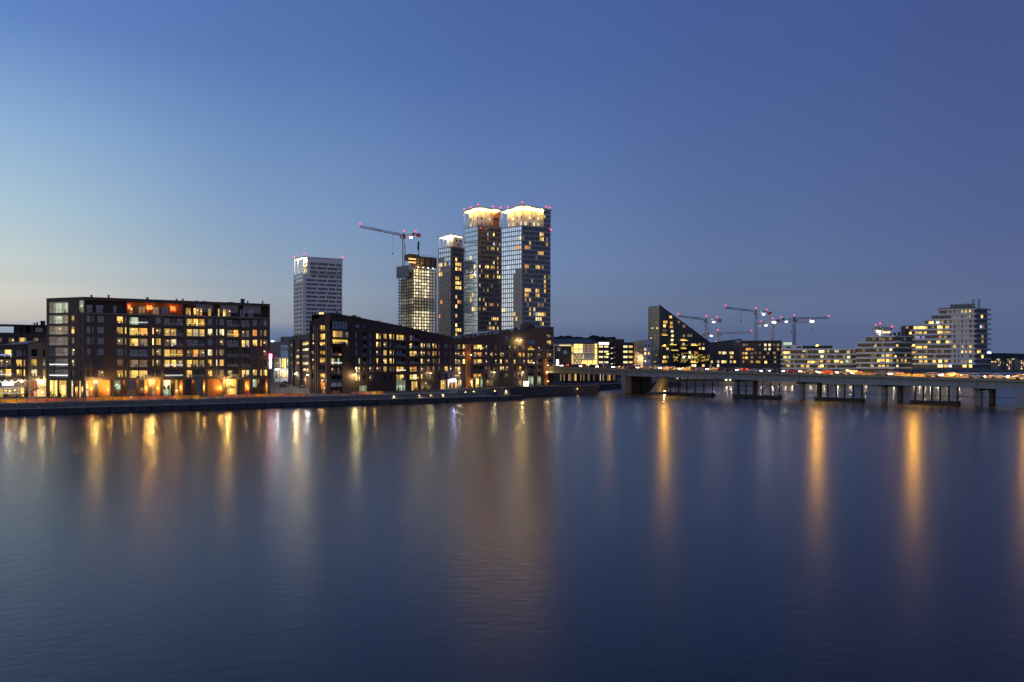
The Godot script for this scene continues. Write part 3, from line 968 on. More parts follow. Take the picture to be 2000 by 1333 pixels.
func block_e():
	var f := face2(645, 255, 887.5, 303.2, 2.2)
	var g := face2(604.5, 262, 645, 255, 2.2)
	var b := thing("sloped_roof_block", "dark red brick block with high corner and long sloping roof by street", "apartment block", gp(645, 255, 2.2))
	var top := [[0.0, f.v(645, 612.5)], [f.u(700), f.v(700, 622.0)], [f.u(780), f.v(780, 637.5)], [f.length, f.v(887.5, 661.0)]]
	var ops := []
	var rows := []
	var brows := []
	for r in 6:
		var y := 22.1 - 2.92 * r - 2.2
		rows.append([y - 1.0, y + 0.95])
		brows.append([y - 1.2, y + 1.1])
	punched(b, f, [
		[674.5, 680.8, "dd----"], [694.0, 698.6, "bbb.wy"], [700.6, 703.0, "..-www"], [721.5, 725.6, "bbbbdd"], [728.0, 729.6, "..-bdd"], [734.7, 739.3, "YYdyrb"], [741.5, 743.8, "yyb.d."], [748.7, 755.8, "ydyyy."],
		[760.8, 765.2, "ybyyd."], [767.9, 769.6, "y-yyd-"], [821.8, 825.6, "-yyydy"], [827.6, 829.6, "-yydd-"], [833.9, 840.5, "-gddr."], [845.0, 848.8, "-yydd."], [850.7, 852.7, "-yyd--"], [856.7, 859.6, "-bddd."], [868.0, 874.9, "-b..y."], [879.0, 881.7, "-bbby."]], rows, ops, 1)
	bays(b, f, [[709.0, 716.7, [".", ".", ".", ".", "d", "."]], [774.0, 793.0, ["yy", ". ", "bb", "..", "oy", "yY"], {4: "w"}], [800.0, 818.5, ["db", "y.", "yy", "..", "oo", "yw"], {5: "y"}]], brows, ops, 1.3)
	# the corner: projecting glazed balconies over a column of recessed ones
	var c0 := f.u(646.5)
	var c1 := f.u(668.0)
	for s in [[677.5, 696.0, ".", ""], [698.5, 713.5, "wg", "w"], [716.5, 731.5, "rd", ""], [733.5, 747.0, ".", ""]]:
		var v1 := f.v(657, s[0])
		var v0 := f.v(657, s[1])
		ops.append([c0, c1, v0, v1, 1.4])
		balcony(b, f, c0, c1, v0, v1, s[2], 1.4, s[3])
	ops.append([c0, c1, 0.1, f.v(657, 747.5), 0.4])
	window(b, f, c0, c1, 0.1, 2.4, ".", 0.3, 2)
	part(b, "grey_panel", bx(q5(c1 - c0), q5(f.v(657, 747.5) - 2.5), 0.1), mat("white_panel"), f.at((c0 + c1) / 2, (2.5 + f.v(657, 747.5)) / 2, -0.3))
	for s in [[628.0, 644.5, ".", ""], [646.0, 660.0, "yoy", ""], [663.0, 672.5, "yod", "y"]]:
		var v1 := f.v(657, s[0])
		var v0 := f.v(657, s[1])
		var d0 := f.u(642.5)
		var d1 := f.u(672.5)
		var w := d1 - d0
		var gb := part(b, "glazed_balcony", bx(q5(w), 0.25, 1.6), mat("steel_dark"), f.at((d0 + d1) / 2, v0, 0.8))
		sub(gb, "canopy", bx(q5(w), 0.2, 1.6), mat("steel_dark"), off(0, v1 - v0, 0))
		sub(gb, "front_frame", frame_mesh(q5(w), q5(v1 - v0), 4, 0.08), mat("window_frame"), off(0, (v1 - v0) / 2, 0.78))
		sub(gb, "front_glass", bx(q5(w - 0.1), q5(v1 - v0 - 0.2), 0.03), clear_glass() if s[2] != "." else pane_mat("b"), off(0, (v1 - v0) / 2, 0.72))
		for i in s[2].length():
			sub(gb, "pane", bx(q5(w * 0.6 / s[2].length() - 0.1), q5(v1 - v0 - 0.4), 0.05), pane_mat(s[2][i]), off(-w * 0.24 + w * 0.62 * i / s[2].length() + 0.5, (v1 - v0) / 2, -0.72))
		if s[3]: garland(gb, w, off(0, (v1 - v0) * 0.95, 0.85), s[3], 3, 0.5)
	for s in [[674.5, 680.5, 637.0, "b"], [694.0, 703.0, 637.5, "b"], [707.0, 716.0, 638.0, "."]]:
		var vv := f.v((s[0] + s[1]) / 2, s[2])
		ops.append([f.u(s[0]), f.u(s[1]), vv - 0.5, vv + 0.5, 0.22])
		window(b, f, f.u(s[0]), f.u(s[1]), vv - 0.5, vv + 0.5, s[3])
	# ground floor
	for s in [[701.5, 717.0, 2.6, "g"], [774.0, 793.0, 4.2, "g"], [803.5, 817.0, 3.6, "y"], [822.0, 842.0, 3.8, "d"], [861.0, 871.5, 3.8, "y"], [874.5, 879.5, 4.0, "w"], [881.0, 886.5, 3.4, "o"]]:
		var u0 := f.u(s[0])
		var u1 := f.u(s[1])
		ops.append([u0, u1, 0.1, s[2], 0.4])
		window(b, f, u0, u1, 0.1, s[2], s[3], 0.3, 2)
	wall_lamp(b, f, f.u(690.5), f.v(690.5, 731.5), 30.0, Color(1.0, 0.78, 0.34), 1.0)
	wall_lamp(b, f, f.u(837.5), f.v(837.5, 729.5), 14.0, Color(1.0, 0.8, 0.38), 1.0)
	var sg := part(b, "lit_sign", bx(q5(f.u(886.5) - f.u(875.7)), 1.0, 0.2), glow("blue_sign_glow", Color(0.55, 0.6, 1.0), 9.0), f.at((f.u(886.5) + f.u(875.7)) / 2, f.v(881, 743.5), 0.9))
	omni(sg, Vector3(0, -0.1, 0.7), lin(0.5, 0.55, 1.0), 14.0, 0.4)
	part(b, "wall", wall_mesh(top, ops), mat("red_brick"), f.at(0, 0))
	part(b, "roof_and_back", shell_mesh(f.length, top, 10.0, 0.1, true), mat("roof_felt"), f.at(0, 0))
	part(b, "coping", coping_mesh(top, 0.3), mat("roof_metal"), f.at(0, 0))
	roof_bits(b, f, [[669.0, 0.5, 1.4, 3.0], [699.0, 1.2, 0.9, 2.0], [708.0, 0.9, 0.7, 2.0], [746.0, 0.7, 0.6, 2.0], [790.0, 0.5, 0.8, 2.0], [812.0, 0.5, 0.7, 2.0], [838.0, 0.5, 0.8, 2.0], [850.0, 0.4, 0.7, 2.0], [862.0, 0.5, 0.8, 2.0], [875.0, 0.4, 0.9, 2.0]], top)
	# street side
	var gt := [[0.0, g.v(604.5, 631.0)], [g.u(627), g.v(627, 621.0)], [g.length, top[0][1]]]
	var go := []
	for s in [[635.5, 647.0, "y"], [652.0, 664.5, "y"], [668.0, 676.0, "Y"], [685.0, 693.0, "o"], [699.0, 709.0, "y"], [714.0, 722.0, "."], [730.0, 738.5, "y"]]:
		go.append([g.u(623.5), g.u(634.5), g.v(629, s[1]), g.v(629, s[0]), 0.3])
		window(b, g, g.u(623.5), g.u(634.5), g.v(629, s[1]), g.v(629, s[0]), s[2], 0.2, 1)
		go.append([g.u(607.0), g.u(613.0), g.v(610, s[1]), g.v(610, s[0]), 0.3])
		window(b, g, g.u(607.0), g.u(613.0), g.v(610, s[1]), g.v(610, s[0]), ["b", "d", "."][rng.randi_range(0, 2)], 0.2)
	go.append([g.u(624.5), g.u(634.0), 0.1, 4.4, 0.5])
	window(b, g, g.u(624.5), g.u(634.0), 0.1, 3.8, "o", 0.4, 1)
	sconce(b, g, g.u(629.5), 4.2, 3.0, Color(1.0, 0.6, 0.24), 0.2)
	for px in [616.5, 620.5, 637.5]:
		var dp := MB.new(); dp.rod(Vector3.ZERO, Vector3(0, g.v(px, 640.0), 0), 0.09, 0.09, 6)
		part(b, "drainpipe", dp.done(), mat("tower_panel"), g.at(g.u(px), 0, 0.14))
	part(b, "wall", wall_mesh(gt, go), mat("red_brick"), g.at(0, 0))
	part(b, "side_and_back", shell_mesh(g.length, gt, 3.0, 0.1, false, true), mat("red_brick"), g.at(0, 0))
	part(b, "coping", coping_mesh(gt, 0.3), mat("roof_metal"), g.at(0, 0))
	part(b, "stair_turret", bx(1.9, 3.2, 2.2), mat("roof_felt"), g.at(g.u(629.0), g.v(629, 629.0) + 0.6, -0.9))

func block_f():
	var f := face2(887.5, 303.2, 1081.5, 356, 2.5)
	var b := thing("stepped_brick_block", "dark brick block with roof rising to an end tower and orange lit pillar", "apartment block", gp(887.5, 303.2, 2.5))
	var top := [[0.0, f.v(887.5, 664.0)], [f.u(1059.0), f.v(1059, 641.5)], [f.length, f.v(1081.5, 640.0)]]
	var ops := []
	var rows := []
	var brows := []
	for r in 5:
		var y := 19.2 - 2.97 * r - 2.5
		rows.append([y - 1.0, y + 0.95])
		brows.append([y - 1.2, y + 1.15])
	punched(b, f, [
		[904.0, 908.4, "yoY--"], [917.4, 920.2, "yyd.-"], [948.3, 951.4, "dddd."], [958.0, 963.3, ".d..."], [968.0, 970.0, "ddd.-"], [977.0, 980.4, "byYY."], [981.8, 983.9, ".d.y-"], [986.2, 993.2, "..ddd"], [994.9, 997.4, "dd---"],
		[1004.0, 1007.5, "d.y.d"], [1013.0, 1018.6, ".obo."], [1021.6, 1025.4, "dod.d"]], rows, ops, 1)
	bays(b, f, [[889.0, 903.2, ["bd", "dd", "yd", "dy", "dd"]], [925.0, 944.6, ["yY", "do", "yy", ". ", "yo"], {0: "y"}], [1030.8, 1044.0, ["do", "yd", "yd", "..", ".."], {0: "y", 2: "y"}], [1048.8, 1059.0, ["bd", "dd", "d.", "d.", "r."]]], brows, ops, 1.2)
	var r0 := f.v(1010, 661.0)
	ops.append([f.u(1030.8), f.u(1044.0), f.v(1037, 673.5), f.v(1037, 664.5), 0.3])
	window(b, f, f.u(1030.8), f.u(1044.0), f.v(1037, 673.5), f.v(1037, 664.5), "b", 0.2, 2)
	for s in [[986.5, 993.0], [994.9, 997.4]]:
		ops.append([f.u(s[0]), f.u(s[1]), r0 - 0.9, r0 + 0.9, 0.22])
		window(b, f, f.u(s[0]), f.u(s[1]), r0 - 0.9, r0 + 0.9, "b")
	# end tower
	for s in [[652.0, 661.5, "yd"], [664.0, 674.5, "yY"], [678.5, 686.0, "bb"], [689.0, 699.0, "oy"], [703.0, 712.0, ".."], [715.0, 724.0, ".."]]:
		var v0 := f.v(1074, s[1])
		var v1 := f.v(1074, s[0])
		ops.append([f.u(1068.5), f.u(1080.3), v0, v1, 1.2])
		balcony(b, f, f.u(1068.5), f.u(1080.3), v0, v1, s[2], 1.2)
	# ground floor
	for s in [[889.0, 894.0, 3.4, "y"], [895.0, 902.5, 3.4, "w"], [918.0, 925.0, 3.8, "Y"], [929.5, 936.5, 3.8, "Y"], [938.0, 943.5, 4.4, "g"], [948.0, 965.0, 3.2, "d"], [1013.5, 1020.0, 2.8, "d"], [1031.5, 1043.5, 4.2, "g"], [1050.0, 1057.5, 4.2, "g"]]:
		var u0 := f.u(s[0])
		var u1 := f.u(s[1])
		ops.append([u0, u1, 0.1, s[2], 0.4])
		window(b, f, u0, u1, 0.1, s[2], s[3], 0.3, 1)
	var lb := part(b, "lit_lantern_box", bx(2.0, 2.3, 1.2), glow("lantern_box_glow", Color(1.0, 0.82, 0.5), 3.2), f.at(f.u(1024.5), f.v(1024.5, 750.5), 0.8))
	omni(lb, Vector3(0, 0, 1.0), lin(1, 0.78, 0.4), 10.0, 0.5)
	# the tall brick pillar washed by a lamp at its foot, and the same at the end tower
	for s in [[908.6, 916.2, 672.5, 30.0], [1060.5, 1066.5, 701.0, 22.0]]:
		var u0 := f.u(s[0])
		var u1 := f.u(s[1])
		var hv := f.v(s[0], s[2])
		var pp := part(b, "brick_pillar", bx(q5(u1 - u0), q5(hv), 1.0), mat("orange_wood"), f.at((u0 + u1) / 2, hv / 2 + 0.02, 0.45))  # brick in the orange wood colour: the uplight's orange is painted in
		for hy in [0.15, 0.75]:
			sub(pp, "flood_lamp", bx(0.3, 0.2, 0.3), glow("sconce_bulb", Color(1.0, 0.72, 0.3), 9.0), off(0, -hv / 2 + hv * hy, 1.6))
			omni(pp, Vector3(0, -hv / 2 + hv * hy, 1.95), lin(1.0, 0.5, 0.14), 3.0, 0.2)
	for c in [[962.5, 727.5, 12.0], [1018.0, 727.5, 12.0], [1065.5, 726.5, 9.0], [894.0, 729.0, 5.0], [1015.0, 664.5, 26.0], [1005.5, 664.8, 5.0]]:
		wall_lamp(b, f, f.u(c[0]), f.v(c[0], c[1]), c[2], Color(1.0, 0.68, 0.22) if c[1] < 700 else Color(1.0, 0.8, 0.4), 0.9)
	part(b, "wall", wall_mesh(top, ops), mat("dark_brick"), f.at(0, 0))
	part(b, "roof_and_back", shell_mesh(f.length, top, 16.0, 0.1), mat("roof_metal"), f.at(0, 0))
	part(b, "coping", coping_mesh(top, 0.3), mat("roof_metal"), f.at(0, 0))
	part(b, "stair_turret", bx(4.2, 3.0, 5.0), mat("dark_brick"), f.at(f.u(1051.0), f.v(1051, 642.5) + 0.6, -6.0))
	var list := []
	for i in 22: list.append([896.0 + i * 7.2 + rng.randf_range(-2, 2), rng.randf_range(0.35, 0.9), rng.randf_range(0.5, 1.3), rng.randf_range(1.0, 8.0)])
	roof_bits(b, f, list, top)
	# pale metal roof of the wing behind
	var h := Face.new(gp(880, 330), gp(1040, 372))
	var b2 := thing("metal_roof_wing", "low wing with pale sloping metal roof behind stepped block", "building", gp(880, 330, 2.5))
	h.a.y = 2.5
	var ht := [[0.0, h.v(880, 664.0)], [h.u(960), h.v(960, 648.0)], [h.length, h.v(1040, 640.0)]]
	part(b2, "wall", wall_mesh(ht, []), mat("dark_brick"), h.at(0, 0))
	part(b2, "roof_and_back", shell_mesh(h.length, ht, 10.0), mat("tower_panel"), h.at(0, 0))

# ------------------------------------------------------------------ the street between the blocks
func street():
	# brick row on the far side of the street
	var f := face2(562.5, 372, 604.5, 300, 2.5)
	var b := thing("street_row_block", "narrow brick block with stacked lit windows along the inland street", "apartment block", gp(604.5, 300, 2.5))
	var top := [[0.0, f.v(562.5, 661.0)], [f.u(575.0), f.v(575, 656.5)], [f.length, f.v(604.5, 653.0)]]
	var ops := []
	for s in [[590.0, 602.0, [[652.5, 657.5, "d"], [668.0, 675.0, "Y"], [681.0, 686.5, "w"], [694.0, 700.0, "d"], [707.0, 713.0, "w"], [720.5, 726.0, "y"]]], [577.0, 585.0, [[683.0, 688.0, "d"], [694.0, 701.0, "Y"], [707.0, 712.5, "o"], [731.0, 737.0, "w"]]], [565.5, 570.5, [[672.0, 678.0, "d"], [690.0, 696.0, "."], [707.5, 712.0, "d"]]]]:
		for r in s[2]:
			var v0 := f.v((s[0] + s[1]) / 2, r[1])
			var v1 := f.v((s[0] + s[1]) / 2, r[0])
			if v1 > top_at(top, f.u(s[0])) - 0.3: continue
			ops.append([f.u(s[0]), f.u(s[1]), v0, v1, 0.25])
			window(b, f, f.u(s[0]), f.u(s[1]), v0, v1, r[2], 0.18, 2)
	part(b, "wall", wall_mesh(top, ops), mat("red_brick"), f.at(0, 0))
	part(b, "roof_and_back", shell_mesh(f.length, top, 20.0), mat("dark_brick"), f.at(0, 0))
	part(b, "coping", coping_mesh(top), mat("roof_metal"), f.at(0, 0))
	for px in [575.0, 588.5]:
		part(b, "brick_pier", bx(2.2, q5(f.v(px, 664.0)), 1.0), mat("red_brick"), f.at(f.u(px), f.v(px, 664.0) / 2, 0.4))
	sconce(b, f, f.u(584.5), f.v(584.5, 740.0), 6.0, Color(1.0, 0.62, 0.28), 0.5)
	sconce(b, f, f.u(596.0), 3.4, 7.0, Color(1.0, 0.5, 0.22), 0.5)
	# light blue and grey blocks that close the street
	var g := face2(548.0, 430, 562.5, 428, 2.5)
	var c := thing("pale_blue_block", "small pale blue block with two dark windows above glowing shopfront", "building", gp(548, 430, 2.5))
	var gh := g.v(555, 674.5)
	var go := []
	for s in [[550.0, 557.5], [559.0, 562.0]]:
		go.append([g.u(s[0]), g.u(s[1]), g.v(555, 685.5), g.v(555, 679.0), 0.3])
		window(c, g, g.u(s[0]), g.u(s[1]), g.v(555, 685.5), g.v(555, 679.0), ".", 0.2, 1)
	rough_mat("pale_blue_panel", Color(0.42, 0.55, 0.66), Color(0.5, 0.63, 0.74), 0.05, 0.6, 0.02, 21)
	part(c, "wall", wall_mesh([[0.0, gh], [g.length, gh]], go), mat("pale_blue_panel"), g.at(0, 0))
	part(c, "roof_and_back", shell_mesh(g.length, [[0.0, gh], [g.length, gh]], 12.0), mat("pale_blue_panel"), g.at(0, 0))
	var h := face2(536.0, 416, 563.5, 414, 2.5)
	var hh := h.v(550, 698.5)
	var c2 := thing("glowing_shop", "glass fronted shop glowing white at the end of the street", "shop", gp(536, 416, 2.5))
	var ho := []
	for s in [[537.0, 542.5, "d"], [544.0, 548.5, "w"], [549.5, 557.5, "Y"], [559.0, 563.0, "w"]]:
		for r in [[700.5, 720.0], [723.5, 739.5]]:
			ho.append([h.u(s[0]), h.u(s[1]), h.v(550, r[1]), h.v(550, r[0]), 0.3])
			window(c2, h, h.u(s[0]), h.u(s[1]), h.v(550, r[1]), h.v(550, r[0]), s[2], 0.2, 1)
	part(c2, "wall", wall_mesh([[0.0, hh], [h.length, hh]], ho), mat("white_panel"), h.at(0, 0))
	part(c2, "roof_and_back", shell_mesh(h.length, [[0.0, hh], [h.length, hh]], 10.0), mat("roof_felt"), h.at(0, 0))
	wall_lamp(c2, h, h.u(541.0), h.v(541, 722.0), 6.0, Color(1.0, 0.95, 0.85), 2.0)
	wall_lamp(c2, h, h.u(557.0), h.v(557, 727.0), 14.0, Color(1.0, 0.92, 0.75), 2.5)
	var k := face2(520.0, 520, 572.0, 518, 2.5)
	var kh := k.v(540, 668.0)
	var c3 := thing("grey_office", "plain grey building with white roof box closing the street view", "building", gp(520, 520, 2.5))
	var ko := []
	for i in 4:
		for r in 3:
			var u0 := 2.0 + i * 4.2
			var v0 := kh - 4.5 - r * 4.0
			ko.append([u0, u0 + 2.6, v0, v0 + 1.6, 0.3])
			window(c3, k, u0, u0 + 2.6, v0, v0 + 1.6, ".", 0.2)
	part(c3, "wall", wall_mesh([[0.0, kh], [k.length, kh]], ko), mat("quay_concrete"), k.at(0, 0))
	part(c3, "roof_and_back", shell_mesh(k.length, [[0.0, kh], [k.length, kh]], 14.0), mat("quay_concrete"), k.at(0, 0))
	part(c3, "roof_box", bx(3.2, 2.8, 3.0), mat("white_panel"), k.at(k.u(541.5), kh + 1.4, -3.0))
	part(c3, "roof_box", bx(7.0, 3.6, 4.0), mat("quay_concrete"), k.at(k.u(554.5), kh + 1.8, -5.0))
	for px in [530.0, 533.0]:
		var l := part(c3, "roof_lamp", bx(0.8, 0.7, 0.5), glow("roof_lamp_glow", Color(1, 0.95, 0.85), 5.0), k.at(k.u(px), kh + 0.36, -0.3))
	# neon sign on the corner of the terrace block
	var sf := face2(523.5, 247, 531.0, 247.6, 2.5)
	var s := thing("neon_sign", "tall vertical neon sign with red top and glowing white marks", "sign", pt(527.5, 728.0, 247.2))
	part(s, "sign_spine", bx(0.25, 8.0, 0.2), mat("steel_dark"), sf.at(sf.u(527.3), sf.v(527, 712.0), -0.2))
	part(s, "wall_bracket", bx(0.9, 0.1, 0.1), mat("steel_dark"), sf.at(sf.u(525.8), sf.v(527, 702.0), -0.2))
	for e in [[696.5, 0.95, 1.6, "red_neon", Color(1.0, 0.1, 0.18), 9.0], [701.8, 0.7, 0.4, "pink_neon", Color(1.0, 0.3, 0.85), 6.0], [704.5, 0.6, 0.4, "pale_pink_neon", Color(1.0, 0.5, 0.7), 5.0], [709.8, 0.75, 1.1, "white_neon", Color(1.0, 0.82, 0.55), 7.0], [714.8, 0.7, 0.8, "white_neon", Color(1.0, 0.82, 0.55), 7.0], [719.0, 0.55, 0.35, "pale_pink_neon", Color(1.0, 0.5, 0.7), 5.0]]:
		var m := MB.new(); m.rod(Vector3(0, -e[2] / 2, 0), Vector3(0, e[2] / 2, 0), e[1] / 2, e[1] / 2, 10)
		part(s, "neon_mark", m.done(), glow(e[3], e[4], e[5]), sf.at(sf.u(527.5), sf.v(527, e[0]), 0.3))
	omni(s, sf.pos(sf.u(528.0), sf.v(527, 697.0), 1.2) - s.position, lin(1, 0.1, 0.25), 2.0, 0.3)
	omni(s, sf.pos(sf.u(528.0), sf.v(527, 711.0), 1.2) - s.position, lin(1, 0.8, 0.55), 2.0, 0.3)
	# street lamps
	street_lamp(gp(534.0, 300, 2.46), 7.4, 0.0, Color(0.92, 0.95, 1.0), 26.0, "white street lamp on slim pole beside the neon sign", "lamps along the inland street")
	street_lamp(gp(607.0, 282, 2.46), 5.6, PI, Color(0.95, 0.95, 1.0), 24.0, "white street lamp at the sloped roof block's street corner", "lamps along the inland street")
	street_lamp(gp(545.5, 345, 2.46), 6.5, 0.0, Color(1.0, 0.8, 0.5), 40.0, "warm street lamp halfway down the inland street", "lamps along the inland street")
	street_lamp(gp(585.0, 300, 2.46), 6.2, PI, Color(1.0, 0.72, 0.35), 40.0, "warm street lamp in front of the street row block", "lamps along the inland street")
	street_lamp(gp(570.0, 262, 2.46), 6.2, 0.0, Color(1.0, 0.72, 0.35), 36.0, "warm street lamp where the street meets the promenade", "lamps along the inland street")

# lamp with a pole, a short arm and a flat head; the arm points along turn
func street_lamp(at: Vector3, h: float, turn: float, c: Color, e: float, label: String, group: String, arm := 1.0):
	var o := thing("street_lamp", label, "street lamp", at, group)
	var m := MB.new()
	m.rod(Vector3.ZERO, Vector3(0, h, 0), 0.11, 0.07, 8)
	m.rod(Vector3.ZERO, Vector3(0, 0.8, 0), 0.16, 0.15, 8)
	part(o, "pole", m.done(), mat("lamp_pole", Color(0.1, 0.1, 0.105), 0.5, 0.4), Transform3D(Basis.IDENTITY, at))
	var d := Vector3(cos(turn), 0, -sin(turn))
	var a := MB.new()
	a.rod(Vector3(0, h - 0.05, 0), Vector3(0, h + 0.25, 0) + d * arm, 0.06, 0.05, 6)
	part(o, "arm", a.done(), mat("lamp_pole"), Transform3D(Basis.IDENTITY, at))
	var bs := Basis(UPV, turn)
	var hp := part(o, "lamp_head", bx(0.75, 0.14, 0.34), mat("lamp_housing", Color(0.05, 0.05, 0.05), 0.4, 0.5), Transform3D(bs, at + Vector3(0, h + 0.3, 0) + d * (arm + 0.25)))
	sub(hp, "lamp_lens", bx(0.6, 0.12, 0.28), glow("street_bulb_%d" % int(c.b * 100), c, 30.0), off(0, -0.12, 0))
	omni(hp, Vector3(0, -0.36, 0), c.linear_to_srgb(), e, 0.2)
	return o

# ------------------------------------------------------------------ towers
# a two-sided tower seen on its corner. Panes are set in a proud grid of mullions and floor bands.
class Tower:
	var b: Node3D
	var fl: Face
	var fr: Face
	var cols := []
	var made := 0
	var rest := {}

func tower(called: String, label: String, cpx: float, cd: float, lpx: float, ld: float, rpx: float, rd: float, base := 2.5) -> Tower:
	var t := Tower.new()
	t.b = thing(called, label, "tower", gp(cpx, cd, base))
	t.fl = face2(lpx, ld, cpx, cd, base)
	t.fr = face2(cpx, cd, rpx, rd, base)
	return t

func plan(t: Tower, grow: float, y: float) -> Array:
	# the four corners of the tower's outline, pushed out by grow
	var c := t.fr.a
	var l := t.fl.a
	var r := t.fr.pos(t.fr.length, 0)
	var k := l + r - c
	var mid := (c + k) / 2
	var out := []
	for p in [l, c, r, k]:
		var d: Vector3 = p - mid
		d.y = 0
		out.append(Vector3(p.x, y, p.z) + d.normalized() * grow)
	return out

func core(t: Tower, h: float, inset: float, m: Material, called := "core", y0 := 0.0):
	var mb := MB.new()
	mb.poly(plan(t, -inset, t.b.position.y + h), h - y0)
	part(t.b, called, mb.done(), m)

func grid_face(t: Tower, f: Face, us: Array, vs: Array, wall: Material, pick: Callable, proud := 0.3, bar := 0.35, band := 0.9):
	# us, vs: edges of the cells; the grid bars stand proud of the panes
	var g := MB.new()
	for j in vs.size():
		g.box(Vector3((us[0] + us[-1]) / 2, vs[j], 0), Vector3(us[-1] - us[0] + bar, band, proud))
	for i in us.size():
		for j in vs.size() - 1:
			g.box(Vector3(us[i], (vs[j] + vs[j + 1]) / 2, -0.02), Vector3(bar if i > 0 and i < us.size() - 1 else bar * 2.0, vs[j + 1] - vs[j] - band, proud))
	part(t.b, "facade_grid", g.done(), wall, f.at(0, 0, 0))
	for i in us.size() - 1:
		for j in vs.size() - 1:
			var um: float = (us[i] + us[i + 1]) / 2
			var vm: float = (vs[j] + vs[j + 1]) / 2
			var w := q5(us[i + 1] - us[i] - bar + 0.06)
			var h := q5(vs[j + 1] - vs[j] - band + 0.06)
			var p := f.pos(um, vm)
			var sx := CX + p.x / -p.z * FL
			var sy := HY + (EYE - p.y) / -p.z * FL
			var m: Material = pick.call(sx, sy, i, j)
			if m == null: continue
			if t.made < 300:
				part(t.b, "window", bx(w, h, 0.12), m, f.at(um, vm, -0.16))
				t.made += 1
			else:
				if not t.rest.has(m): t.rest[m] = MB.new()
				t.rest[m].box(f.pos(um, vm, -0.16), Vector3(w, h, 0.12), Basis(f.dir, UPV, f.n))

func finish(t: Tower):
	for m in t.rest:
		var o := part(t.b, "windows_beyond", t.rest[m].done(), m)
		o.set_meta("kind", "stuff")

func edges(a: float, z: float, n: int) -> Array:
	var out := []
	for i in n + 1: out.append(lerpf(a, z, i / float(n)))
	return out

func near_any(list: Array, x: float, y: float, dx: float, dy: float) -> String:
	for p in list:
		if absf(p[0] - x) < dx and absf(p[1] - y) < dy: return p[2] if p.size() > 2 else "y"
	return ""

func zpts(list: Array, x0: float, y0: float, s: float) -> Array:
	var out := []
	for p in list: out.append([x0 + p[0] / s, y0 + p[1] / s, p[2] if p.size() > 2 else "y"])
	return out

func beacon(b: Node3D, at: Vector3, r := 0.55, e := 9.0, light := 8.0):
	var m := MB.new(); m.rod(Vector3(0, -1.4, 0), Vector3(0, 0, 0), 0.12, 0.12, 6)
	var p := part(b, "warning_light", m.done(), mat("steel_dark"), Transform3D(Basis.IDENTITY, at))
	var s: Mesh = shapes.get("beacon%.2f" % r)
	if s == null:
		var q := MB.new(); q.ball(Vector3.ZERO, r, 8)
		s = q.done(); shapes["beacon%.2f" % r] = s
	sub(p, "red_lamp", s, glow("red_beacon_lamp", Color(1.0, 0.03, 0.07), e * 0.5), off(0, r * 0.6, 0))
	if light > 0: omni(p, Vector3(0, r * 0.6 + r + 0.3, 0), lin(1.0, 0.08, 0.14), light, 0.3)

func glass_mat(called: String, c: Color, metal: float, rough := 0.08) -> StandardMaterial3D:
	return mat(called, c, rough, metal, 0.8)

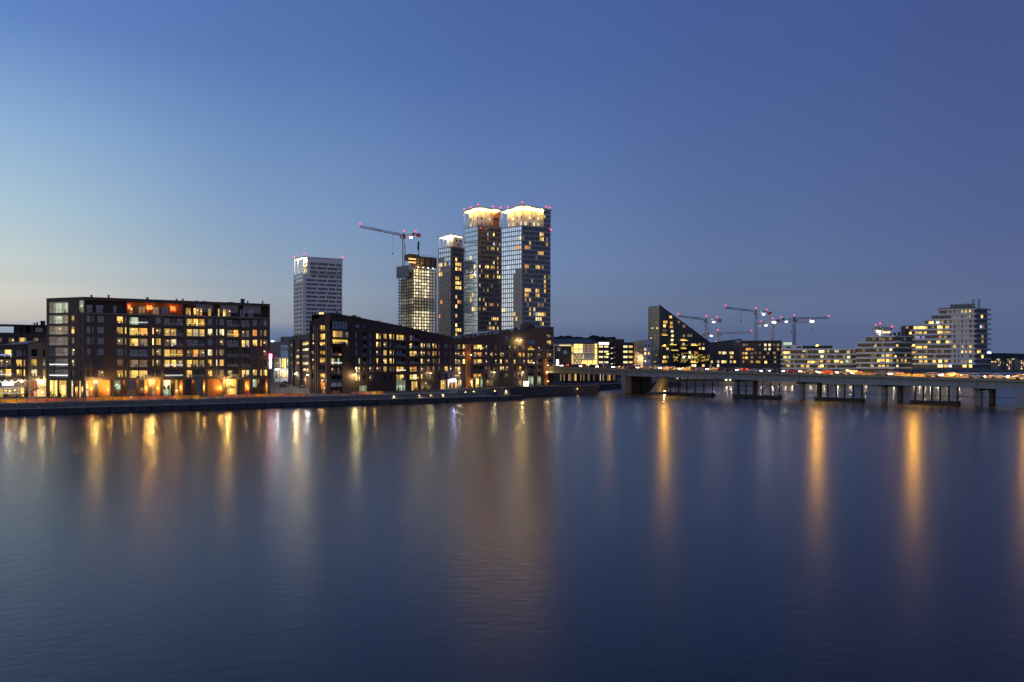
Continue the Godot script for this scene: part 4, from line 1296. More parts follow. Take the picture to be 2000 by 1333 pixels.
func crown(t: Tower, deck: float, lo: float, hi: float, wall: Material, soffit_e: float, inset: float, orange := false) -> Array:
	# a set-back lit top storey under a flaring roof whose near corner rises
	var b := t.b
	var by := b.position.y
	core(t, lo - 0.3, inset, wall, "crown_wall", deck)
	var p := plan(t, 1.2, 0)
	var ys := [lo, hi, lo + 1.0, lo - 0.6]
	var pts := []
	for i in 4: pts.append(Vector3(p[i].x, by + ys[i], p[i].z))
	var rm := MB.new()
	rm.poly(pts, 0.7)
	part(b, "crown_roof", rm.done(), mat("white_panel"))
	# glowing soffit just under the roof, inset a little
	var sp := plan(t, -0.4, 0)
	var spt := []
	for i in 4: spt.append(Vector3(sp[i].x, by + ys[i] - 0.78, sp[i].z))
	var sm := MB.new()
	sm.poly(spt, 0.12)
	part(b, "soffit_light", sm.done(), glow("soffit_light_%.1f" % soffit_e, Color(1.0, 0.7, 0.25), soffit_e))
	# windows in the set-back wall
	var wp := plan(t, -inset, 0)
	for e in [[0, 1], [1, 2]]:
		var wf := Face.new(Vector3(wp[e[0]].x, by + deck, wp[e[0]].z), Vector3(wp[e[1]].x, by + deck, wp[e[1]].z))
		var cnt := int(wf.length / 3.2)
		for i in cnt:
			for r in 2:
				if rng.randf() < 0.35: continue
				part(b, "crown_window", bx(q5(rng.randf_range(0.8, 1.8)), q5(rng.randf_range(1.6, 2.6)), 0.16), pane_mat("b") if rng.randf() < 0.6 else lit("w", 0), wf.at((i + 0.5) * wf.length / cnt, 2.4 + r * 4.4, 0.04))
	# leaning columns
	var q := plan(t, -0.6, by + deck)
	var cm := MB.new()
	var legs := []
	for i in 3:
		legs.append([q[i], spt[i]])
	for e in [[0, 1, 0.33], [0, 1, 0.66], [1, 2, 0.33], [1, 2, 0.66]]:
		legs.append([q[e[0]].lerp(q[e[1]], e[2]), spt[e[0]].lerp(spt[e[1]], e[2])])
	for e in legs:
		var c2 := MB.new(); c2.bar(e[0].lerp((q[0] + q[2]) / 2, 0.06), e[1], 0.45)
		part(b, "crown_column", c2.done(), mat("white_panel"))
	# lamps under the soffit light the wall
	var s2 := plan(t, -1.2, 0)
	for e in [[0, 1, 0.25], [0, 1, 0.75], [1, 2, 0.25], [1, 2, 0.75]]:
		var a: Vector3 = s2[e[0]].lerp(s2[e[1]], e[2])
		var yy: float = lerpf(ys[e[0]], ys[e[1]], e[2])
		omni(b, Vector3(a.x, by + yy - 1.7, a.z) - b.position, lin(1.0, 0.55, 0.12), 44.0, 0.5)
	# parapet rail round the deck
	for f in [t.fl, t.fr]:
		var rm2 := MB.new()
		var n := int(f.length / 1.2)
		for i in n + 1: rm2.box(Vector3(f.length * i / n, 0.9, 0), Vector3(0.16, 1.8, 0.16))
		rm2.box(Vector3(f.length / 2, 1.8, 0), Vector3(f.length, 0.14, 0.14))
		part(b, "deck_railing", rm2.done(), mat("tower_panel"), f.at(0, deck, -0.2))
		pass
	return spt

func towers():
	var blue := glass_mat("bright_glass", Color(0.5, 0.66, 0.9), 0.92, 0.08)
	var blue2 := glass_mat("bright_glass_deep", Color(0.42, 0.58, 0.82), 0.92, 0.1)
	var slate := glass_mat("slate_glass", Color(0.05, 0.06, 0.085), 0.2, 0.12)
	var black := pane_mat(".")
	# ---- tallest tower
	var t := tower("glass_tower", "tallest glass tower with glowing flared crown and slim side shaft", 1019.5, 560, 978.6, 572.5, 1075.5, 570.5)
	var top := t.fr.v(1019.5, 441.0)
	var lit_r := zpts([[938, 445], [925, 438], [900, 488, "o"], [1025, 365, "w"], [1042, 365], [1025, 410], [1042, 412], [1085, 440, "r"], [1085, 475, "o"], [1020, 543], [1042, 545], [885, 682, "o"], [905, 682, "o"], [1000, 682], [1018, 684, "d"], [1068, 770], [1068, 815], [1068, 858, "o"], [890, 900, "Y"], [912, 900], [935, 900, "Y"], [1000, 903], [1015, 903, "w"], [1068, 903, "o"], [890, 945, "o"], [915, 945], [1000, 945], [890, 990, "o"], [925, 990], [1005, 1032, "d"], [1025, 1032, "d"], [1050, 1032, "d"], [925, 1075], [975, 1070, "w"], [925, 1120, "y"], [1000, 1125, "w"], [1022, 1125, "Y"], [1045, 1125], [1068, 1125, "o"], [1000, 1165, "w"], [1022, 1165], [1048, 1210]], 840, 380, 4.762)
	var lit_l := zpts([[810, 500, "o"], [825, 497], [840, 405, "w"], [745, 655, "w"], [725, 665, "c"], [680, 1090, "w"], [670, 1085], [780, 1120], [810, 1170], [690, 880, "w"]], 840, 380, 4.762)
	var band := (top - 34.0) / 22.0
	var pickl := func(x, y, i, j):
		var k := near_any(lit_l, x, y, 2.4, 4.2)
		if k: return lit(k, 0)
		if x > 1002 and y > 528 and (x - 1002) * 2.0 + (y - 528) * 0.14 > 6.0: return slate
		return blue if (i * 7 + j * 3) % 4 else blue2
	var pickr := func(x, y, i, j):
		var k := near_any(lit_r, x, y, 2.3, 4.4)
		if k: return lit(k, (i * 3 + j) % 4)
		if (i * 11 + j * 7) % 19 == 0: return lit("d", (i + j) % 4)
		return slate if (i * 5 + j) % 3 else black
	grid_face(t, t.fl, edges(0.4, t.fl.length - 0.4, 10), edges(34.0, top, 22), mat("tower_panel"), pickl, 0.3, 0.22, 0.75)
	grid_face(t, t.fr, edges(0.4, t.fr.length - 0.4, 13), edges(34.0, top, 22), mat("tower_panel"), pickr, 0.3, 0.3, 1.0)
	core(t, top, 0.35, mat("tower_panel"))
	var lo := t.fl.v(990, 411.5)
	var hi := t.fr.v(1019, 400.0)
	var sp := crown(t, top, lo, hi, mat("cream_panel"), 5.0, 4.6)
	# slim shaft at the far side that rises beside the crown
	var su := t.fr.u(1061.5)
	var sh := t.fr.v(1068, 409.0)
	part(t.b, "side_shaft", bx(q5(t.fr.length - su), q5(sh - top), 9.0), mat("tower_panel"), t.fr.at((su + t.fr.length) / 2, (sh + top) / 2, -4.2))
	for r in 4:
		for i in 3:
			var vv := top + 1.6 + r * (sh - top) / 4.2
			part(t.b, "shaft_window", bx(1.1, 1.6, 0.12), lit("y", 0) if r == 2 and i == 0 else slate, t.fr.at(su + 0.9 + i * 1.6, vv, 0.36))
	part(t.b, "lit_loggia", bx(3.2, 1.8, 0.2), lit("Y", 1), t.fr.at(t.fr.u(1057.0), t.fr.v(1057, 423.0), -0.5))
	for p in [[0.0, 1.0, 0.3], [1.0, 1.0, 1.0], [1.0, 2.0, 0.85]]:
		var q: Vector3 = sp[int(p[0])].lerp(sp[int(p[1])], p[2])
		beacon(t.b, q + Vector3(0, 2.2, 0))
	beacon(t.b, t.fr.pos(t.fr.length - 0.6, sh + 1.4, -0.6))
	beacon(t.b, t.fr.pos(t.fr.length + 0.3, top - 1.6, 0.3), 0.4)
	finish(t)
	# ---- second tower
	t = tower("brick_grid_tower", "tall tower with blue glass side, beige window grid and lit yellow crown", 933.5, 592, 905.7, 605, 978.6, 603)
	top = t.fr.v(933.5, 441.5)
	var l2 := zpts([[372, 570, "w"], [420, 678, "w"], [380, 762], [402, 762], [378, 970], [408, 955], [340, 1052], [385, 1048, "w"], [410, 1085], [345, 1052], [420, 1048]], 840, 380, 4.762)
	var r2 := zpts([[597, 362, "Y"], [540, 355, "c"], [540, 400, "d"], [462, 672, "w"], [510, 678, "Y"], [540, 680, "Y"], [570, 682], [600, 684], [630, 684], [645, 485, "c"], [590, 478, "c"], [570, 520], [600, 522], [636, 525, "Y"], [600, 640, "w"], [636, 605], [460, 755], [515, 758], [540, 762], [600, 762], [625, 766, "Y"], [648, 770, "Y"], [632, 720, "w"], [465, 835, "o"], [545, 885], [462, 960, "w"], [500, 962], [556, 1008, "o"], [582, 1010, "o"], [622, 1048, "o"], [465, 1080], [505, 1080], [526, 1040, "w"], [580, 1168], [602, 1168, "Y"], [632, 1168], [560, 1205, "w"], [565, 1245], [595, 1245], [630, 1245]], 840, 380, 4.762)
	var p2l := func(x, y, i, j):
		var k := near_any(l2, x, y, 2.5, 4.2)
		if k: return lit(k, 0)
		return blue if (i * 3 + j * 5) % 4 else blue2
	var p2r := func(x, y, i, j):
		var k := near_any(r2, x, y, 2.1, 4.2)
		if k: return lit(k, (i * 3 + j) % 4)
		if (i * 11 + j * 7) % 17 == 0: return lit("d", (i + j) % 4)
		return black if (i + j) % 4 else slate
	grid_face(t, t.fl, edges(0.4, t.fl.length - 0.4, 7), edges(32.0, top, 23), mat("tower_panel"), p2l, 0.3, 0.2, 0.55)
	rough_mat("taupe_panel", Color(0.2, 0.175, 0.15), Color(0.27, 0.24, 0.205), 0.04, 0.7, 0.02, 23)
	grid_face(t, t.fr, edges(0.6, t.fr.length - 0.3, 11), edges(32.0, top, 23), mat("taupe_panel"), p2r, 0.35, 0.62, 1.45)
	core(t, top, 0.35, mat("taupe_panel"))
	lo = t.fl.v(912, 412.0)
	hi = t.fr.v(934, 404.0)
	sp = crown(t, top, lo, hi, mat("cream_panel"), 5.0, 4.2)
	part(t.b, "orange_wall", bx(q5(t.fr.length * 0.36), q5(lo - top - 1.5), 0.3), mat("orange_wood"), t.fr.at(t.fr.length * 0.82, (lo + top) / 2 - 0.4, -1.9))
	for i in 4: part(t.b, "loggia_window", bx(1.1, 2.0, 0.1), black, t.fr.at(t.fr.length * 0.68 + i * 1.5, (lo + top) / 2 + 0.4, -1.7))
	for p in [[0.0, 1.0, 0.0], [0.0, 1.0, 0.45], [1.0, 1.0, 1.0], [1.0, 2.0, 0.65], [2.0, 2.0, 1.0]]:
		var q: Vector3 = sp[int(p[0])].lerp(sp[int(p[1])], p[2])
		beacon(t.b, q + Vector3(0, 2.2, 0))
	beacon(t.b, t.fr.pos(2.0, top - 1.8, 0.4), 0.35, 9.0, 0.0)
	finish(t)
	# ---- third tower
	t = tower("white_frame_tower", "shorter dark tower topped by a white open lit frame", 880.2, 628, 855.7, 640, 905.6, 638)
	top = t.fr.v(880.2, 482.5)
	var r3 := zpts([[243, 620, "Y"], [245, 660, "Y"], [262, 662], [280, 660, "Y"], [243, 700, "Y"], [262, 702], [280, 698], [245, 770], [265, 772], [240, 812, "Y"], [262, 812, "Y"], [285, 812, "Y"], [245, 848], [250, 885, "Y"], [270, 885, "Y"], [235, 945], [270, 1000, "o"], [240, 1035, "Y"], [250, 1150], [250, 1225, "Y"], [250, 1265, "Y"], [272, 1270, "Y"], [240, 1285]], 840, 380, 4.762)
	var l3 := zpts([[85, 740, "Y"], [100, 735], [80, 1130, "o"], [100, 1015, "o"], [110, 660, "w"], [140, 665], [85, 665], [90, 700]], 840, 380, 4.762)
	var p3l := func(x, y, i, j):
		var k := near_any(l3, x, y, 2.5, 4.2)
		if k: return lit(k, 0)
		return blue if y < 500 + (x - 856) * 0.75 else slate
	var p3r := func(x, y, i, j):
		var k := near_any(r3, x, y, 2.4, 4.4)
		if k: return lit(k, (i * 3 + j) % 4)
		return black if i else null
	grid_face(t, t.fl, edges(0.3, t.fl.length - 0.3, 6), edges(24.0, top, 21), mat("tower_panel"), p3l, 0.3, 0.25, 0.95)
	grid_face(t, t.fr, edges(0.3, t.fr.length - 0.3, 6), edges(24.0, top, 21), mat("taupe_panel"), p3r, 0.3, 0.4, 1.3)
	part(t.b, "blank_pier", bx(2.6, q5(t.fr.v(884, 570.0) - 20.0), 0.5), mat("taupe_panel"), t.fr.at(2.0, (t.fr.v(884, 570.0) + 20.0) / 2, 0.1))
	core(t, top, 0.35, mat("taupe_panel"))
	var ct := t.fr.v(880, 458.0)
	var p4 := plan(t, 0.2, 0)
	var by := t.b.position.y
	var rm := MB.new()
	rm.poly([Vector3(p4[0].x, by + ct - 0.4, p4[0].z), Vector3(p4[1].x, by + ct + 0.6, p4[1].z), Vector3(p4[2].x, by + ct, p4[2].z), Vector3(p4[3].x, by + ct, p4[3].z)], 0.7)
	part(t.b, "crown_roof", rm.done(), mat("white_panel"))
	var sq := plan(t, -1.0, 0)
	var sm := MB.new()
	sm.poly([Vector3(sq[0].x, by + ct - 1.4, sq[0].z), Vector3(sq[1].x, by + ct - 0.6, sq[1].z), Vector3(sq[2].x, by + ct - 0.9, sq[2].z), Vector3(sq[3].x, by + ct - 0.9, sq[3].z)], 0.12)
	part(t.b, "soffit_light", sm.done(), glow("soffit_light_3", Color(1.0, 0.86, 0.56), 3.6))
	for e in [0.04, 0.38, 0.97]:
		var a := t.fl.pos(t.fl.length * e, top, -0.6)
		var c2 := MB.new(); c2.bar(a, Vector3(a.x, by + ct - 0.6, a.z), 0.6)
		part(t.b, "crown_column", c2.done(), mat("white_panel"))
	part(t.b, "stair_core", bx(q5(t.fr.length * 0.75), q5(ct - top - 0.8), 8.0), mat("cream_panel"), t.fr.at(t.fr.length * 0.62, (ct + top) / 2 - 0.3, -5.5))
	for i in 3:
		part(t.b, "stair_window", bx(1.2, 2.0, 0.1), black, t.fr.at(t.fr.length * 0.55 + i * 2.0, (ct + top) / 2 + 1.0 - (i % 2) * 3.0, -1.42))
	omni(t.b, t.fl.pos(t.fl.length * 0.6, ct - 2.4, -2.5) - t.b.position, lin(1.0, 0.82, 0.5), 40.0, 0.6)
	omni(t.b, t.fr.pos(t.fr.length * 0.2, ct - 2.4, -1.6) - t.b.position, lin(1.0, 0.82, 0.5), 25.0, 0.6)
	finish(t)
	# ---- the broad white tower on its own
	t = tower("banded_tower", "pale tower with horizontal dark window bands and a cut away lit corner", 591.5, 560, 573.5, 573, 669.0, 574)
	top = t.fr.v(600, 501.5)
	var cut := t.fr.v(591, 534.5)
	var p5r := func(x, y, i, j):
		if absf(x - 626) < 2.5 and absf(y - 614) < 4: return lit("Y", 0)
		if absf(x - 629) < 2.5 and absf(y - 614) < 4: return lit("Y", 0)
		if y < 545 and x < 606: return null
		return slate if (i + j * 2) % 5 else black
	var p5l := func(x, y, i, j):
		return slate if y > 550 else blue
	var ur := []
	var u0 := t.fr.u(597.5)
	for i in 15: ur.append(lerpf(u0, t.fr.length - 0.9, i / 14.0))
	var rows5 := edges(cut - 16 * 3.03, cut, 16)
	grid_face(t, t.fr, ur, rows5, mat("ivory_panel"), p5r, 0.3, 0.16, 1.45)
	var ur2 := []
	for i in 14: ur2.append(lerpf(t.fr.u(606.0), t.fr.length - 0.9, i / 13.0))
	grid_face(t, t.fr, ur2, edges(cut, cut + 3 * 3.03, 3), mat("ivory_panel"), p5r, 0.3, 0.16, 1.25)
	grid_face(t, t.fl, edges(0.3, t.fl.length - 0.3, 6), edges(cut - 16 * 3.03, cut, 16), mat("ivory_panel"), p5l, 0.3, 0.5, 1.1)
	core(t, cut, 0.3, mat("ivory_panel"))
	part(t.b, "corner_pier", bx(q5(u0 - 0.3), q5(cut - 18.0), 0.4), mat("ivory_panel"), t.fr.at(u0 / 2, (cut + 18.0) / 2, -0.1))
	for e in 20:
		for k in 3:
			var pu: float = u0 + (t.fr.length - u0) * (0.3 + 0.27 * k) + [0.0, 1.1, -0.9][(e * 2 + k) % 3]
			var pv := cut + 3 * 3.03 - (e + 0.5) * 3.03
			if pv < 24.0: continue
			part(t.b, "window_pier", bx(0.75, 1.7, 0.34), mat("ivory_panel"), t.fr.at(pu, pv, 0.0))
	# the top storeys, set back from the near corner
	var back := t.fr.u(599.5)
	part(t.b, "upper_storeys", bx(q5(t.fr.length - back), q5(top - cut - 0.02), q5(t.fl.length)), mat("ivory_panel"), t.fr.at((back + t.fr.length) / 2, (top + cut) / 2, -t.fl.length / 2 - 0.2))
	var p6 := plan(t, 0.3, by + top)
	var r6 := MB.new(); r6.poly(p6, 0.7)
	part(t.b, "crown_roof", r6.done(), mat("white_panel"))
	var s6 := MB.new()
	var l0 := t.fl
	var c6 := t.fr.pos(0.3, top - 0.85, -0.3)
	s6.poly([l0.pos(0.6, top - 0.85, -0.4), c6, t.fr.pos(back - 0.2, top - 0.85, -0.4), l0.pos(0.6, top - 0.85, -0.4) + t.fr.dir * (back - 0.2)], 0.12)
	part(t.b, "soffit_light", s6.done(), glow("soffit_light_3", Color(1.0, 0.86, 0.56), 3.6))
	for e in [0.05, 0.4, 0.96]:
		var a := l0.pos(l0.length * e, cut, -0.4)
		var c2 := MB.new(); c2.bar(a, a + UPV * (top - cut - 0.4) - t.fl.dir * 0.6, 0.55)
		part(t.b, "crown_column", c2.done(), mat("white_panel"))
	for r in 3:
		for i in 4: part(t.b, "loggia_window", bx(0.12, 1.7, 1.3), black if (i + r) % 3 else lit("y", 0), Transform3D(t.fr.at(0, 0).basis, t.fr.pos(back - 0.1, cut + 1.8 + r * 3.1, -1.6 - i * 2.0)))
	omni(t.b, t.fr.pos(back * 0.4, top - 2.4, -2.0) - t.b.position, lin(1.0, 0.82, 0.48), 50.0, 0.6)
	omni(t.b, t.fl.pos(t.fl.length * 0.4, top - 2.4, -2.0) - t.b.position, lin(1.0, 0.82, 0.48), 36.0, 0.6)
	beacon(t.b, t.fl.pos(0.0, top + 1.0, 0.0))
	beacon(t.b, t.fr.pos(1.0, top + 1.6, -0.6))
	beacon(t.b, t.fr.pos(t.fr.length, top + 1.0, -0.4))
	finish(t)
	# ---- the tower under construction
	t = tower("unfinished_tower", "unfinished concrete tower glowing inside under brown formwork", 807.0, 603, 779.6, 616, 850.0, 615)
	top = t.fr.v(807, 519.0)
	var ltop := t.fl.v(790, 541.0)
	var n := 26
	var fh := (top - 22.0) / n
	for j in n:
		var sl := MB.new()
		sl.poly(plan(t, 0.3, by + 22.0 + j * fh), 0.45)
		part(t.b, "floor_slab", sl.done(), mat("quay_concrete"))
	core(t, top - 1.0, 6.0, mat("cream_panel"), "lift_core", 18.0)
	for f in [t.fl, t.fr]:
		var hh: float = ltop if f == t.fl else top - 2.0
		var cnt := 6 if f == t.fl else 8
		for i in cnt + 1:
			part(t.b, "column", bx(0.4, q5(hh - 20.0), 0.4), mat("dark_concrete"), f.at(f.length * i / cnt, (hh + 20.0) / 2, -0.1))
		# self-lit panels that stand for the glow inside the open floors
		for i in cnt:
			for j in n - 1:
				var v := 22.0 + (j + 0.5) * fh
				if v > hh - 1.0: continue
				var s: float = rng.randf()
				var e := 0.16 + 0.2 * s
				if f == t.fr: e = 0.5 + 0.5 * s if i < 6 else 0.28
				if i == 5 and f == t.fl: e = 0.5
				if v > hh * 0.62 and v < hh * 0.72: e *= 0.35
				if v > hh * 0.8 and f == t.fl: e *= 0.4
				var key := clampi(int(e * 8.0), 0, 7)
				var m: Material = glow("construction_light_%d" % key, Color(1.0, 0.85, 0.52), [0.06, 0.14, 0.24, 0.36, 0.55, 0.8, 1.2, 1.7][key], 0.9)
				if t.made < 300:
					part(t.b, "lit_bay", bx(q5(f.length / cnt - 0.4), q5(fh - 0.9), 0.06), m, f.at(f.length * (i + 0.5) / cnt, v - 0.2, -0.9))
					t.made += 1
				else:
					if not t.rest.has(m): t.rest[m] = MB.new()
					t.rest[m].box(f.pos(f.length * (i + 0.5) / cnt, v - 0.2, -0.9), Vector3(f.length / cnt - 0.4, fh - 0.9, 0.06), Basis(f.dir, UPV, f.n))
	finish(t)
	rough_mat("formwork_wood", Color(0.13, 0.075, 0.035), Color(0.22, 0.135, 0.065), 0.1, 0.85, 0.03, 31)
	var fr := t.fr
	var fw0 := fr.v(830, 520.0)
	var fw1 := fr.v(830, 502.0)
	part(t.b, "formwork", bx(q5(fr.length + 1.0), q5(fw1 - fw0), 7.0), mat("formwork_wood"), fr.at(fr.length / 2 + 0.6, (fw0 + fw1) / 2, -3.0))
	part(t.b, "formwork", bx(9.0, q5(fr.v(815, 497.0) - fw0 - 4.0), 8.0), mat("formwork_wood"), fr.at(1.5, (fr.v(815, 497.0) + fw0 + 4.0) / 2, -5.0))
	for i in 13:
		part(t.b, "formwork_rib", bx(0.3, q5(fw1 - fw0 - 0.4), 0.3), mat("steel_dark") if i % 3 == 0 else mat("beige_render"), fr.at(fr.length * i / 12.0 + 0.6, (fw0 + fw1) / 2, 0.62))
	for i in 3: part(t.b, "formwork_waler", bx(q5(fr.length + 1.2), 0.22, 0.24), mat("steel_dark"), fr.at(fr.length / 2 + 0.6, lerpf(fw0, fw1, 0.15 + 0.33 * i), 0.86))
	part(t.b, "guard_rail", bx(q5(fr.length + 1.0), 0.16, 0.16), mat("tower_panel"), fr.at(fr.length / 2 + 0.6, fw1 + 1.2, 0.3))
	for i in 9: part(t.b, "guard_post", bx(0.16, 1.3, 0.16), mat("tower_panel"), fr.at(0.6 + fr.length * i / 8.0, fw1 + 0.6, 0.3))
	for i in 4: part(t.b, "work_lamp", bx(1.0, 0.5, 0.3), glow("work_lamp_glow", Color(1.0, 0.9, 0.7), 4.0), fr.at(fr.length * (0.2 + 0.22 * i), fw0 - 1.4, 0.9))
	part(t.b, "work_platform", bx(q5(fr.length + 2.0), 0.5, 9.0), mat("formwork_wood"), fr.at(fr.length / 2, fw0 - 0.6, -3.4))
	for j in 2: part(t.b, "lit_deck", bx(6.5, 1.2, 0.3), glow("work_light", Color(1.0, 0.6, 0.22), 1.1), fr.at(-1.6, fr.v(809, 507.0 + j * 6.5), -3.0 + 4.2))
	var cage := MB.new()
	var cg0 := t.fl.v(786, 543.0)
	var cg1 := t.fl.v(786, 520.5)
	for i in 9:
		var uu := -2.4 + i * (t.fl.length * 0.75 + 2.4) / 8.0
		cage.bar(Vector3(uu, cg0, 0.9), Vector3(uu, cg1, 0.9), 0.22)
	for j in 7: cage.bar(Vector3(-2.4, lerpf(cg0, cg1, j / 6.0), 0.9), Vector3(t.fl.length * 0.75, lerpf(cg0, cg1, j / 6.0), 0.9), 0.22)
	part(t.b, "scaffold_cage", cage.done(), mat("tower_panel"), t.fl.at(0, 0))
	part(t.b, "scaffold_net", bx(q5(t.fl.length * 0.75 + 2.4), q5(cg1 - cg0), 0.1), mat("scaffold_netting", Color(0.2, 0.21, 0.22), 0.9), t.fl.at((t.fl.length * 0.75 - 2.4) / 2, (cg0 + cg1) / 2, 0.7))
	part(t.b, "pale_sheet", bx(3.0, 6.0, 0.1), mat("beige_render"), t.fl.at(t.fl.length - 1.8, t.fl.v(801, 524.0), 1.1))
	# balcony props along the left edge and the hoist rails on the right
	var props := MB.new()
	for j in n: props.box(Vector3(-0.9, 22.0 + j * fh, 0), Vector3(1.8, 0.5, 0.8))
	part(t.b, "edge_protection", props.done(), mat("dark_concrete"), t.fl.at(0, 0))
	for e in [0.6, 2.6]:
		var hm := MB.new()
		var hv := fr.v(850, 522.0)
		hm.bar(Vector3(0, 18, 0), Vector3(0, hv, 0), 0.7)
		part(t.b, "hoist_rail", hm.done(), mat("white_panel"), fr.at(fr.length + e, 0, 0.5))
	# placing boom on the roof
	var boom := MB.new()
	var b0 := fr.pos(fr.u(823.0), fr.v(823, 499.0), -4.0)
	boom.bar(b0, b0 + UPV * 4.0, 0.5)
	boom.bar(b0 + UPV * 3.6, b0 + Vector3(-0.6, 5.5, 0), 0.7)
	boom.bar(b0 + Vector3(-0.6, 5.0, 0), b0 + Vector3(-0.2, 11.5, 0), 1.3)
	part(t.b, "placing_boom", boom.done(), mat("steel_dark"))
	omni(t.b, fr.pos(3.0, fw0 - 3.0, 4.0) - t.b.position, lin(1.0, 0.7, 0.34), 60.0, 0.4)
	# ---- cranes
	var cb := fr.pos(0, 0, -8.0)
	tower_crane("red and grey tower crane rising above the unfinished tower", gp(788.5, 622, fr.v(807, 560.0)), pt(788.5, 466.0, 622).y, pt(703.5, 444.0, 600), pt(821.0, 460.0, 628), "red", true)
	tower_crane("pale tower crane whose jib starts behind the wedge building's slope", gp(1380.0, 700, 30.0), pt(1380.0, 630.0, 700).y, pt(1325.0, 619.0, 690), pt(1409.0, 627.0, 705), "pale", true)
	tower_crane("tall white tower crane with long jib over the brick roofs", gp(1477.0, 720, 20.0), pt(1477.0, 614.0, 720).y, pt(1417.5, 602.5, 700), pt(1507.0, 613.0, 726), "pale", true)
	tower_crane("short beige tower crane standing behind the dark brick block", gp(1509.5, 760, 20.0), pt(1509.5, 634.0, 760).y, pt(1583.0, 630.0, 760), pt(1478.0, 637.0, 765), "beige", true)
	tower_crane("dark twin mast crane with floodlights and long thin jib", gp(1551.5, 740, 20.0), pt(1551.5, 628.0, 740).y, pt(1618.5, 622.5, 740), pt(1515.0, 628.0, 740), "dark", true)
	tower_crane("low lattice crane with white floodlights above the dark wing", gp(1402.5, 800, 20.0), pt(1402.5, 656.0, 800).y, pt(1468.0, 651.0, 800), pt(1372.0, 655.0, 800), "beige", false)
	tower_crane("small crane on the roof of the stepped terrace block", gp(1719.5, 560, 30.0), pt(1719.5, 648.0, 560).y, pt(1743.0, 645.0, 560), pt(1708.0, 645.0, 560), "beige", false)

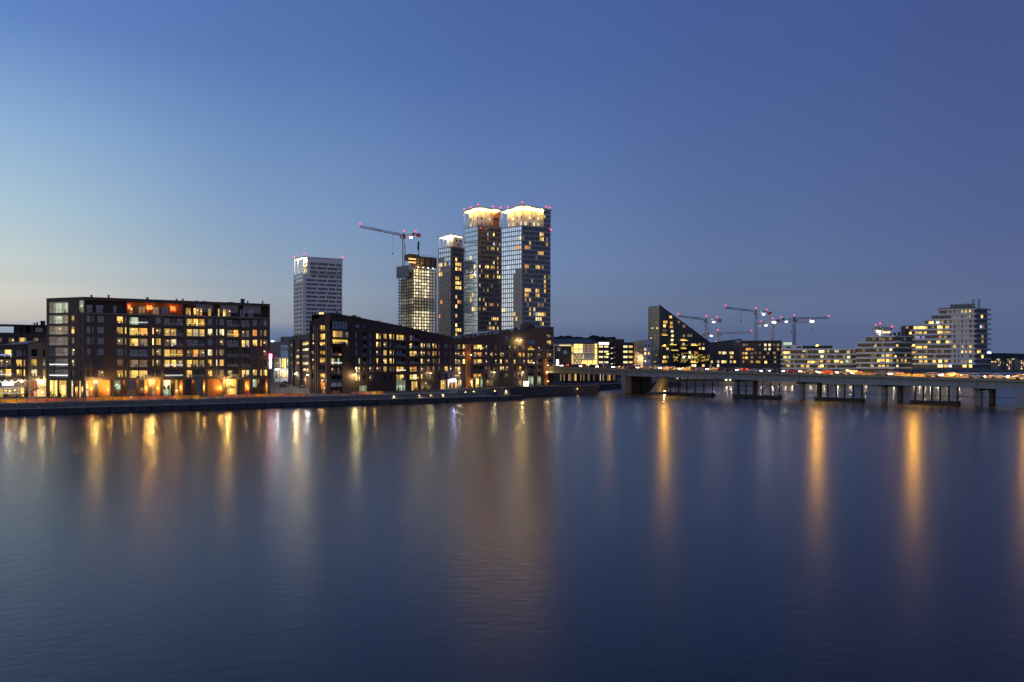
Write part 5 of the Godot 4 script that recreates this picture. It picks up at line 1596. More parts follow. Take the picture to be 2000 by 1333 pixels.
func tower_crane(label: String, foot: Vector3, top_y: float, tip: Vector3, tail: Vector3, tone: String, flood: bool):
	var b := thing("tower_crane", label, "crane", foot)
	var m: Material = {"red": mat("crane_red", Color(0.42, 0.035, 0.03), 0.5), "pale": mat("crane_pale", Color(0.5, 0.46, 0.46), 0.5), "beige": mat("crane_beige", Color(0.4, 0.33, 0.24), 0.5), "dark": mat("crane_dark", Color(0.09, 0.1, 0.12), 0.5)}[tone]
	var grey := mat("crane_grey", Color(0.42, 0.42, 0.42), 0.5)
	var s := 1.0
	var t := 0.28
	var mast := MB.new()
	var h := top_y - foot.y
	for x in [-s, s]:
		for z in [-s, s]: mast.bar(Vector3(x, 0, z), Vector3(x, h, z), t)
	var n := int(h / 2.4)
	for i in n:
		var y0 := h * i / n
		var y1 := h * (i + 1) / n
		for e in [[Vector3(-s, 0, s), Vector3(s, 0, s)], [Vector3(-s, 0, -s), Vector3(s, 0, -s)], [Vector3(s, 0, s), Vector3(s, 0, -s)], [Vector3(-s, 0, s), Vector3(-s, 0, -s)]]:
			var p: Vector3 = e[0] if i % 2 else e[1]
			var q: Vector3 = e[1] if i % 2 else e[0]
			mast.bar(p + UPV * y0, q + UPV * y1, t * 0.6)
			mast.bar(p + UPV * y0, q + UPV * y0, t * 0.6)
	part(b, "mast", mast.done(), grey if tone == "red" else m, Transform3D(Basis.IDENTITY, foot))
	var hub := Vector3(foot.x, top_y, foot.z)
	var sl := MB.new()
	sl.box(Vector3(0, 0.6, 0), Vector3(3.0, 1.2, 3.0))
	sl.box(Vector3(0, 2.4, 0), Vector3(1.8, 2.6, 1.8))
	part(b, "slewing_unit", sl.done(), m, Transform3D(Basis.IDENTITY, hub))
	var cab := part(b, "cab", bx(1.8, 2.0, 1.8), mat("crane_pale", Color(0.5, 0.46, 0.46), 0.5), Transform3D(Basis.IDENTITY, hub + (tip - hub).normalized() * 2.2 + Vector3(0, 0.4, 1.4)))
	sub(cab, "cab_window", bx(1.5, 0.9, 0.06), pane_mat("b"), off(0, 0.3, 0.92))
	# jib: a triangular lattice, alternating red and pale lengths
	var p0 := hub + UPV * 2.0
	var len := (tip - p0).length()
	var d := (tip - p0).normalized()
	var side := d.cross(UPV).normalized()
	var segs := maxi(4, int(len / 9.0))
	for k in segs:
		var j := MB.new()
		var a := len * k / segs
		var e := len * (k + 1) / segs
		for w in [-0.75, 0.75]: j.bar(p0 + d * a + side * w, p0 + d * e + side * w, t)
		j.bar(p0 + d * a + UPV * 1.5, p0 + d * e + UPV * 1.5, t)
		var c := 4
		for i in c:
			var x0 := lerpf(a, e, i / float(c))
			var x1 := lerpf(a, e, (i + 1) / float(c))
			for w in [-0.75, 0.75]:
				j.bar(p0 + d * x0 + side * w, p0 + d * (x0 + x1) / 2 + UPV * 1.5, t * 0.6)
				j.bar(p0 + d * (x0 + x1) / 2 + UPV * 1.5, p0 + d * x1 + side * w, t * 0.6)
		var jm: Material = m
		if tone == "red" or tone == "pale": jm = mat("crane_pale", Color(0.5, 0.46, 0.46), 0.5) if k % 2 == (1 if tone == "red" else 0) else (m if tone == "red" else mat("crane_dull_grey", Color(0.2, 0.19, 0.2), 0.6))  # pale cranes alternate pale and darker grey lengths
		part(b, "jib_section", j.done(), jm)
	var cj := MB.new()
	for w in [-0.9, 0.9]: cj.bar(p0 + side * w, tail + side * w + UPV * 0.5, t * 1.2)
	cj.bar(p0 + UPV * 1.0, tail + UPV * 1.6, t)
	part(b, "counter_jib", cj.done(), m)
	part(b, "counterweight", bx(3.2, 2.4, 1.8), mat("crane_red", Color(0.42, 0.035, 0.03), 0.5) if tone in ["red", "pale"] else m, Transform3D(Basis.IDENTITY, tail.lerp(p0, 0.12)))
	part(b, "winch", bx(2.2, 1.8, 1.6), m, Transform3D(Basis.IDENTITY, tail.lerp(p0, 0.42) + UPV * 1.2))
	var hk := MB.new()
	var hp := p0 + d * len * (0.26 if tone == "red" else 0.5)
	hk.bar(hp, hp - UPV * (10.0 if tone != "red" else 16.0), 0.12)
	hk.box(hp - UPV * (10.0 if tone != "red" else 16.0), Vector3(0.8, 1.2, 0.5))
	part(b, "hook_and_cable", hk.done(), mat("steel_dark"))
	beacon(b, tip + UPV * 2.2, 0.6)
	beacon(b, hub + UPV * 5.6, 0.6)
	beacon(b, tail.lerp(p0, 0.3) + UPV * 3.2, 0.5)
	if flood or tone == "beige":
		var fp := part(b, "floodlight", bx(2.2, 1.1, 0.8), glow("crane_floodlight_glow", Color(0.95, 0.98, 1.0), 7.0), Transform3D(Basis.IDENTITY, p0.lerp(tail, 0.45) - UPV * 1.6 + Vector3(0, 0, 1.6)))
		omni(fp, Vector3(0, -1.3, 0.9), lin(0.9, 0.95, 1.0), 30.0, 0.5)
	if tone == "dark":
		for e in [0.5, -0.65]:
			var q: Vector3 = hub + d * (len * e if e > 0 else -20.0)
			part(b, "floodlight", bx(3.4, 1.5, 0.8), glow("crane_floodlight_glow", Color(0.95, 0.98, 1.0), 7.0), Transform3D(Basis.IDENTITY, q - UPV * 0.5 + Vector3(0, 0, 1.6)))

# ------------------------------------------------------------------ the road bridge
var bf: Face
func deck_y(u: float) -> float:
	return lerpf(10.75, 7.75, (u - bf.u(1087)) / (bf.u(2000) - bf.u(1087)))

func bp(u: float, y: float, z: float) -> Vector3:   # a place on the bridge: along, above the deck, out from the near edge
	return bf.pos(u, deck_y(u) + y, z)

func slab(m: MB, u0: float, u1: float, y0: float, y1: float, z0: float, z1: float):
	var a := [bp(u0, y0, z1), bp(u1, y0, z1), bp(u1, y1, z1), bp(u0, y1, z1)]
	var c := [bp(u0, y0, z0), bp(u1, y0, z0), bp(u1, y1, z0), bp(u0, y1, z0)]
	m.quad(a[0], a[1], a[2], a[3]); m.quad(c[1], c[0], c[3], c[2])
	m.quad(a[3], a[2], c[2], c[3]); m.quad(c[0], c[1], a[1], a[0])
	m.quad(a[1], c[1], c[2], a[2]); m.quad(c[0], a[0], a[3], c[3])

func bridge():
	bf = Face.new(gp(1087, 347), gp(2000, 217))
	var b := thing("road_bridge", "long grey steel girder road bridge crossing the water on round piers", "bridge", bf.pos(0, 0))
	var ends := [bf.u(1040), bf.u(1213), bf.u(1430), bf.u(1558), bf.u(1720), bf.u(1906), bf.u(2140)]
	var wide := 24.0
	var m := MB.new()
	slab(m, ends[0], ends[-1], -0.5, -0.02, -wide, 0.0)
	part(b, "deck_slab", m.done(), mat("quay_concrete"))
	m = MB.new()
	slab(m, ends[0], ends[-1], -0.02, 0.02, -wide + 1.2, -1.2)
	part(b, "carriageway", m.done(), mat("asphalt"))
	for z in [-4.6, -8.1, -15.4, -18.9]:
		m = MB.new()
		var u: float = ends[0]
		while u < ends[-1]:
			slab(m, u, u + 3.0, 0.021, 0.026, z - 0.07, z + 0.07)
			u += 9.0
		part(b, "lane_marking", m.done(), mat("white_paint", Color(0.75, 0.75, 0.72), 0.7))
	for i in ends.size() - 1:
		for z in [-1.1, -8.5, -16.0, -wide + 1.1]:
			m = MB.new()
			slab(m, ends[i] + 0.05, ends[i + 1] - 0.05, -2.75 if i > 0 else -2.6, -0.5, z - 0.3, z + 0.3)
			var u2: float = ends[i]
			if z == -1.1:
				while u2 < ends[i + 1] - 1.0:
					slab(m, u2 + 0.3, u2 + 0.42, -2.6, -0.5, z + 0.3, z + 0.42)
					u2 += 4.4
				slab(m, ends[i] + 0.05, ends[i + 1] - 0.05, -2.82 if i > 0 else -2.66, -2.66 if i > 0 else -2.5, z - 0.45, z + 0.55)
			part(b, "girder", m.done(), mat("bridge_steel") if i > 0 else mat("quay_concrete"))
	# edge beam, railings
	for z in [0.0, -wide]:
		m = MB.new()
		slab(m, ends[0], ends[-1], -0.6, 0.2, z - 0.2, z + 0.2)
		part(b, "edge_beam", m.done(), mat("quay_concrete"))
		m = MB.new()
		for y in [0.55, 0.85, 1.15]: slab(m, ends[0], ends[-1], y - 0.035, y + 0.035, z - 0.04, z + 0.04)
		var u3: float = ends[0]
		while u3 < ends[-1]:
			slab(m, u3 - 0.05, u3 + 0.05, 0.25, 1.15, z - 0.06, z + 0.06)
			u3 += 2.0
		part(b, "railing", m.done(), mat("steel_dark"))
	m = MB.new()
	slab(m, ends[0], ends[-1], 0.0, 0.8, -12.2, -11.8)
	part(b, "median_barrier", m.done(), mat("quay_concrete"))
	# piers: a near and a far column with a cap; a broad wall at the shore
	for i in range(2, 6):
		var u: float = ends[i]
		m = MB.new()
		slab(m, u - 0.9, u + 0.9, -3.5, -2.76, -wide + 2.0, -1.0)
		part(b, "pier_cap", m.done(), mat("dark_concrete"))
		for z in [-3.5, -17.0]:
			m = MB.new()
			var p := bp(u, -3.5, z)
			m.rod(Vector3(p.x, -2.0, p.z), p, 0.95, 0.95, 14)
			part(b, "pier_column", m.done(), mat("quay_concrete"))
	m = MB.new()
	slab(m, ends[1] - 0.1, ends[1] + 1.9, -14.0, -0.8, -4.5, -0.4)
	part(b, "pier_wall", m.done(), mat("quay_concrete"))
	m = MB.new()
	var ue := bf.u(1990)
	slab(m, ue, ue + 7.0, -12.0, -2.2, -wide + 1.0, 0.6)
	slab(m, ue - 0.6, ue + 7.6, -12.0, -5.4, -wide + 0.5, 1.2)
	part(b, "abutment", m.done(), mat("bridge_steel"))
	# dark arched shore caisson and leaning concrete wedge
	var cf := Face.new(gp(1217, 345), gp(1272, 338))
	var c := thing("shore_caisson", "dark arched caisson wall beneath the shore end of the bridge", "wall", cf.pos(0, 0))
	for i in 3:
		var u0 := cf.length * i / 3.0
		var cm := MB.new()
		cm.box(Vector3(cf.length / 6, 3.2, 0), Vector3(cf.length / 3 - 0.6, 7.4, 3.0))
		for k in 8:
			var a0 := PI * k / 8.0
			var a1 := PI * (k + 1) / 8.0
			var r := cf.length / 6 - 0.3
			cm.quad(Vector3(cf.length / 6 + cos(a0) * r, 6.9, 1.5), Vector3(cf.length / 6 + cos(a0) * r, 6.9 + sin(a0) * 0.9, 1.5), Vector3(cf.length / 6 + cos(a1) * r, 6.9 + sin(a1) * 0.9, 1.5), Vector3(cf.length / 6 + cos(a1) * r, 6.9, 1.5))
		part(c, "caisson_bay", cm.done(), mat("dark_concrete"), cf.at(u0, 0))
	var wf := Face.new(gp(1268, 318), gp(1294, 314))
	var wd := thing("concrete_wedge", "leaning triangular concrete buttress lit under the bridge", "buttress", wf.pos(0, 0))
	var wm := MB.new()
	var L := wf.length
	var A := [Vector3(-0.6, -0.5, 0), Vector3(L * 0.7, -0.5, 0), Vector3(L, 6.4, 0), Vector3(L * 0.85, 6.9, 0)]
	wm.quad(A[0], A[1], A[2], A[3])
	var off3 := Vector3(0, 0, -6)
	for i in 4: wm.quad(A[(i + 1) % 4], A[i], A[i] + off3, A[(i + 1) % 4] + off3)
	part(wd, "buttress_face", wm.done(), mat("quay_concrete"), wf.at(0, 0))
	part(wd, "footing", bx(q5(L + 6.0), 1.0, 8.0), mat("dark_concrete"), wf.at(L / 2 + 2.0, 0.1, -2.5))
	var lp := part(wd, "work_lamp", bx(0.5, 0.3, 0.3), glow("sconce_bulb", Color(1.0, 0.72, 0.3), 9.0), wf.at(L + 1.6, 1.2, 1.0))
	omni(lp, Vector3(0, 0.4, 0.3), lin(1.0, 0.6, 0.2), 16.0, 0.2)
	# timber fenders between the piers
	var k := 0
	for s in [[1309.0, 1396.0], [1441.0, 1527.0], [1600.0, 1689.0], [1786.0, 1876.0]]:
		var u0 := bf.u(s[0])
		var u1 := bf.u(s[1])
		var fd := thing("timber_fender", ["dark timber fender beside the leaning concrete buttress", "dark timber fender just past the first round pier", "dark timber fender between the middle bridge piers", "dark timber fender next to the outer bridge abutment"][k], "fender", bf.pos((u0 + u1) / 2, 0, 1.0), "timber fenders under the bridge")
		k += 1
		var hull := MB.new()
		hull.box(Vector3(0, 0.35, 0), Vector3(u1 - u0, 1.6, 3.0))
		part(fd, "fender_hull", hull.done(), mat("steel_dark"), bf.at((u0 + u1) / 2, 0, 1.0))
		for j in 4: part(fd, "timber_beam", bx(q5(u1 - u0 + 0.6), 0.36, 0.3), mat("wet_timber", Color(0.025, 0.02, 0.016), 0.7), bf.at((u0 + u1) / 2, -0.1 + j * 0.38, 2.66))
		for j in 6:
			var pm := MB.new()
			pm.rod(Vector3(0, -1.0, 0), Vector3(0, 5.6, 0), 0.3, 0.26, 8)
			part(fd, "timber_post", pm.done(), mat("wet_timber"), bf.at(lerpf(u0 + 0.5, u1 - 0.5, j / 5.0), 0, 0.6))
		part(fd, "walkway_rail", bx(q5(u1 - u0 + 14.0), 0.12, 0.12), mat("wet_timber"), bf.at((u0 + u1) / 2 + 7.0, 2.6, 0.2))
	# lamps
	var n := 0
	for px in [1180.0, 1291.0, 1590.0, 1779.0, 2010.0]:
		var at := bp(bf.u(px), 0.0, -0.75)
		if px > 1200.0:
			bridge_lamp(at, 9.6, "orange sodium lamp on bridge deck " + ["", "above the leaning buttress", "between the dark brick block and the terraces", "in front of the big stepped terrace", "over the outer abutment"][n])
		else:
			bridge_lamp(at, 6.0, "short orange sodium lamp at the shore end of the bridge", 45.0)
		n += 1
	# signs on the bridge by the quay
	for s in [[1090.0, 683.0, "white backed road sign on pole at the shore end of the bridge"], [1102.5, 688.5, "white backed road sign on pole nearer the middle of the bridge"]]:
		var u := bf.u(s[0])
		var o := thing("road_sign", s[2], "sign", bp(u, 0, -0.6), "road signs on the bridge")
		var top := bf.v(s[0], s[1])
		var pm := MB.new(); pm.rod(Vector3.ZERO, Vector3(0, top - deck_y(u), 0), 0.08, 0.08, 8)
		part(o, "post", pm.done(), mat("lamp_pole", Color(0.1, 0.1, 0.105), 0.5, 0.4), Transform3D(Basis.IDENTITY, bp(u, 0, -0.6)))
		part(o, "sign_board", bx(2.2, 1.6, 0.08), mat("white_panel"), bf.at(u, top, -0.5))
		part(o, "sign_frame", frame_mesh(2.3, 1.7, 1, 0.08), mat("lamp_pole"), bf.at(u, top, -0.4))
	var ap := bf.u(1087.0)
	var ad := thing("light_box", "white glowing advertising box standing at the shore end of the bridge", "advertising box", bp(ap, 0, -0.8))
	part(ad, "foot", bx(0.5, 0.6, 0.3), mat("steel_dark"), Transform3D(bf.at(0, 0).basis, bp(ap, 0.3, -0.8)))
	part(ad, "case", bx(1.7, 2.9, 0.22), mat("steel_dark"), Transform3D(bf.at(0, 0).basis, bp(ap, 2.06, -0.8)))
	var sc := part(ad, "lit_screen", bx(1.5, 2.7, 0.04), glow("light_box_glow", Color(0.95, 1.0, 0.86), 2.6), Transform3D(bf.at(0, 0).basis, bp(ap, 2.06, -0.66)))
	omni(sc, Vector3(0, 0, 0.6), lin(0.95, 1, 0.86), 5.0, 0.4)
	# traffic
	var paints := [["silver", Color(0.4, 0.41, 0.42)], ["black", Color(0.02, 0.02, 0.022)], ["white", Color(0.7, 0.7, 0.7)], ["dark blue", Color(0.02, 0.04, 0.11)], ["red", Color(0.3, 0.02, 0.02)]]
	var protos := []
	for p in paints: protos.append(make_car(p[0], p[1], true))
	var idx := 0
	for lane in [[-3.0, 1, 11.0, 0.0], [-6.4, 1, 14.0, 5.0], [-14.0, -1, 11.0, 3.0], [-17.2, -1, 14.0, 9.0]]:
		var u: float = ends[0] + 4.0 + lane[3]
		while u < ends[-1] - 4.0:
			var which := rng.randi_range(0, 4)
			var o: Node3D = protos[which].duplicate()
			o.name = numbered("car")
			add_child(o)
			var fwd: Vector3 = (bp(u + 1.0, 0, 0) - bp(u, 0, 0)).normalized() * lane[1]
			o.transform = Transform3D(Basis(UPV.cross(-fwd).normalized() * -1.0, (-fwd).cross(UPV.cross(-fwd).normalized() * -1.0), -fwd).orthonormalized(), bp(u, 0.03, lane[0]))
			var x := fwd.cross(UPV).normalized()
			o.transform = Transform3D(Basis(x, x.cross(fwd), -fwd), bp(u, 0.03, lane[0]))
			tag(o, ("%s car crossing the bridge with white headlights towards the outer abutment" if lane[1] > 0 else "%s car crossing the bridge towards the quay with red tail lights") % paints[which][0], "car", "cars crossing the bridge")
			idx += 1
			u += lane[2] * rng.randf_range(0.75, 1.35)
	for p in protos: p.free()

func bridge_lamp(at: Vector3, h: float, label: String, e := 260.0):
	var o := thing("bridge_lamp", label, "street lamp", at, "sodium lamps on the bridge")
	var m := MB.new()
	m.rod(Vector3.ZERO, Vector3(0, h, 0), 0.13, 0.08, 8)
	m.rod(Vector3.ZERO, Vector3(0, 1.0, 0), 0.2, 0.18, 8)
	part(o, "pole", m.done(), mat("lamp_pole", Color(0.1, 0.1, 0.105), 0.5, 0.4), Transform3D(Basis.IDENTITY, at))
	var s := 1.0 if at.z > -330 else -1.0
	var d := bf.n * (-1.0)
	var a := MB.new()
	a.rod(Vector3(0, h - 0.1, 0), Vector3(0, h + 0.35, 0) + d * 1.4, 0.07, 0.05, 6)
	part(o, "arm", a.done(), mat("lamp_pole"), Transform3D(Basis.IDENTITY, at))
	var hp := part(o, "lamp_head", bx(0.5, 0.18, 1.0), mat("lamp_housing", Color(0.05, 0.05, 0.05), 0.4, 0.5), Transform3D(bf.at(0, 0).basis, at + Vector3(0, h + 0.42, 0) + d * 1.7))
	sub(hp, "lamp_lens", bx(0.42, 0.26, 0.8), glow("sodium_bulb", Color(1.0, 0.46, 0.03), 40.0), off(0, -0.18, 0))
	omni(hp, Vector3(0, -0.6, 0), lin(1.0, 0.46, 0.025), e * 0.3, 0.3)
	spot(hp, Vector3(0, -0.4, 0), Vector3.DOWN + bf.n * -0.35, lin(1.0, 0.48, 0.04), e * 4.5, 72.0, 0.25)

# a car along -z, nose at -z, wheels on the ground
func make_car(tone: String, c: Color, lights_on: bool) -> Node3D:
	var o := Node3D.new()
	o.name = "car"
	var paint := mat("car_paint_" + tone.replace(" ", "_"), c, 0.25, 0.2)
	paint.clearcoat_enabled = true
	paint.clearcoat = 1.0
	paint.clearcoat_roughness = 0.05
	var prof := [[-2.2, 0.35], [-2.25, 0.62], [-1.9, 0.82], [-0.95, 0.95], [-0.2, 1.4], [0.95, 1.44], [1.7, 1.02], [2.15, 0.96], [2.2, 0.4]]
	var hw := [0.8, 0.86, 0.86, 0.86, 0.66, 0.66, 0.84, 0.84, 0.8]
	var m := MB.new()
	for i in prof.size():
		var j := (i + 1) % prof.size()
		var a := Vector3(hw[i], prof[i][1], prof[i][0])
		var e := Vector3(hw[j], prof[j][1], prof[j][0])
		m.quad(Vector3(-a.x, a.y, a.z), a, e, Vector3(-e.x, e.y, e.z))
	var mid := Vector3(0.86, 0.6, 0)
	for i in prof.size():
		var j := (i + 1) % prof.size()
		var a := Vector3(hw[i], prof[i][1], prof[i][0])
		var e := Vector3(hw[j], prof[j][1], prof[j][0])
		m.tri(mid, e, a)
		m.tri(Vector3(-mid.x, mid.y, mid.z), Vector3(-a.x, a.y, a.z), Vector3(-e.x, e.y, e.z))
	sub(o, "body", m.done(), paint)
	var g := pane_mat(".")
	for s in [-1, 1]:
		var w := MB.new()
		var q := [Vector3(0.81 * s, 0.97, -0.75), Vector3(0.69 * s, 1.34, -0.16), Vector3(0.69 * s, 1.36, 0.9), Vector3(0.8 * s, 1.0, 1.5)]
		if s > 0: w.quad(q[0], q[3], q[2], q[1])
		else: w.quad(q[0], q[1], q[2], q[3])
		sub(o, "side_window", w.done(), g, off(0.02 * s, 0.01, 0))
	var ws := MB.new()
	ws.quad(Vector3(-0.76, 1.0, -0.93), Vector3(0.76, 1.0, -0.93), Vector3(0.62, 1.38, -0.26), Vector3(-0.62, 1.38, -0.26))
	sub(o, "windscreen", ws.done(), g, off(0, 0.015, -0.02))
	var rw := MB.new()
	rw.quad(Vector3(0.78, 1.05, 1.68), Vector3(-0.78, 1.05, 1.68), Vector3(-0.62, 1.4, 1.02), Vector3(0.62, 1.4, 1.02))
	sub(o, "rear_window", rw.done(), g, off(0, 0.015, 0.02))
	var wm: Mesh = shapes.get("wheel")
	if wm == null:
		var r := MB.new(); r.rod(Vector3(-0.1, 0, 0), Vector3(0.1, 0, 0), 0.32, 0.32, 12)
		wm = r.done(); shapes["wheel"] = wm
	for x in [-0.78, 0.78]:
		for z in [-1.4, 1.35]: sub(o, "wheel", wm, mat("tyre", Color(0.015, 0.015, 0.015), 0.8), off(x, 0.32, z))
	for x in [-0.62, 0.62]:
		sub(o, "headlight", bx(0.4, 0.24, 0.34), glow("headlight_glow", Color(1.0, 0.86, 0.66), 24.0) if lights_on else mat("headlight_glass", Color(0.6, 0.6, 0.6), 0.1, 0.5), off(x, 0.68, -2.14))
		sub(o, "tail_light", bx(0.4, 0.26, 0.34), glow("tail_light_glow", Color(1.0, 0.06, 0.02), 8.0) if lights_on else mat("tail_light_glass", Color(0.3, 0.01, 0.01), 0.2), off(x, 0.82, 2.08))
	return o

# ------------------------------------------------------------------ the far side of the bridge
func block(called: String, label: String, category: String, f: Face, top: Array, deep: float, m: Material, ops := []) -> Node3D:
	var b := thing(called, label, category, f.a)
	part(b, "wall", wall_mesh(top, ops), m, f.at(0, 0))
	part(b, "roof_and_back", shell_mesh(f.length, top, deep), m, f.at(0, 0))
	return b

func lit_at(b: Node3D, f: Face, pts: Array, w: float, h: float, z := 0.05):
	# a window for every lit point seen, standing in the wall or glazing
	for p in pts:
		var u := f.u(p[0])
		if u < 0.2 or u > f.length - 0.2: continue
		part(b, "window", bx(q5(w * rng.randf_range(0.8, 1.15)), q5(h), 0.14), lit(p[2], rng.randi_range(0, 2)), f.at(u, f.v(p[0], p[1]), z))

func rect_windows(b: Node3D, f: Face, list: Array, z := 0.03):
	for r in list:
		var u0 := f.u(r[0])
		var u1 := f.u(r[1])
		var v0 := f.v((r[0] + r[1]) / 2, r[3])
		var v1 := f.v((r[0] + r[1]) / 2, r[2])
		var p := part(b, "window", bx(q5(u1 - u0), q5(v1 - v0), 0.12), lit(r[4], 0) if LIT.has(r[4]) else pane_mat(r[4]), f.at((u0 + u1) / 2, (v0 + v1) / 2, z))
		if u1 - u0 > 3.0: sub(p, "frame", frame_mesh(q5(u1 - u0), q5(v1 - v0), int((u1 - u0) / 1.6), 0.14), mat("window_frame", Color(0.03, 0.028, 0.028), 0.5), off(0, 0, 0.06))

func dark_grid(b: Node3D, f: Face, px0: float, px1: float, n: int, ys: Array, w: float, h: float, lits: Array, m: Material):
	# a grid of dark windows, skipping those that are lit
	for y in ys:
		for i in n:
			var px := lerpf(px0, px1, (i + 0.5) / n)
			if near_any(lits, px, y, 3.0, 3.5): continue
			part(b, "window", bx(q5(w), q5(h), 0.1), m, f.at(f.u(px), f.v(px, y), 0.02))

func banded(b: Node3D, f: Face, bands: Array, pitch: float, lits: Array, winw: float, deep: float, right_px: float):
	# white balcony bands over dark glazing; each floor may start further along than the one below
	var dark := glass_mat("terrace_glass", Color(0.018, 0.022, 0.03), 0.05, 0.2)
	for i in bands.size():
		var u0 := f.u(bands[i][0])
		var u1 := f.u(right_px)
		var v := f.v(right_px, bands[i][1])
		var low: float = f.v(right_px, bands[i + 1][1]) if i + 1 < bands.size() else v - pitch
		part(b, "storey", bx(q5(u1 - u0 - 0.6), q5(v - low - 0.01), q5(deep - 1.6)), dark, f.at((u0 + u1) / 2, (v + low) / 2, -deep / 2 - 0.6))
		var bd := part(b, "balcony_band", bx(q5(u1 - u0), 1.0, q5(deep)), mat("white_panel"), f.at((u0 + u1) / 2, v - 0.1, -deep / 2))
		var mu := MB.new()
		var n := int((u1 - u0) / 2.6)
		for k in n + 1: mu.box(Vector3(-(u1 - u0) / 2 + 0.4 + (u1 - u0 - 0.8) * k / maxi(1, n), -pitch / 2, deep / 2 - 1.3), Vector3(0.22, pitch - 0.9, 0.1))
		sub(bd, "mullions", mu.done(), mat("steel_dark"))
	lit_at(b, f, lits, winw, pitch - 1.35, -1.3)
	# rooms with only a little light
	for i in bands.size() - 1:
		var v2 := f.v(right_px, bands[i][1]) - pitch * 0.52
		var uu := f.u(bands[i][0]) + 2.0
		while uu < f.u(right_px) - 1.5:
			if rng.randf() < 0.3: part(b, "window", bx(q5(rng.randf_range(0.8, 1.7)), q5(pitch - 1.4), 0.12), lit("d", rng.randi_range(0, 3)), f.at(uu, v2, -1.32))
			uu += rng.randf_range(2.0, 3.6)

func far_side():
	var black := pane_mat(".")
	# ---- office with the long lit front
	var f := face2(1083, 528, 1168.5, 531, 2.5)
	var top := [[0.0, f.v(1083, 671.0)], [f.length, f.v(1168, 671.0)]]
	var b := block("office_block", "long office block with tall yellow lit windows and dark roof", "office", f, top, 25.0, mat("cream_panel"))
	part(b, "dark_brick_front", bx(q5(f.u(1116) - f.u(1083)), q5(f.v(1100, 676.5)), 0.3), mat("dark_brick"), f.at(f.u(1116) / 2, f.v(1100, 676.5) / 2, 0.12))
	var rf := MB.new()
	rf.poly([f.pos(-2, top[0][1] + 0.2, 1.2), f.pos(f.length + 0.3, top[1][1] + 0.2, 1.2), f.pos(f.length * 0.92, top[1][1] + 3.4, -12.0), f.pos(-2, top[0][1] + 3.6, -12.0)], 0.5)
	part(b, "roof", rf.done(), mat("roof_metal"))
	rect_windows(b, f, [[1121, 1129, 672.5, 681.5, "Y"], [1130, 1138, 672.5, 681.5, "Y"], [1121, 1129, 683, 690, "Y"], [1130, 1138, 683, 690, "w"], [1116.5, 1120, 677, 688, "y"], [1116.5, 1120, 693, 711, "y"], [1162, 1167, 671.8, 681, "Y"], [1162, 1167, 682.5, 692, "Y"], [1162, 1167, 693.5, 702, "Y"], [1137, 1147, 704, 711.5, "Y"], [1148, 1157, 704, 711.5, "Y"], [1158, 1167.5, 703, 711.5, "Y"], [1138.5, 1140.5, 693, 702, "y"]], 0.06)
	for y in [673.5, 678.3, 683.8, 688.6]:
		for x in [1141.5, 1149.5, 1157.5]: part(b, "slit_window", bx(1.9, 0.35, 0.1), lit("o", 0), f.at(f.u(x), f.v(x, y), 0.04))
	for i in 5:
		for j in 4: part(b, "window", bx(0.9, 0.8, 0.1), lit("y" if (i + j) % 2 else "d", 0), f.at(f.u(1123.5 + i * 3.0), f.v(1128, 694.5 + j * 5.0), 0.05))
	for i in 8: part(b, "eaves_light", bx(0.7, 0.7, 0.3), lit("w", 0), f.at(f.u(1093.5 + i * 2.9), f.v(1100, 675.0), 0.3))
	for x in [1143.0, 1156.0]: wall_lamp(b, f, f.u(x), 7.0, 60.0, Color(1.0, 0.85, 0.36), 2.5)
	# ---- white banded annexe and the two brick towers
	f = face2(1169, 528, 1191.5, 530, 2.5)
	top = [[0.0, f.v(1169, 668.0)], [f.length, f.v(1191, 668.0)]]
	b = block("lit_annexe", "narrow office annexe with glowing white sign band and bright window pairs", "office", f, top, 18.0, mat("dark_brick"))
	var sg := part(b, "lit_sign_band", bx(q5(f.u(1189) - f.u(1169.6)), 1.5, 0.3), glow("sign_band_glow", Color(0.95, 1.0, 0.95), 2.6), f.at((f.u(1189) + f.u(1169.6)) / 2, f.v(1180, 671.3), 0.2))
	for y in [677.4, 687.4, 697.6, 708.0]:
		rect_windows(b, f, [[1169.6, 1178.0, y - 2.2, y + 2.2, "w"], [1180.0, 1188.5, y - 2.2, y + 2.2, "w"]])
	f = face2(1191.5, 535, 1238.0, 538, 2.5)
	top = [[0.0, f.v(1192, 669.3)], [f.u(1195.8), f.v(1192, 669.3)], [f.u(1196.0), f.v(1200, 663.0)], [f.u(1219.0), f.v(1219, 663.0)], [f.u(1219.2), f.v(1219, 669.3)], [f.length, f.v(1238, 669.3)]]
	b = block("brick_office", "plain brick office with raised roof and four rows of lit windows", "office", f, top, 16.0, mat("red_brick"))
	for y in [677.4, 687.4, 697.6, 708.0]:
		rect_windows(b, f, [[1217.6, 1225.6, y - 2.0, y + 2.0, "w"], [1228.2, 1235.6, y - 2.0, y + 2.0, "y"]])
		part(b, "stair_light", bx(1.4, 0.5, 0.12), lit("w", 0), f.at(f.u(1195.0), f.v(1195, y + 3.0), 0.04))
		part(b, "window", bx(0.5, 0.9, 0.12), lit("d", 0), f.at(f.u(1200.5), f.v(1200, y + 1.5), 0.04))
	# ---- beige slab beside the wedge
	f = face2(1229.5, 552, 1256.5, 545, 2.5)
	var g := face2(1256.5, 545, 1272.0, 550, 2.5)
	top = [[0.0, f.v(1229.5, 668.5)], [f.length, f.v(1256.5, 664.0)]]
	b = block("beige_slab_block", "beige apartment slab between brick office and glass wedge", "apartment block", f, top, 14.0, mat("beige_render"))
	part(b, "side_wall", wall_mesh([[0.0, top[1][1]], [g.length, g.v(1272, 666.0)]], []), mat("white_panel"), g.at(0, 0))
	var la := []
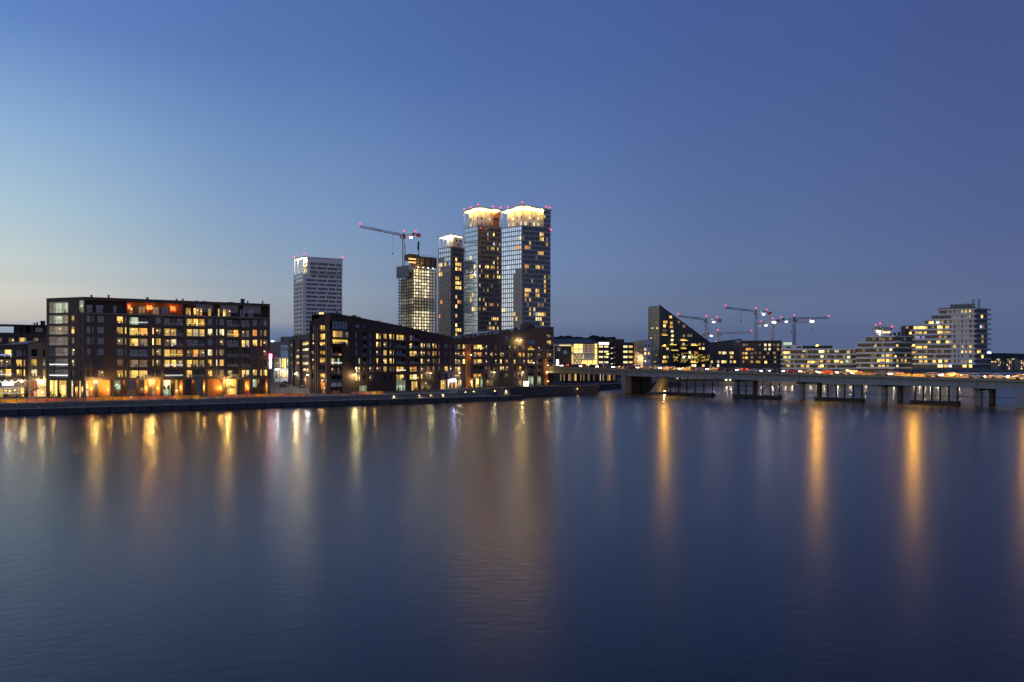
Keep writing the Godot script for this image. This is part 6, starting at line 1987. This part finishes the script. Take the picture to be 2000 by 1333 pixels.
	for i in 6:
		la.append([1243.5, 674.0 + i * 7.0, "d"])
	lit_at(b, f, la, 0.8, 1.2)
	lit_at(b, g, zpts([[1120, 605], [1120, 652, "Y"], [1160, 652], [1160, 605, "d"], [1120, 740, "w"], [1160, 740, "d"], [1120, 700, "d"]], 1070, 580, 5.882), 1.6, 1.6)
	for y in [676.0, 699.0]:
		for x in [1261.0, 1267.5]: part(b, "window", bx(1.6, 1.6, 0.1), black, g.at(g.u(x), g.v(x, y), 0.03))
	wall_lamp(b, f, f.length * 0.85, 14.0, 50.0, Color(1.0, 0.74, 0.36), 3.0)  # added wash lamp, no known fixture, to warm the beige front
	wall_lamp(b, f, f.length * 0.85, 5.0, 50.0, Color(1.0, 0.74, 0.36), 3.0)  # second added lamp, washing the lower part
	# ---- glass wedge
	f = face2(1288.0, 572, 1386.5, 588, 2.5)
	g = face2(1268.6, 578, 1288.0, 572, 2.5)
	var hw := f.v(1288, 597.5)
	top = [[0.0, hw], [f.length, f.v(1386.5, 670.5)]]
	var dk := glass_mat("wedge_glass", Color(0.03, 0.038, 0.052), 0.25, 0.15)
	b = block("glass_wedge", "dark glass wedge building whose roof slopes steeply down to a point", "apartment block", f, top, 16.0, dk)
	part(b, "end_wall", wall_mesh([[0.0, g.v(1268.6, 598.0)], [g.length, hw]], []), glass_mat("wedge_end_glass", Color(0.1, 0.12, 0.14), 0.4, 0.2), g.at(0, 0))
	part(b, "end_roof", shell_mesh(g.length, [[0.0, g.v(1268.6, 598.0)], [g.length, hw]], 0.8, 0.0, false, true), dk, g.at(0, 0))
	for i in 26:
		part(b, "louvre", bx(q5(g.length + 0.8), 0.2, 0.6), mat("louvre_metal", Color(0.16, 0.17, 0.18), 0.5, 0.3), g.at(g.length / 2, hw - 1.2 - i * 1.62, 0.3))
	for i in 14:
		var v := 4.0 + i * 3.05
		var l := 0.0
		while l < f.length and top_at(top, l) > v + 1.0: l += 0.5
		if l > 2.0: part(b, "floor_line", bx(q5(l), 0.3, 0.3), mat("steel_dark"), f.at(l / 2, v, 0.06))
	for i in 15:
		var u := f.length * i / 15.0
		var h := top_at(top, u) - 0.6
		part(b, "mullion", bx(0.2, q5(h), 0.2), mat("steel_dark"), f.at(u + 0.3, h / 2, 0.05))
	part(b, "roof_edge", coping_mesh(top, 0.7, 0.3), mat("roof_metal"), f.at(0, 0))
	var lw := zpts([[303, 240], [225, 300], [250, 300, "o"], [310, 310], [230, 345, "Y"], [305, 355, "o"], [320, 355], [400, 300, "d"], [460, 350, "d"], [320, 408, "w"], [325, 460, "Y"], [460, 460, "d"], [515, 458, "d"], [545, 458, "d"], [320, 510, "w"], [455, 558, "w"], [320, 555], [645, 560], [690, 560, "d"], [650, 612], [690, 612, "w"], [530, 660, "w"], [590, 660, "o"], [615, 665, "o"], [525, 715, "w"], [560, 712, "w"], [600, 715], [460, 715, "c"], [230, 715, "Y"], [265, 712], [245, 765], [215, 768], [690, 815], [560, 815, "w"], [590, 815, "w"], [265, 615, "Y"], [430, 770, "d"], [470, 770, "d"], [220, 400, "d"], [245, 400, "d"]], 1260, 580, 6.06)
	lit_at(b, f, lw, 1.9, 1.8, 0.12)
	# lit balconies with strings of lights
	for s in zpts([[450, 520, "Y"], [575, 578, "Y"], [450, 615, "o"], [570, 780, "Y"], [320, 572, "y"], [340, 637, "y"], [225, 458, "o"], [455, 580, "d"], [455, 675, "d"]], 1260, 580, 6.06):
		var bal := part(b, "balcony", bx(6.2 if s[2] != "o" else 4.4, 0.3, 1.4), mat("steel_dark"), f.at(f.u(s[0]), f.v(s[0], s[1]) - 0.5, 0.7))
		garland(bal, 6.0 if s[2] != "o" else 4.2, off(0, 1.0, 0.8), "y", 5 if s[2] != "d" else 1, 0.12)
		if s[2] == "o" or s[2] == "Y": sub(bal, "glazing", bx(4.2, 1.6, 0.1), lit("o" if s[2] == "o" else "Y", 1), off(0, 1.2, -0.6))
	lit_at(b, g, zpts([[85, 372], [100, 372], [150, 372, "Y"], [140, 300, "d"], [130, 490, "d"], [75, 490, "y"], [90, 570, "d"], [110, 620, "d"], [140, 690, "y"], [90, 740, "d"], [120, 770, "y"]], 1260, 580, 6.06), 1.2, 0.7, 0.7)
	# speckle of tiny window candles on the lowest floors
	var sp := MB.new()
	for i in 130:
		var px := rng.randf_range(1315.0, 1386.0)
		var py := rng.randf_range(692.0, 706.0)
		sp.box(f.pos(f.u(px), f.v(px, py), 0.2), Vector3.ONE * 0.26, Basis(f.dir, UPV, f.n))
	part(b, "string_lights", sp.done(), glow("string_light_y", Color(1, 0.72, 0.12), 1.7))
	# ---- its low wing
	var wf := face2(1386.8, 588, 1447.8, 600, 2.5)
	var wt := [[0.0, wf.v(1387, 671.0)], [wf.length, wf.v(1447.8, 663.5)]]
	b = block("glass_wing", "low dark glass wing with roofline rising away from the wedge", "apartment block", wf, wt, 16.0, dk)
	part(b, "roof_edge", coping_mesh(wt, 0.6, 0.3), mat("roof_metal"), wf.at(0, 0))
	for i in 7: part(b, "floor_line", bx(q5(wf.length), 0.3, 0.3), mat("steel_dark"), wf.at(wf.length / 2, 3.0 + i * 3.0, 0.04))
	for i in 9: part(b, "mullion", bx(0.25, 16.0, 0.25), mat("steel_dark"), wf.at(0.5 + wf.length * i / 9.0, 9.0, 0.05))
	part(b, "end_post", bx(0.6, q5(wt[1][1]), 0.8), mat("tower_panel"), wf.at(wf.length, wt[1][1] / 2, 0.0))
	lit_at(b, wf, zpts([[885, 662], [930, 665, "w"], [950, 665], [1010, 665, "w"], [1035, 665], [1020, 715], [1040, 715, "d"], [765, 770, "w"], [790, 770], [865, 770, "w"], [920, 770, "Y"], [950, 770, "Y"], [1015, 770, "w"], [1060, 770], [865, 815, "w"], [775, 815, "d"]], 1260, 580, 6.06), 2.0, 1.9, 0.14)
	# ---- dark brick block
	f = face2(1449.0, 545, 1527.0, 540, 2.5)
	top = [[0.0, f.v(1449, 667.5)], [f.length, f.v(1527, 667.0)]]
	b = block("brown_brick_block", "flat roofed dark brick block with rows of small square windows", "apartment block", f, top, 16.0, mat("dark_brick"))
	part(b, "roof_edge", coping_mesh(top, 0.6, 0.3), mat("roof_metal"), f.at(0, 0))
	var lb := zpts([[1170, 570, "d"], [1200, 570, "d"], [1425, 570, "w"], [1475, 570, "w"], [1530, 570, "d"], [1575, 570, "d"], [1360, 570, "d"], [1210, 622, "o"], [1240, 620, "o"], [1275, 622, "o"], [1425, 620, "w"], [1475, 620, "w"], [1575, 622], [1165, 670], [1200, 670], [1265, 670, "d"], [1310, 665, "d"], [1360, 665, "d"], [1460, 668, "d"], [1530, 665, "d"], [1165, 722], [1200, 722], [1265, 718, "d"], [1410, 715, "o"], [1360, 718, "d"], [1540, 718, "d"], [1165, 770, "d"], [1265, 770], [1325, 770], [1350, 772], [1430, 775, "Y"], [1540, 770, "d"]], 1260, 580, 6.06)
	lit_at(b, f, lb, 1.5, 1.6)
	dark_grid(b, f, 1450.0, 1526.0, 10, [674.0, 682.3, 690.5, 698.7, 707.0], 1.5, 1.6, lb, black)
	# ---- long low terrace
	f = face2(1526.5, 476, 1686.0, 462, 2.5)
	b = thing("long_terrace_block", "long low terrace block with pale balcony bands", "apartment block", f.a)
	banded(b, f, [[1526.5, 682.0], [1526.5, 692.0], [1526.5, 701.6], [1526.5, 711.0], [1526.5, 720.0]], 3.0, zpts([[170, 718], [190, 720, "Y"], [225, 718], [190, 768], [235, 768, "g"], [205, 800], [395, 693, "w"], [380, 755], [570, 705, "w"], [600, 705, "w"], [655, 700], [740, 698, "w"], [760, 700, "g"], [590, 757, "w"], [735, 757, "d"], [875, 712, "w"], [880, 768, "w"], [585, 808, "Y"], [668, 808], [740, 808, "Y"], [760, 808], [805, 822], [860, 810, "g"], [885, 815, "g"], [450, 820], [490, 822, "Y"], [520, 820], [220, 855, "Y"], [375, 860], [435, 865], [560, 872], [590, 860, "Y"], [995, 685, "o"], [1025, 685, "o"], [985, 768, "o"], [1020, 768]], 1500, 560, 5.554), 1.7, 14.0, 1686.0)
	part(b, "penthouse", bx(q5(f.u(1568) - f.u(1528)), 2.6, 8.0), mat("white_panel"), f.at((f.u(1528) + f.u(1568)) / 2, f.v(1550, 678.0), -6.0))
	part(b, "penthouse", bx(q5(f.u(1627) - f.u(1570)), 2.0, 8.0), mat("dark_concrete"), f.at((f.u(1570) + f.u(1627)) / 2, f.v(1600, 678.5), -6.0))
	for px in [1541.0, 1561.0]: part(b, "penthouse_window", bx(2.6, 1.2, 0.1), black, f.at(f.u(px), f.v(px, 678.3), -1.96))
	var wl := part(b, "roof_work_light", bx(5.0, 1.6, 1.0), lit("g", 2), f.at(f.u(1540.0), f.v(1540, 671.0), -9.0))
	# ---- terraced block in the middle
	f = face2(1672.0, 452, 1748.5, 443, 2.5)
	g = face2(1748.5, 443, 1783.0, 447, 2.5)
	b = thing("middle_terrace_block", "stepped terrace block with small crane on its roof", "apartment block", f.a)
	var bands := [[1691.0, 656.8], [1675.0, 668.6], [1672.0, 678.8], [1672.0, 689.3], [1672.0, 699.2], [1672.0, 708.8], [1672.0, 718.5]]
	banded(b, f, bands, 2.9, zpts([[1255, 575, "d"], [1165, 650, "w"], [1335, 683, "w"], [1130, 750, "d"], [1250, 750, "w"], [1300, 748], [1335, 745], [1200, 805, "Y"], [1230, 800, "Y"], [1255, 800, "Y"], [1300, 805, "Y"], [1335, 805], [1135, 865, "w"], [1215, 865], [1255, 865], [1300, 865]], 1500, 560, 5.554), 1.5, 13.0, 1748.5)
	var gb := []
	for e in bands: gb.append([1748.5, g.v(1748.5, e[1])])
	for i in bands.size():
		var v := f.v(1748.5, bands[i][1])
		part(b, "balcony_band", bx(q5(g.length), 0.85, 1.4), mat("tower_panel"), g.at(g.length / 2, v - 0.12, -0.72))
		part(b, "storey", bx(q5(g.length - 0.4), 2.1, 0.4), glass_mat("terrace_glass", Color(0.018, 0.022, 0.03), 0.05, 0.2), g.at(g.length / 2, v - 1.6, -1.2))
	lit_at(b, g, zpts([[1400, 760, "Y"], [1420, 805], [1470, 800], [1510, 745, "o"], [1510, 805], [1418, 640], [1500, 570, "d"], [1420, 865, "w"]], 1500, 560, 5.554), 1.5, 1.5, -0.9)
	roof_bits(b, f, [[1748.0, 1.5, 2.0, 3.0], [1740.0, 1.2, 1.6, 4.0], [1757.0, 1.4, 2.4, 6.0]], [[0.0, f.v(1748.5, 656.8)], [f.length, f.v(1748.5, 656.8)]])
	for e in [[1715.0, "w"], [1728.0, "Y"], [1736.0, "Y"]]: part(b, "roof_work_light", bx(1.8, 0.9, 0.6), lit(e[1], 2), f.at(f.u(e[0]), f.v(e[0], 649.0), -4.0))
	# ---- the big stepped block
	f = face2(1782.0, 447, 1905.3, 432, 2.5)
	g = face2(1905.3, 432, 1934.0, 439, 2.5)
	b = thing("big_stepped_block", "tallest terrace block stepping up with pale bands and roof chimneys", "apartment block", f.a)
	bands = []
	for i in 12: bands.append([[1835.0, 1820.0, 1806.0, 1793.0][i] if i < 4 else 1782.5, 603.0 + i * 9.78])
	var lt := zpts([[830, 248, "Y"], [850, 248], [890, 243], [680, 255, "d"], [770, 248, "d"], [770, 298, "d"], [845, 298, "d"], [890, 298], [515, 362, "Y"], [500, 362], [575, 358, "c"], [620, 355, "d"], [680, 355, "d"], [845, 348, "r"], [770, 348, "d"], [350, 412, "Y"], [370, 412, "Y"], [400, 412, "Y"], [430, 412, "Y"], [455, 412, "Y"], [590, 405, "Y"], [610, 408], [670, 405], [770, 400, "d"], [845, 398, "d"], [365, 465], [400, 465, "Y"], [450, 465], [590, 458, "Y"], [612, 458, "Y"], [660, 458], [685, 458], [770, 450, "d"], [845, 450, "d"], [380, 510, "v"], [430, 510, "v"], [600, 505, "o"], [650, 505, "d"], [845, 500, "r"], [770, 500, "d"], [490, 558], [580, 556, "Y"], [670, 555, "Y"], [700, 555], [845, 550, "r"], [770, 550, "d"], [900, 550, "d"], [370, 608], [400, 610, "Y"], [450, 608], [745, 600, "o"], [835, 600, "Y"], [900, 600], [830, 655, "Y"], [850, 655, "Y"], [900, 652], [330, 665, "o"], [400, 712, "Y"], [350, 712], [450, 712], [405, 750, "Y"], [455, 750], [540, 750], [600, 748, "Y"], [660, 745], [845, 750], [905, 750, "Y"], [590, 797, "Y"], [610, 797, "w"], [655, 797, "Y"], [700, 797, "c"], [845, 797, "Y"], [905, 797, "Y"]], 1720, 560, 5.128)
	banded(b, f, bands, 2.85, lt, 1.7, 14.0, 1905.3)
	for i in bands.size():
		var v := f.v(1905.3, bands[i][1])
		part(b, "balcony_band", bx(q5(g.length), 0.85, 2.4), mat("tower_panel"), g.at(g.length / 2, v - 0.12, -0.4))
		part(b, "storey", bx(q5(g.length - 0.4), 2.1, 0.4), glass_mat("terrace_glass", Color(0.018, 0.022, 0.03), 0.05, 0.2), g.at(g.length / 2, v - 1.6, -1.5))
	lit_at(b, g, zpts([[950, 243], [1040, 300, "Y"], [1045, 500], [1045, 550], [1045, 702, "Y"], [1030, 402, "c"], [1055, 402, "r"], [960, 655], [1000, 655, "Y"], [1020, 650, "Y"]], 1720, 560, 5.128), 1.4, 1.6, -1.2)
	for i in 11:
		var v := f.v(1905.3, bands[i][1])
		for px in [1861.0, 1869.5, 1876.5, 1884.0, 1891.5, 1901.0]:
			part(b, "wall_pier", bx(1.15, 1.9, 0.3), mat("white_panel"), f.at(f.u(px), v - 1.5, -1.1))
	var rt := f.v(1905.3, 603.0)
	part(b, "roof_slab", bx(q5(f.u(1905.3) - f.u(1835.0) + 1.0), 0.4, 14.0), mat("roof_metal"), f.at((f.u(1905.3) + f.u(1835.0)) / 2, rt + 0.55, -6.6))
	var ms := MB.new()
	var m0 := f.u(1857.0)
	var m1 := f.u(1905.0)
	for i in 22: ms.box(Vector3(lerpf(m0, m1, i / 21.0), rt + 1.9, -3.0), Vector3(0.25, 2.4, 0.4))
	part(b, "plant_screen", ms.done(), mat("tower_panel"), f.at(0, 0))
	part(b, "plant_room", bx(q5(m1 - m0), 2.2, 5.0), mat("dark_concrete"), f.at((m0 + m1) / 2, rt + 1.8, -6.0))
	for px in [1902.0, 1914.0, 1887.0]:
		var cm := MB.new(); cm.rod(Vector3.ZERO, Vector3(0, 4.4 if px > 1890 else 3.2, 0), 0.6 if px > 1890 else 0.3, 0.6 if px > 1890 else 0.25, 10)
		cm.rod(Vector3(0, 4.2, 0), Vector3(0, 4.7, 0), 0.8, 0.8, 10) if px > 1890 else null
		part(b, "chimney", cm.done(), mat("tower_panel"), f.at(minf(f.u(px), f.length + 2.0), rt + 0.7, -4.0))
	# ---- small block peeping between
	f = face2(1769.0, 500, 1785.0, 499, 2.5)
	top = [[0.0, f.v(1775, 636.5)], [f.length, f.v(1775, 636.5)]]
	b = block("narrow_grey_block", "narrow grey block peeping out behind the stepped terraces", "apartment block", f, top, 10.0, mat("dark_concrete"))
	lit_at(b, f, [[1772.5, 640.0, "o"], [1778.5, 651.0, "Y"], [1781.0, 646.0, "d"]], 1.6, 1.5)
	# ---- far quay
	var k := 0
	for s in [[1330.0, 420.0, 1560.0, 438.0], [1560.0, 438.0, 1945.0, 446.0]]:
		var q := Face.new(gp(s[0], s[1]), gp(s[2], s[3]))
		var w := thing("far_quay_wall", ["pale stone quay wall below the brick block across the water", "long stone quay wall with lamps below the terrace blocks"][k], "wall", q.pos(0, 0), "quay walls across the water")
		var n := int(q.length / 7.0)
		for i in n: part(w, "wall_panel", bx(q5(q.length / n - 0.08), 3.2, 0.6), mat("quay_concrete"), q.at((i + 0.5) * q.length / n, 1.0, 0.2))
		part(w, "coping", bx(q5(q.length), 0.2, 0.9), mat("paving"), q.at(q.length / 2, 2.7, 0.2))
		var lamps := [1418.0, 1426.0, 1487.0, 1507.0, 1521.0, 1533.0, 1545.0] if k == 0 else [1569.0, 1582.0, 1594.0, 1608.0, 1635.0, 1660.0, 1690.0, 1745.0, 1785.0, 1795.0, 1806.0, 1817.0, 1830.0, 1850.0, 1872.0]
		for px in lamps:
			var u := q.u(px)
			var lp := part(w, "quay_lamp", bx(0.5, 0.4, 0.4), glow("far_quay_lamp_glow", Color(1.0, 0.8, 0.5), 12.0), q.at(u, 3.4, 0.4))
			sub(lp, "lamp_post", bx(0.14, 0.8, 0.14), mat("steel_dark"), off(0, -0.5, -0.1))
			omni(lp, Vector3(0, 0.5, 0.6), lin(1.0, 0.74, 0.42), 9.0, 0.25)
		k += 1
	# low lit pavilions seen under the bridge
	k = 0
	for s in [[1092.0, 395.0, 1206.0, 405.0, 5.2], [1318.0, 440.0, 1420.0, 448.0, 3.6], [1440.0, 452.0, 1526.0, 455.0, 3.4]]:
		var q := face2(s[0], s[1], s[2], s[3], 2.47)
		var p := thing("quay_pavilion", ["long low pavilion with dark posts and warm shop windows under the bridge", "low market pavilion with orange lit front across the water", "low dark boathouse with few lit windows across the water"][k], "pavilion", q.a, "low pavilions seen under the bridge")
		var t := [[0.0, s[4]], [q.length, s[4]]]
		part(p, "wall", wall_mesh(t, []), mat("dark_brick"), q.at(0, 0))
		part(p, "roof_and_back", shell_mesh(q.length, t, 9.0), mat("roof_felt"), q.at(0, 0))
		part(p, "eaves", bx(q5(q.length + 1.0), 0.3, 2.4), mat("roof_metal"), q.at(q.length / 2, s[4] + 0.1, 0.6))
		var n := int(q.length / 3.6)
		for i in n:
			var u := (i + 0.5) * q.length / n
			var kk: String = ["d", "o", "w", "d", ".", "o", "y", "."][(i * 3 + k * 2) % 8]
			var sw := part(p, "shop_window", frame_mesh(q5(q.length / n * 0.8), q5(s[4] - 1.5), 2, 0.12), mat("window_frame"), q.at(u, s[4] / 2 + 0.1, 0.06))
			var fr2 := q.length / n * 0.8
			for e in 3: sub(sw, "pane", bx(q5(fr2 / 3.0 - 0.1), q5(s[4] - 1.6), 0.08), pane_mat([kk, "d", "."][(i * 5 + e * 2 + k) % 3]), off((e - 1) * fr2 / 3.0, 0, -0.04))
			part(p, "post", bx(0.3, q5(s[4]), 0.3), mat("steel_dark"), q.at(u + q.length / n / 2, s[4] / 2, 1.6))
		k += 1
	# ---- wooded ridge and far shore
	ridge("wooded_ridge", 1010.0, 1230.0, 950.0, 657.5, 3.5, 6.0, "dark wooded ridge beyond the offices", 41)
	ridge("far_hills", 1700.0, 2700.0, 2600.0, 690.5, 1.6, 40.0, "low dark wooded hills on the far shore", 42)
	ridge("distant_hills", -900.0, 1000.0, 3300.0, 703.0, 2.0, 60.0, "faint low hills far inland", 43)
	var shore := MB.new()
	shore.poly([gp(1700, 1150, 1.5), gp(2900, 900, 1.5), gp(2900, 2700, 3.0), gp(1700, 2700, 3.0)], 3.0)
	structure("far_shore", shore.done(), mat("ground_earth"), "low dark shore across the open water")
	for i in 26:
		var d := rng.randf_range(1180.0, 1750.0)
		var px := 1938.0 + (i % 13) * 9.0 + rng.randf_range(-3.0, 3.0)
		var w := rng.randf_range(9.0, 17.0)
		var rows := rng.randi_range(2, 5)
		var fc := Face.new(gp(px, d, 1.6), gp(px, d, 1.6) + Vector3(w, 0, rng.randf_range(-3.0, 3.0)))
		var h := rows * 3.0 + 1.0 + (d - 1180.0) * 0.012
		var o := thing("distant_house", "tiny distant %s house with %s rows of lit windows on the far shore" % ["narrow" if w < 11.5 else ("middling" if w < 14.0 else "wide"), ["two", "three", "four", "five"][rows - 2]], "house", fc.a, "houses on the far shore")
		part(o, "wall", wall_mesh([[0.0, h], [fc.length, h]], []), mat("quay_concrete"), fc.at(0, 0))
		part(o, "roof_and_back", shell_mesh(fc.length, [[0.0, h], [fc.length, h]], 9.0), mat("roof_felt"), fc.at(0, 0))
		for r in rows:
			for c in int(w / 3.0):
				var on := rng.randf()
				if on < 0.5: part(o, "window", bx(1.6, 1.6, 0.15), lit(["y", "Y", "w", "o"][rng.randi_range(0, 3)], 2), fc.at(1.5 + c * 3.0, h - 1.9 - r * 3.0, 0.05))
	var lf := Face.new(gp(1925, 900, 2.0), gp(1937, 900, 2.0))
	var so := thing("rooftop_sign", "small glowing white and blue sign beyond the big stepped block", "sign", pt(1931, 695.0, 900))
	part(so, "sign_panel", bx(6.0, 1.8, 0.4), glow("distant_sign_glow", Color(0.75, 0.85, 1.0), 6.0), lf.at(lf.length / 2, lf.v(1931, 689.5)))
	part(so, "sign_post", bx(0.5, 18.0, 0.5), mat("steel_dark"), lf.at(lf.length / 2, lf.v(1931, 690.0) - 9.5, -0.3))

func ridge(called: String, px0: float, px1: float, d: float, py: float, rise: float, step: float, label: String, seed_: int):
	# a long bank whose top is a ragged line of tree tops
	var f := FastNoiseLite.new()
	f.seed = seed_
	f.frequency = 0.09
	f.fractal_octaves = 4
	var a := gp(px0, d)
	var e := gp(px1, d)
	var n := int((e - a).length() / step * 2.0)
	var m := MB.new()
	var base := EYE - (py - HY) / FL * d
	var prev := 0.0
	for i in n:
		var s0 := i / float(n)
		var s1 := (i + 1) / float(n)
		var taper0 := minf(1.0, minf(s0, 1.0 - s0) * 8.0)
		var taper1 := minf(1.0, minf(s1, 1.0 - s1) * 8.0)
		var p := a.lerp(e, s0)
		var q := a.lerp(e, s1)
		var h0 := (base + f.get_noise_1d(i * 3.0) * rise * d / FL * 1.6) * taper0
		var h1 := (base + f.get_noise_1d((i + 1) * 3.0) * rise * d / FL * 1.6) * taper1
		var back := Vector3(0, 0, -d * 0.08)
		var fore := Vector3(0, 0, d * 0.05)
		m.quad(p + fore, q + fore, q + UPV * h1, p + UPV * h0)
		m.quad(p + UPV * h0, q + UPV * h1, q + back, p + back)
	structure(called, m.done(), mat("wooded_hillside", Color(0.012, 0.017, 0.012), 0.95), label)

func sheet(called: String, c: Color) -> StandardMaterial3D:   # thin plastic that lets light through
	var m := mat(called, c, 0.5)
	m.backlight_enabled = true
	m.backlight = c.linear_to_srgb()
	return m

# ------------------------------------------------------------------ smaller things on the quay and the street
func small_things():
	# barrier panels along the promenade edge
	var w := quay_wall
	var cols := {"yellow": sheet("barrier_yellow", Color(0.8, 0.54, 0.04)), "salmon": sheet("barrier_salmon", Color(0.76, 0.4, 0.22))}
	var protos := {}
	for c in cols:
		var o := Node3D.new()
		o.name = "barrier_panel"
		sub(o, "panel", bx(1.9, 0.8, 0.05), cols[c], off(0, 0.62, 0))
		sub(o, "frame", frame_mesh(2.0, 0.95, 0, 0.06), mat("barrier_frame", Color(0.25, 0.25, 0.25), 0.5, 0.5), off(0, 0.6, 0))
		for x in [-0.8, 0.8]: sub(o, "foot", bx(0.1, 0.12, 0.7), mat("tyre", Color(0.015, 0.015, 0.015), 0.8), off(x, 0.06, 0))
		protos[c] = o
	var u := w.u(-20.0)
	var i := 0
	var pattern := "yyyysssssssyyyysssssyyy_s_ssssyyyssssyyyssssssyyysyy"
	while u < w.u(596.0) and i < pattern.length():
		var c: String = {"y": "yellow", "s": "salmon", "_": ""}[pattern[i]]
		if c:
			var o: Node3D = protos[c].duplicate()
			o.name = numbered("barrier_panel")
			add_child(o)
			o.transform = Transform3D(w.at(0, 0).basis.rotated(UPV, rng.randf_range(-0.03, 0.03)), w.pos(u, 2.70, -0.15))
			o.transform.origin.y = 2.695
			tag(o, "%s barrier panel standing on the quay wall coping" % c, "barrier", "barrier panels along the promenade")
		u += 2.12
		i += 1
	u = w.u(692.0)
	i = 0
	while u < w.u(752.0):
		var c: String = "salmon" if i < 3 or i > 9 else "yellow"
		var o: Node3D = protos[c].duplicate()
		o.name = numbered("barrier_panel")
		add_child(o)
		o.transform = Transform3D(w.at(0, 0).basis, w.pos(u, 2.695, -0.15))
		tag(o, "%s barrier panel before the sloped roof block" % c, "barrier", "barrier panels before the sloped roof block")
		u += 2.12
		i += 1
	for c in protos: protos[c].free()
	# low lamps on the promenade behind the barrier
	var bn := 0
	for px in [12.0, 28.0, 48.0, 78.0, 104.0, 180.0, 218.0, 245.0, 258.0, 300.0, 344.0, 388.0, 452.0, 508.0, 545.0, 585.0, 716.0, 736.0]:
		var q := w.pos(w.u(px), 2.46, -1.5)
		var o := thing("bollard_lamp", "low bollard lamp glowing on promenade behind the barrier panels", "lamp", q, "bollard lamps on the promenade")
		var m := MB.new(); m.rod(Vector3.ZERO, Vector3(0, 0.95, 0), 0.09, 0.09, 8)
		m.rod(Vector3(0, 1.2, 0), Vector3(0, 1.26, 0), 0.14, 0.12, 8)
		part(o, "post", m.done(), mat("lamp_housing"), Transform3D(Basis.IDENTITY, q))
		var g := MB.new(); g.rod(Vector3(0, 0.95, 0), Vector3(0, 1.2, 0), 0.1, 0.1, 8)
		part(o, "lamp_glass", g.done(), glow("bollard_glow", Color(1.0, 0.7, 0.26), 7.0), Transform3D(Basis.IDENTITY, q))
		spot(o, Vector3(0, 1.35, 0), Vector3(0.01, -1, 0), lin(1.0, 0.68, 0.24), 46.0, 78.0, 0.15)
		omni(o, Vector3(0, 1.5, 0), lin(1.0, 0.6, 0.16), 3.0, 0.2)
		bn += 1
	# parked cars in the street
	var k := 0
	for s in [[565.0, 402.0, 0.3, "silver", Color(0.4, 0.41, 0.42)], [551.5, 318.0, 0.1, "black", Color(0.02, 0.02, 0.022)], [599.0, 318.0, 1.2, "white", Color(0.7, 0.7, 0.7)], [556.0, 372.0, 0.15, "red", Color(0.3, 0.02, 0.02)], [547.0, 430.0, 0.2, "dark blue", Color(0.02, 0.04, 0.11)], [553.5, 352.0, 0.1, "grey", Color(0.15, 0.15, 0.16)]]:
		if s[1] > 410.0: continue
		var o := make_car(s[3], s[4], false)
		o.name = numbered("parked_car")
		add_child(o)
		o.transform = Transform3D(Basis(UPV, s[2]), gp(s[0], s[1], 2.47))
		tag(o, "%s car parked %s" % [s[3], ["far down the inland street", "beside the neon sign", "crosswise by the street row block", "behind the black parked car", "", "in the middle of the inland street row"][k]], "car", "cars parked in the street")
		k += 1
		if k == 4: k = 5
	# bare winter trees
	var tn := 0
	for s in [[853.0, 281.0, 8.2, "bare winter tree by the sloped roof block's shop windows"], [1062.0, 340.0, 6.0, "small bare tree before the orange lit end tower"], [838.0, 276.0, 5.2, "slim bare tree near the white lit shop window"]]:
		bare_tree(gp(s[0], s[1], 2.46), s[2], s[3], 60 + tn)
		tn += 1
	# low orange bins by the sloped roof block
	for e in [[651.5, "first"], [656.5, "second"], [661.0, "third"]]:
		var o := thing("orange_bin", "squat orange bin beside the sloped roof block's corner", "bin", gp(e[0], 253.0, 2.46), "orange bins at the corner")
		var m := MB.new(); m.box(Vector3(0, 0.5, 0), Vector3(0.9, 1.0, 0.7))
		part(o, "bin_body", m.done(), mat("bin_orange", Color(0.55, 0.12, 0.02), 0.5), Transform3D(Basis.IDENTITY, o.position))
		part(o, "bin_lid", bx(1.0, 0.12, 0.8), mat("bin_lid", Color(0.2, 0.05, 0.02), 0.5), Transform3D(Basis.IDENTITY, o.position + Vector3(0, 1.06, 0)))

func bare_tree(at: Vector3, h: float, label: String, seed_: int):
	var r := RandomNumberGenerator.new()
	r.seed = seed_
	var o := thing("bare_tree", label, "tree", at, "")
	var tr := MB.new()
	var cr := MB.new()
	tr.rod(Vector3.ZERO, Vector3(0, h * 0.35, 0), 0.13, 0.1, 7)
	var todo := []
	for i in 7:
		var a := TAU * i / 7.0 + r.randf()
		todo.append([Vector3(0, h * r.randf_range(0.28, 0.36), 0), Vector3(cos(a) * 0.5, 1.0, sin(a) * 0.5).normalized(), h * r.randf_range(0.25, 0.36), 0.06, 0])
	while todo.size():
		var t: Array = todo.pop_back()
		var e: Vector3 = t[0] + t[1] * t[2]
		cr.rod(t[0], e, t[3], t[3] * 0.6, 5, false)
		if t[4] < 3:
			for i in 3:
				var d: Vector3 = (t[1] + Vector3(r.randf_range(-0.7, 0.7), r.randf_range(-0.1, 0.5), r.randf_range(-0.7, 0.7))).normalized()
				todo.append([t[0].lerp(e, r.randf_range(0.5, 1.0)), d, t[2] * 0.62, t[3] * 0.6, t[4] + 1])
	part(o, "trunk", tr.done(), mat("bark", Color(0.035, 0.028, 0.022), 0.9), Transform3D(Basis.IDENTITY, at))
	part(o, "crown", cr.done(), mat("bark"), Transform3D(Basis.IDENTITY, at))
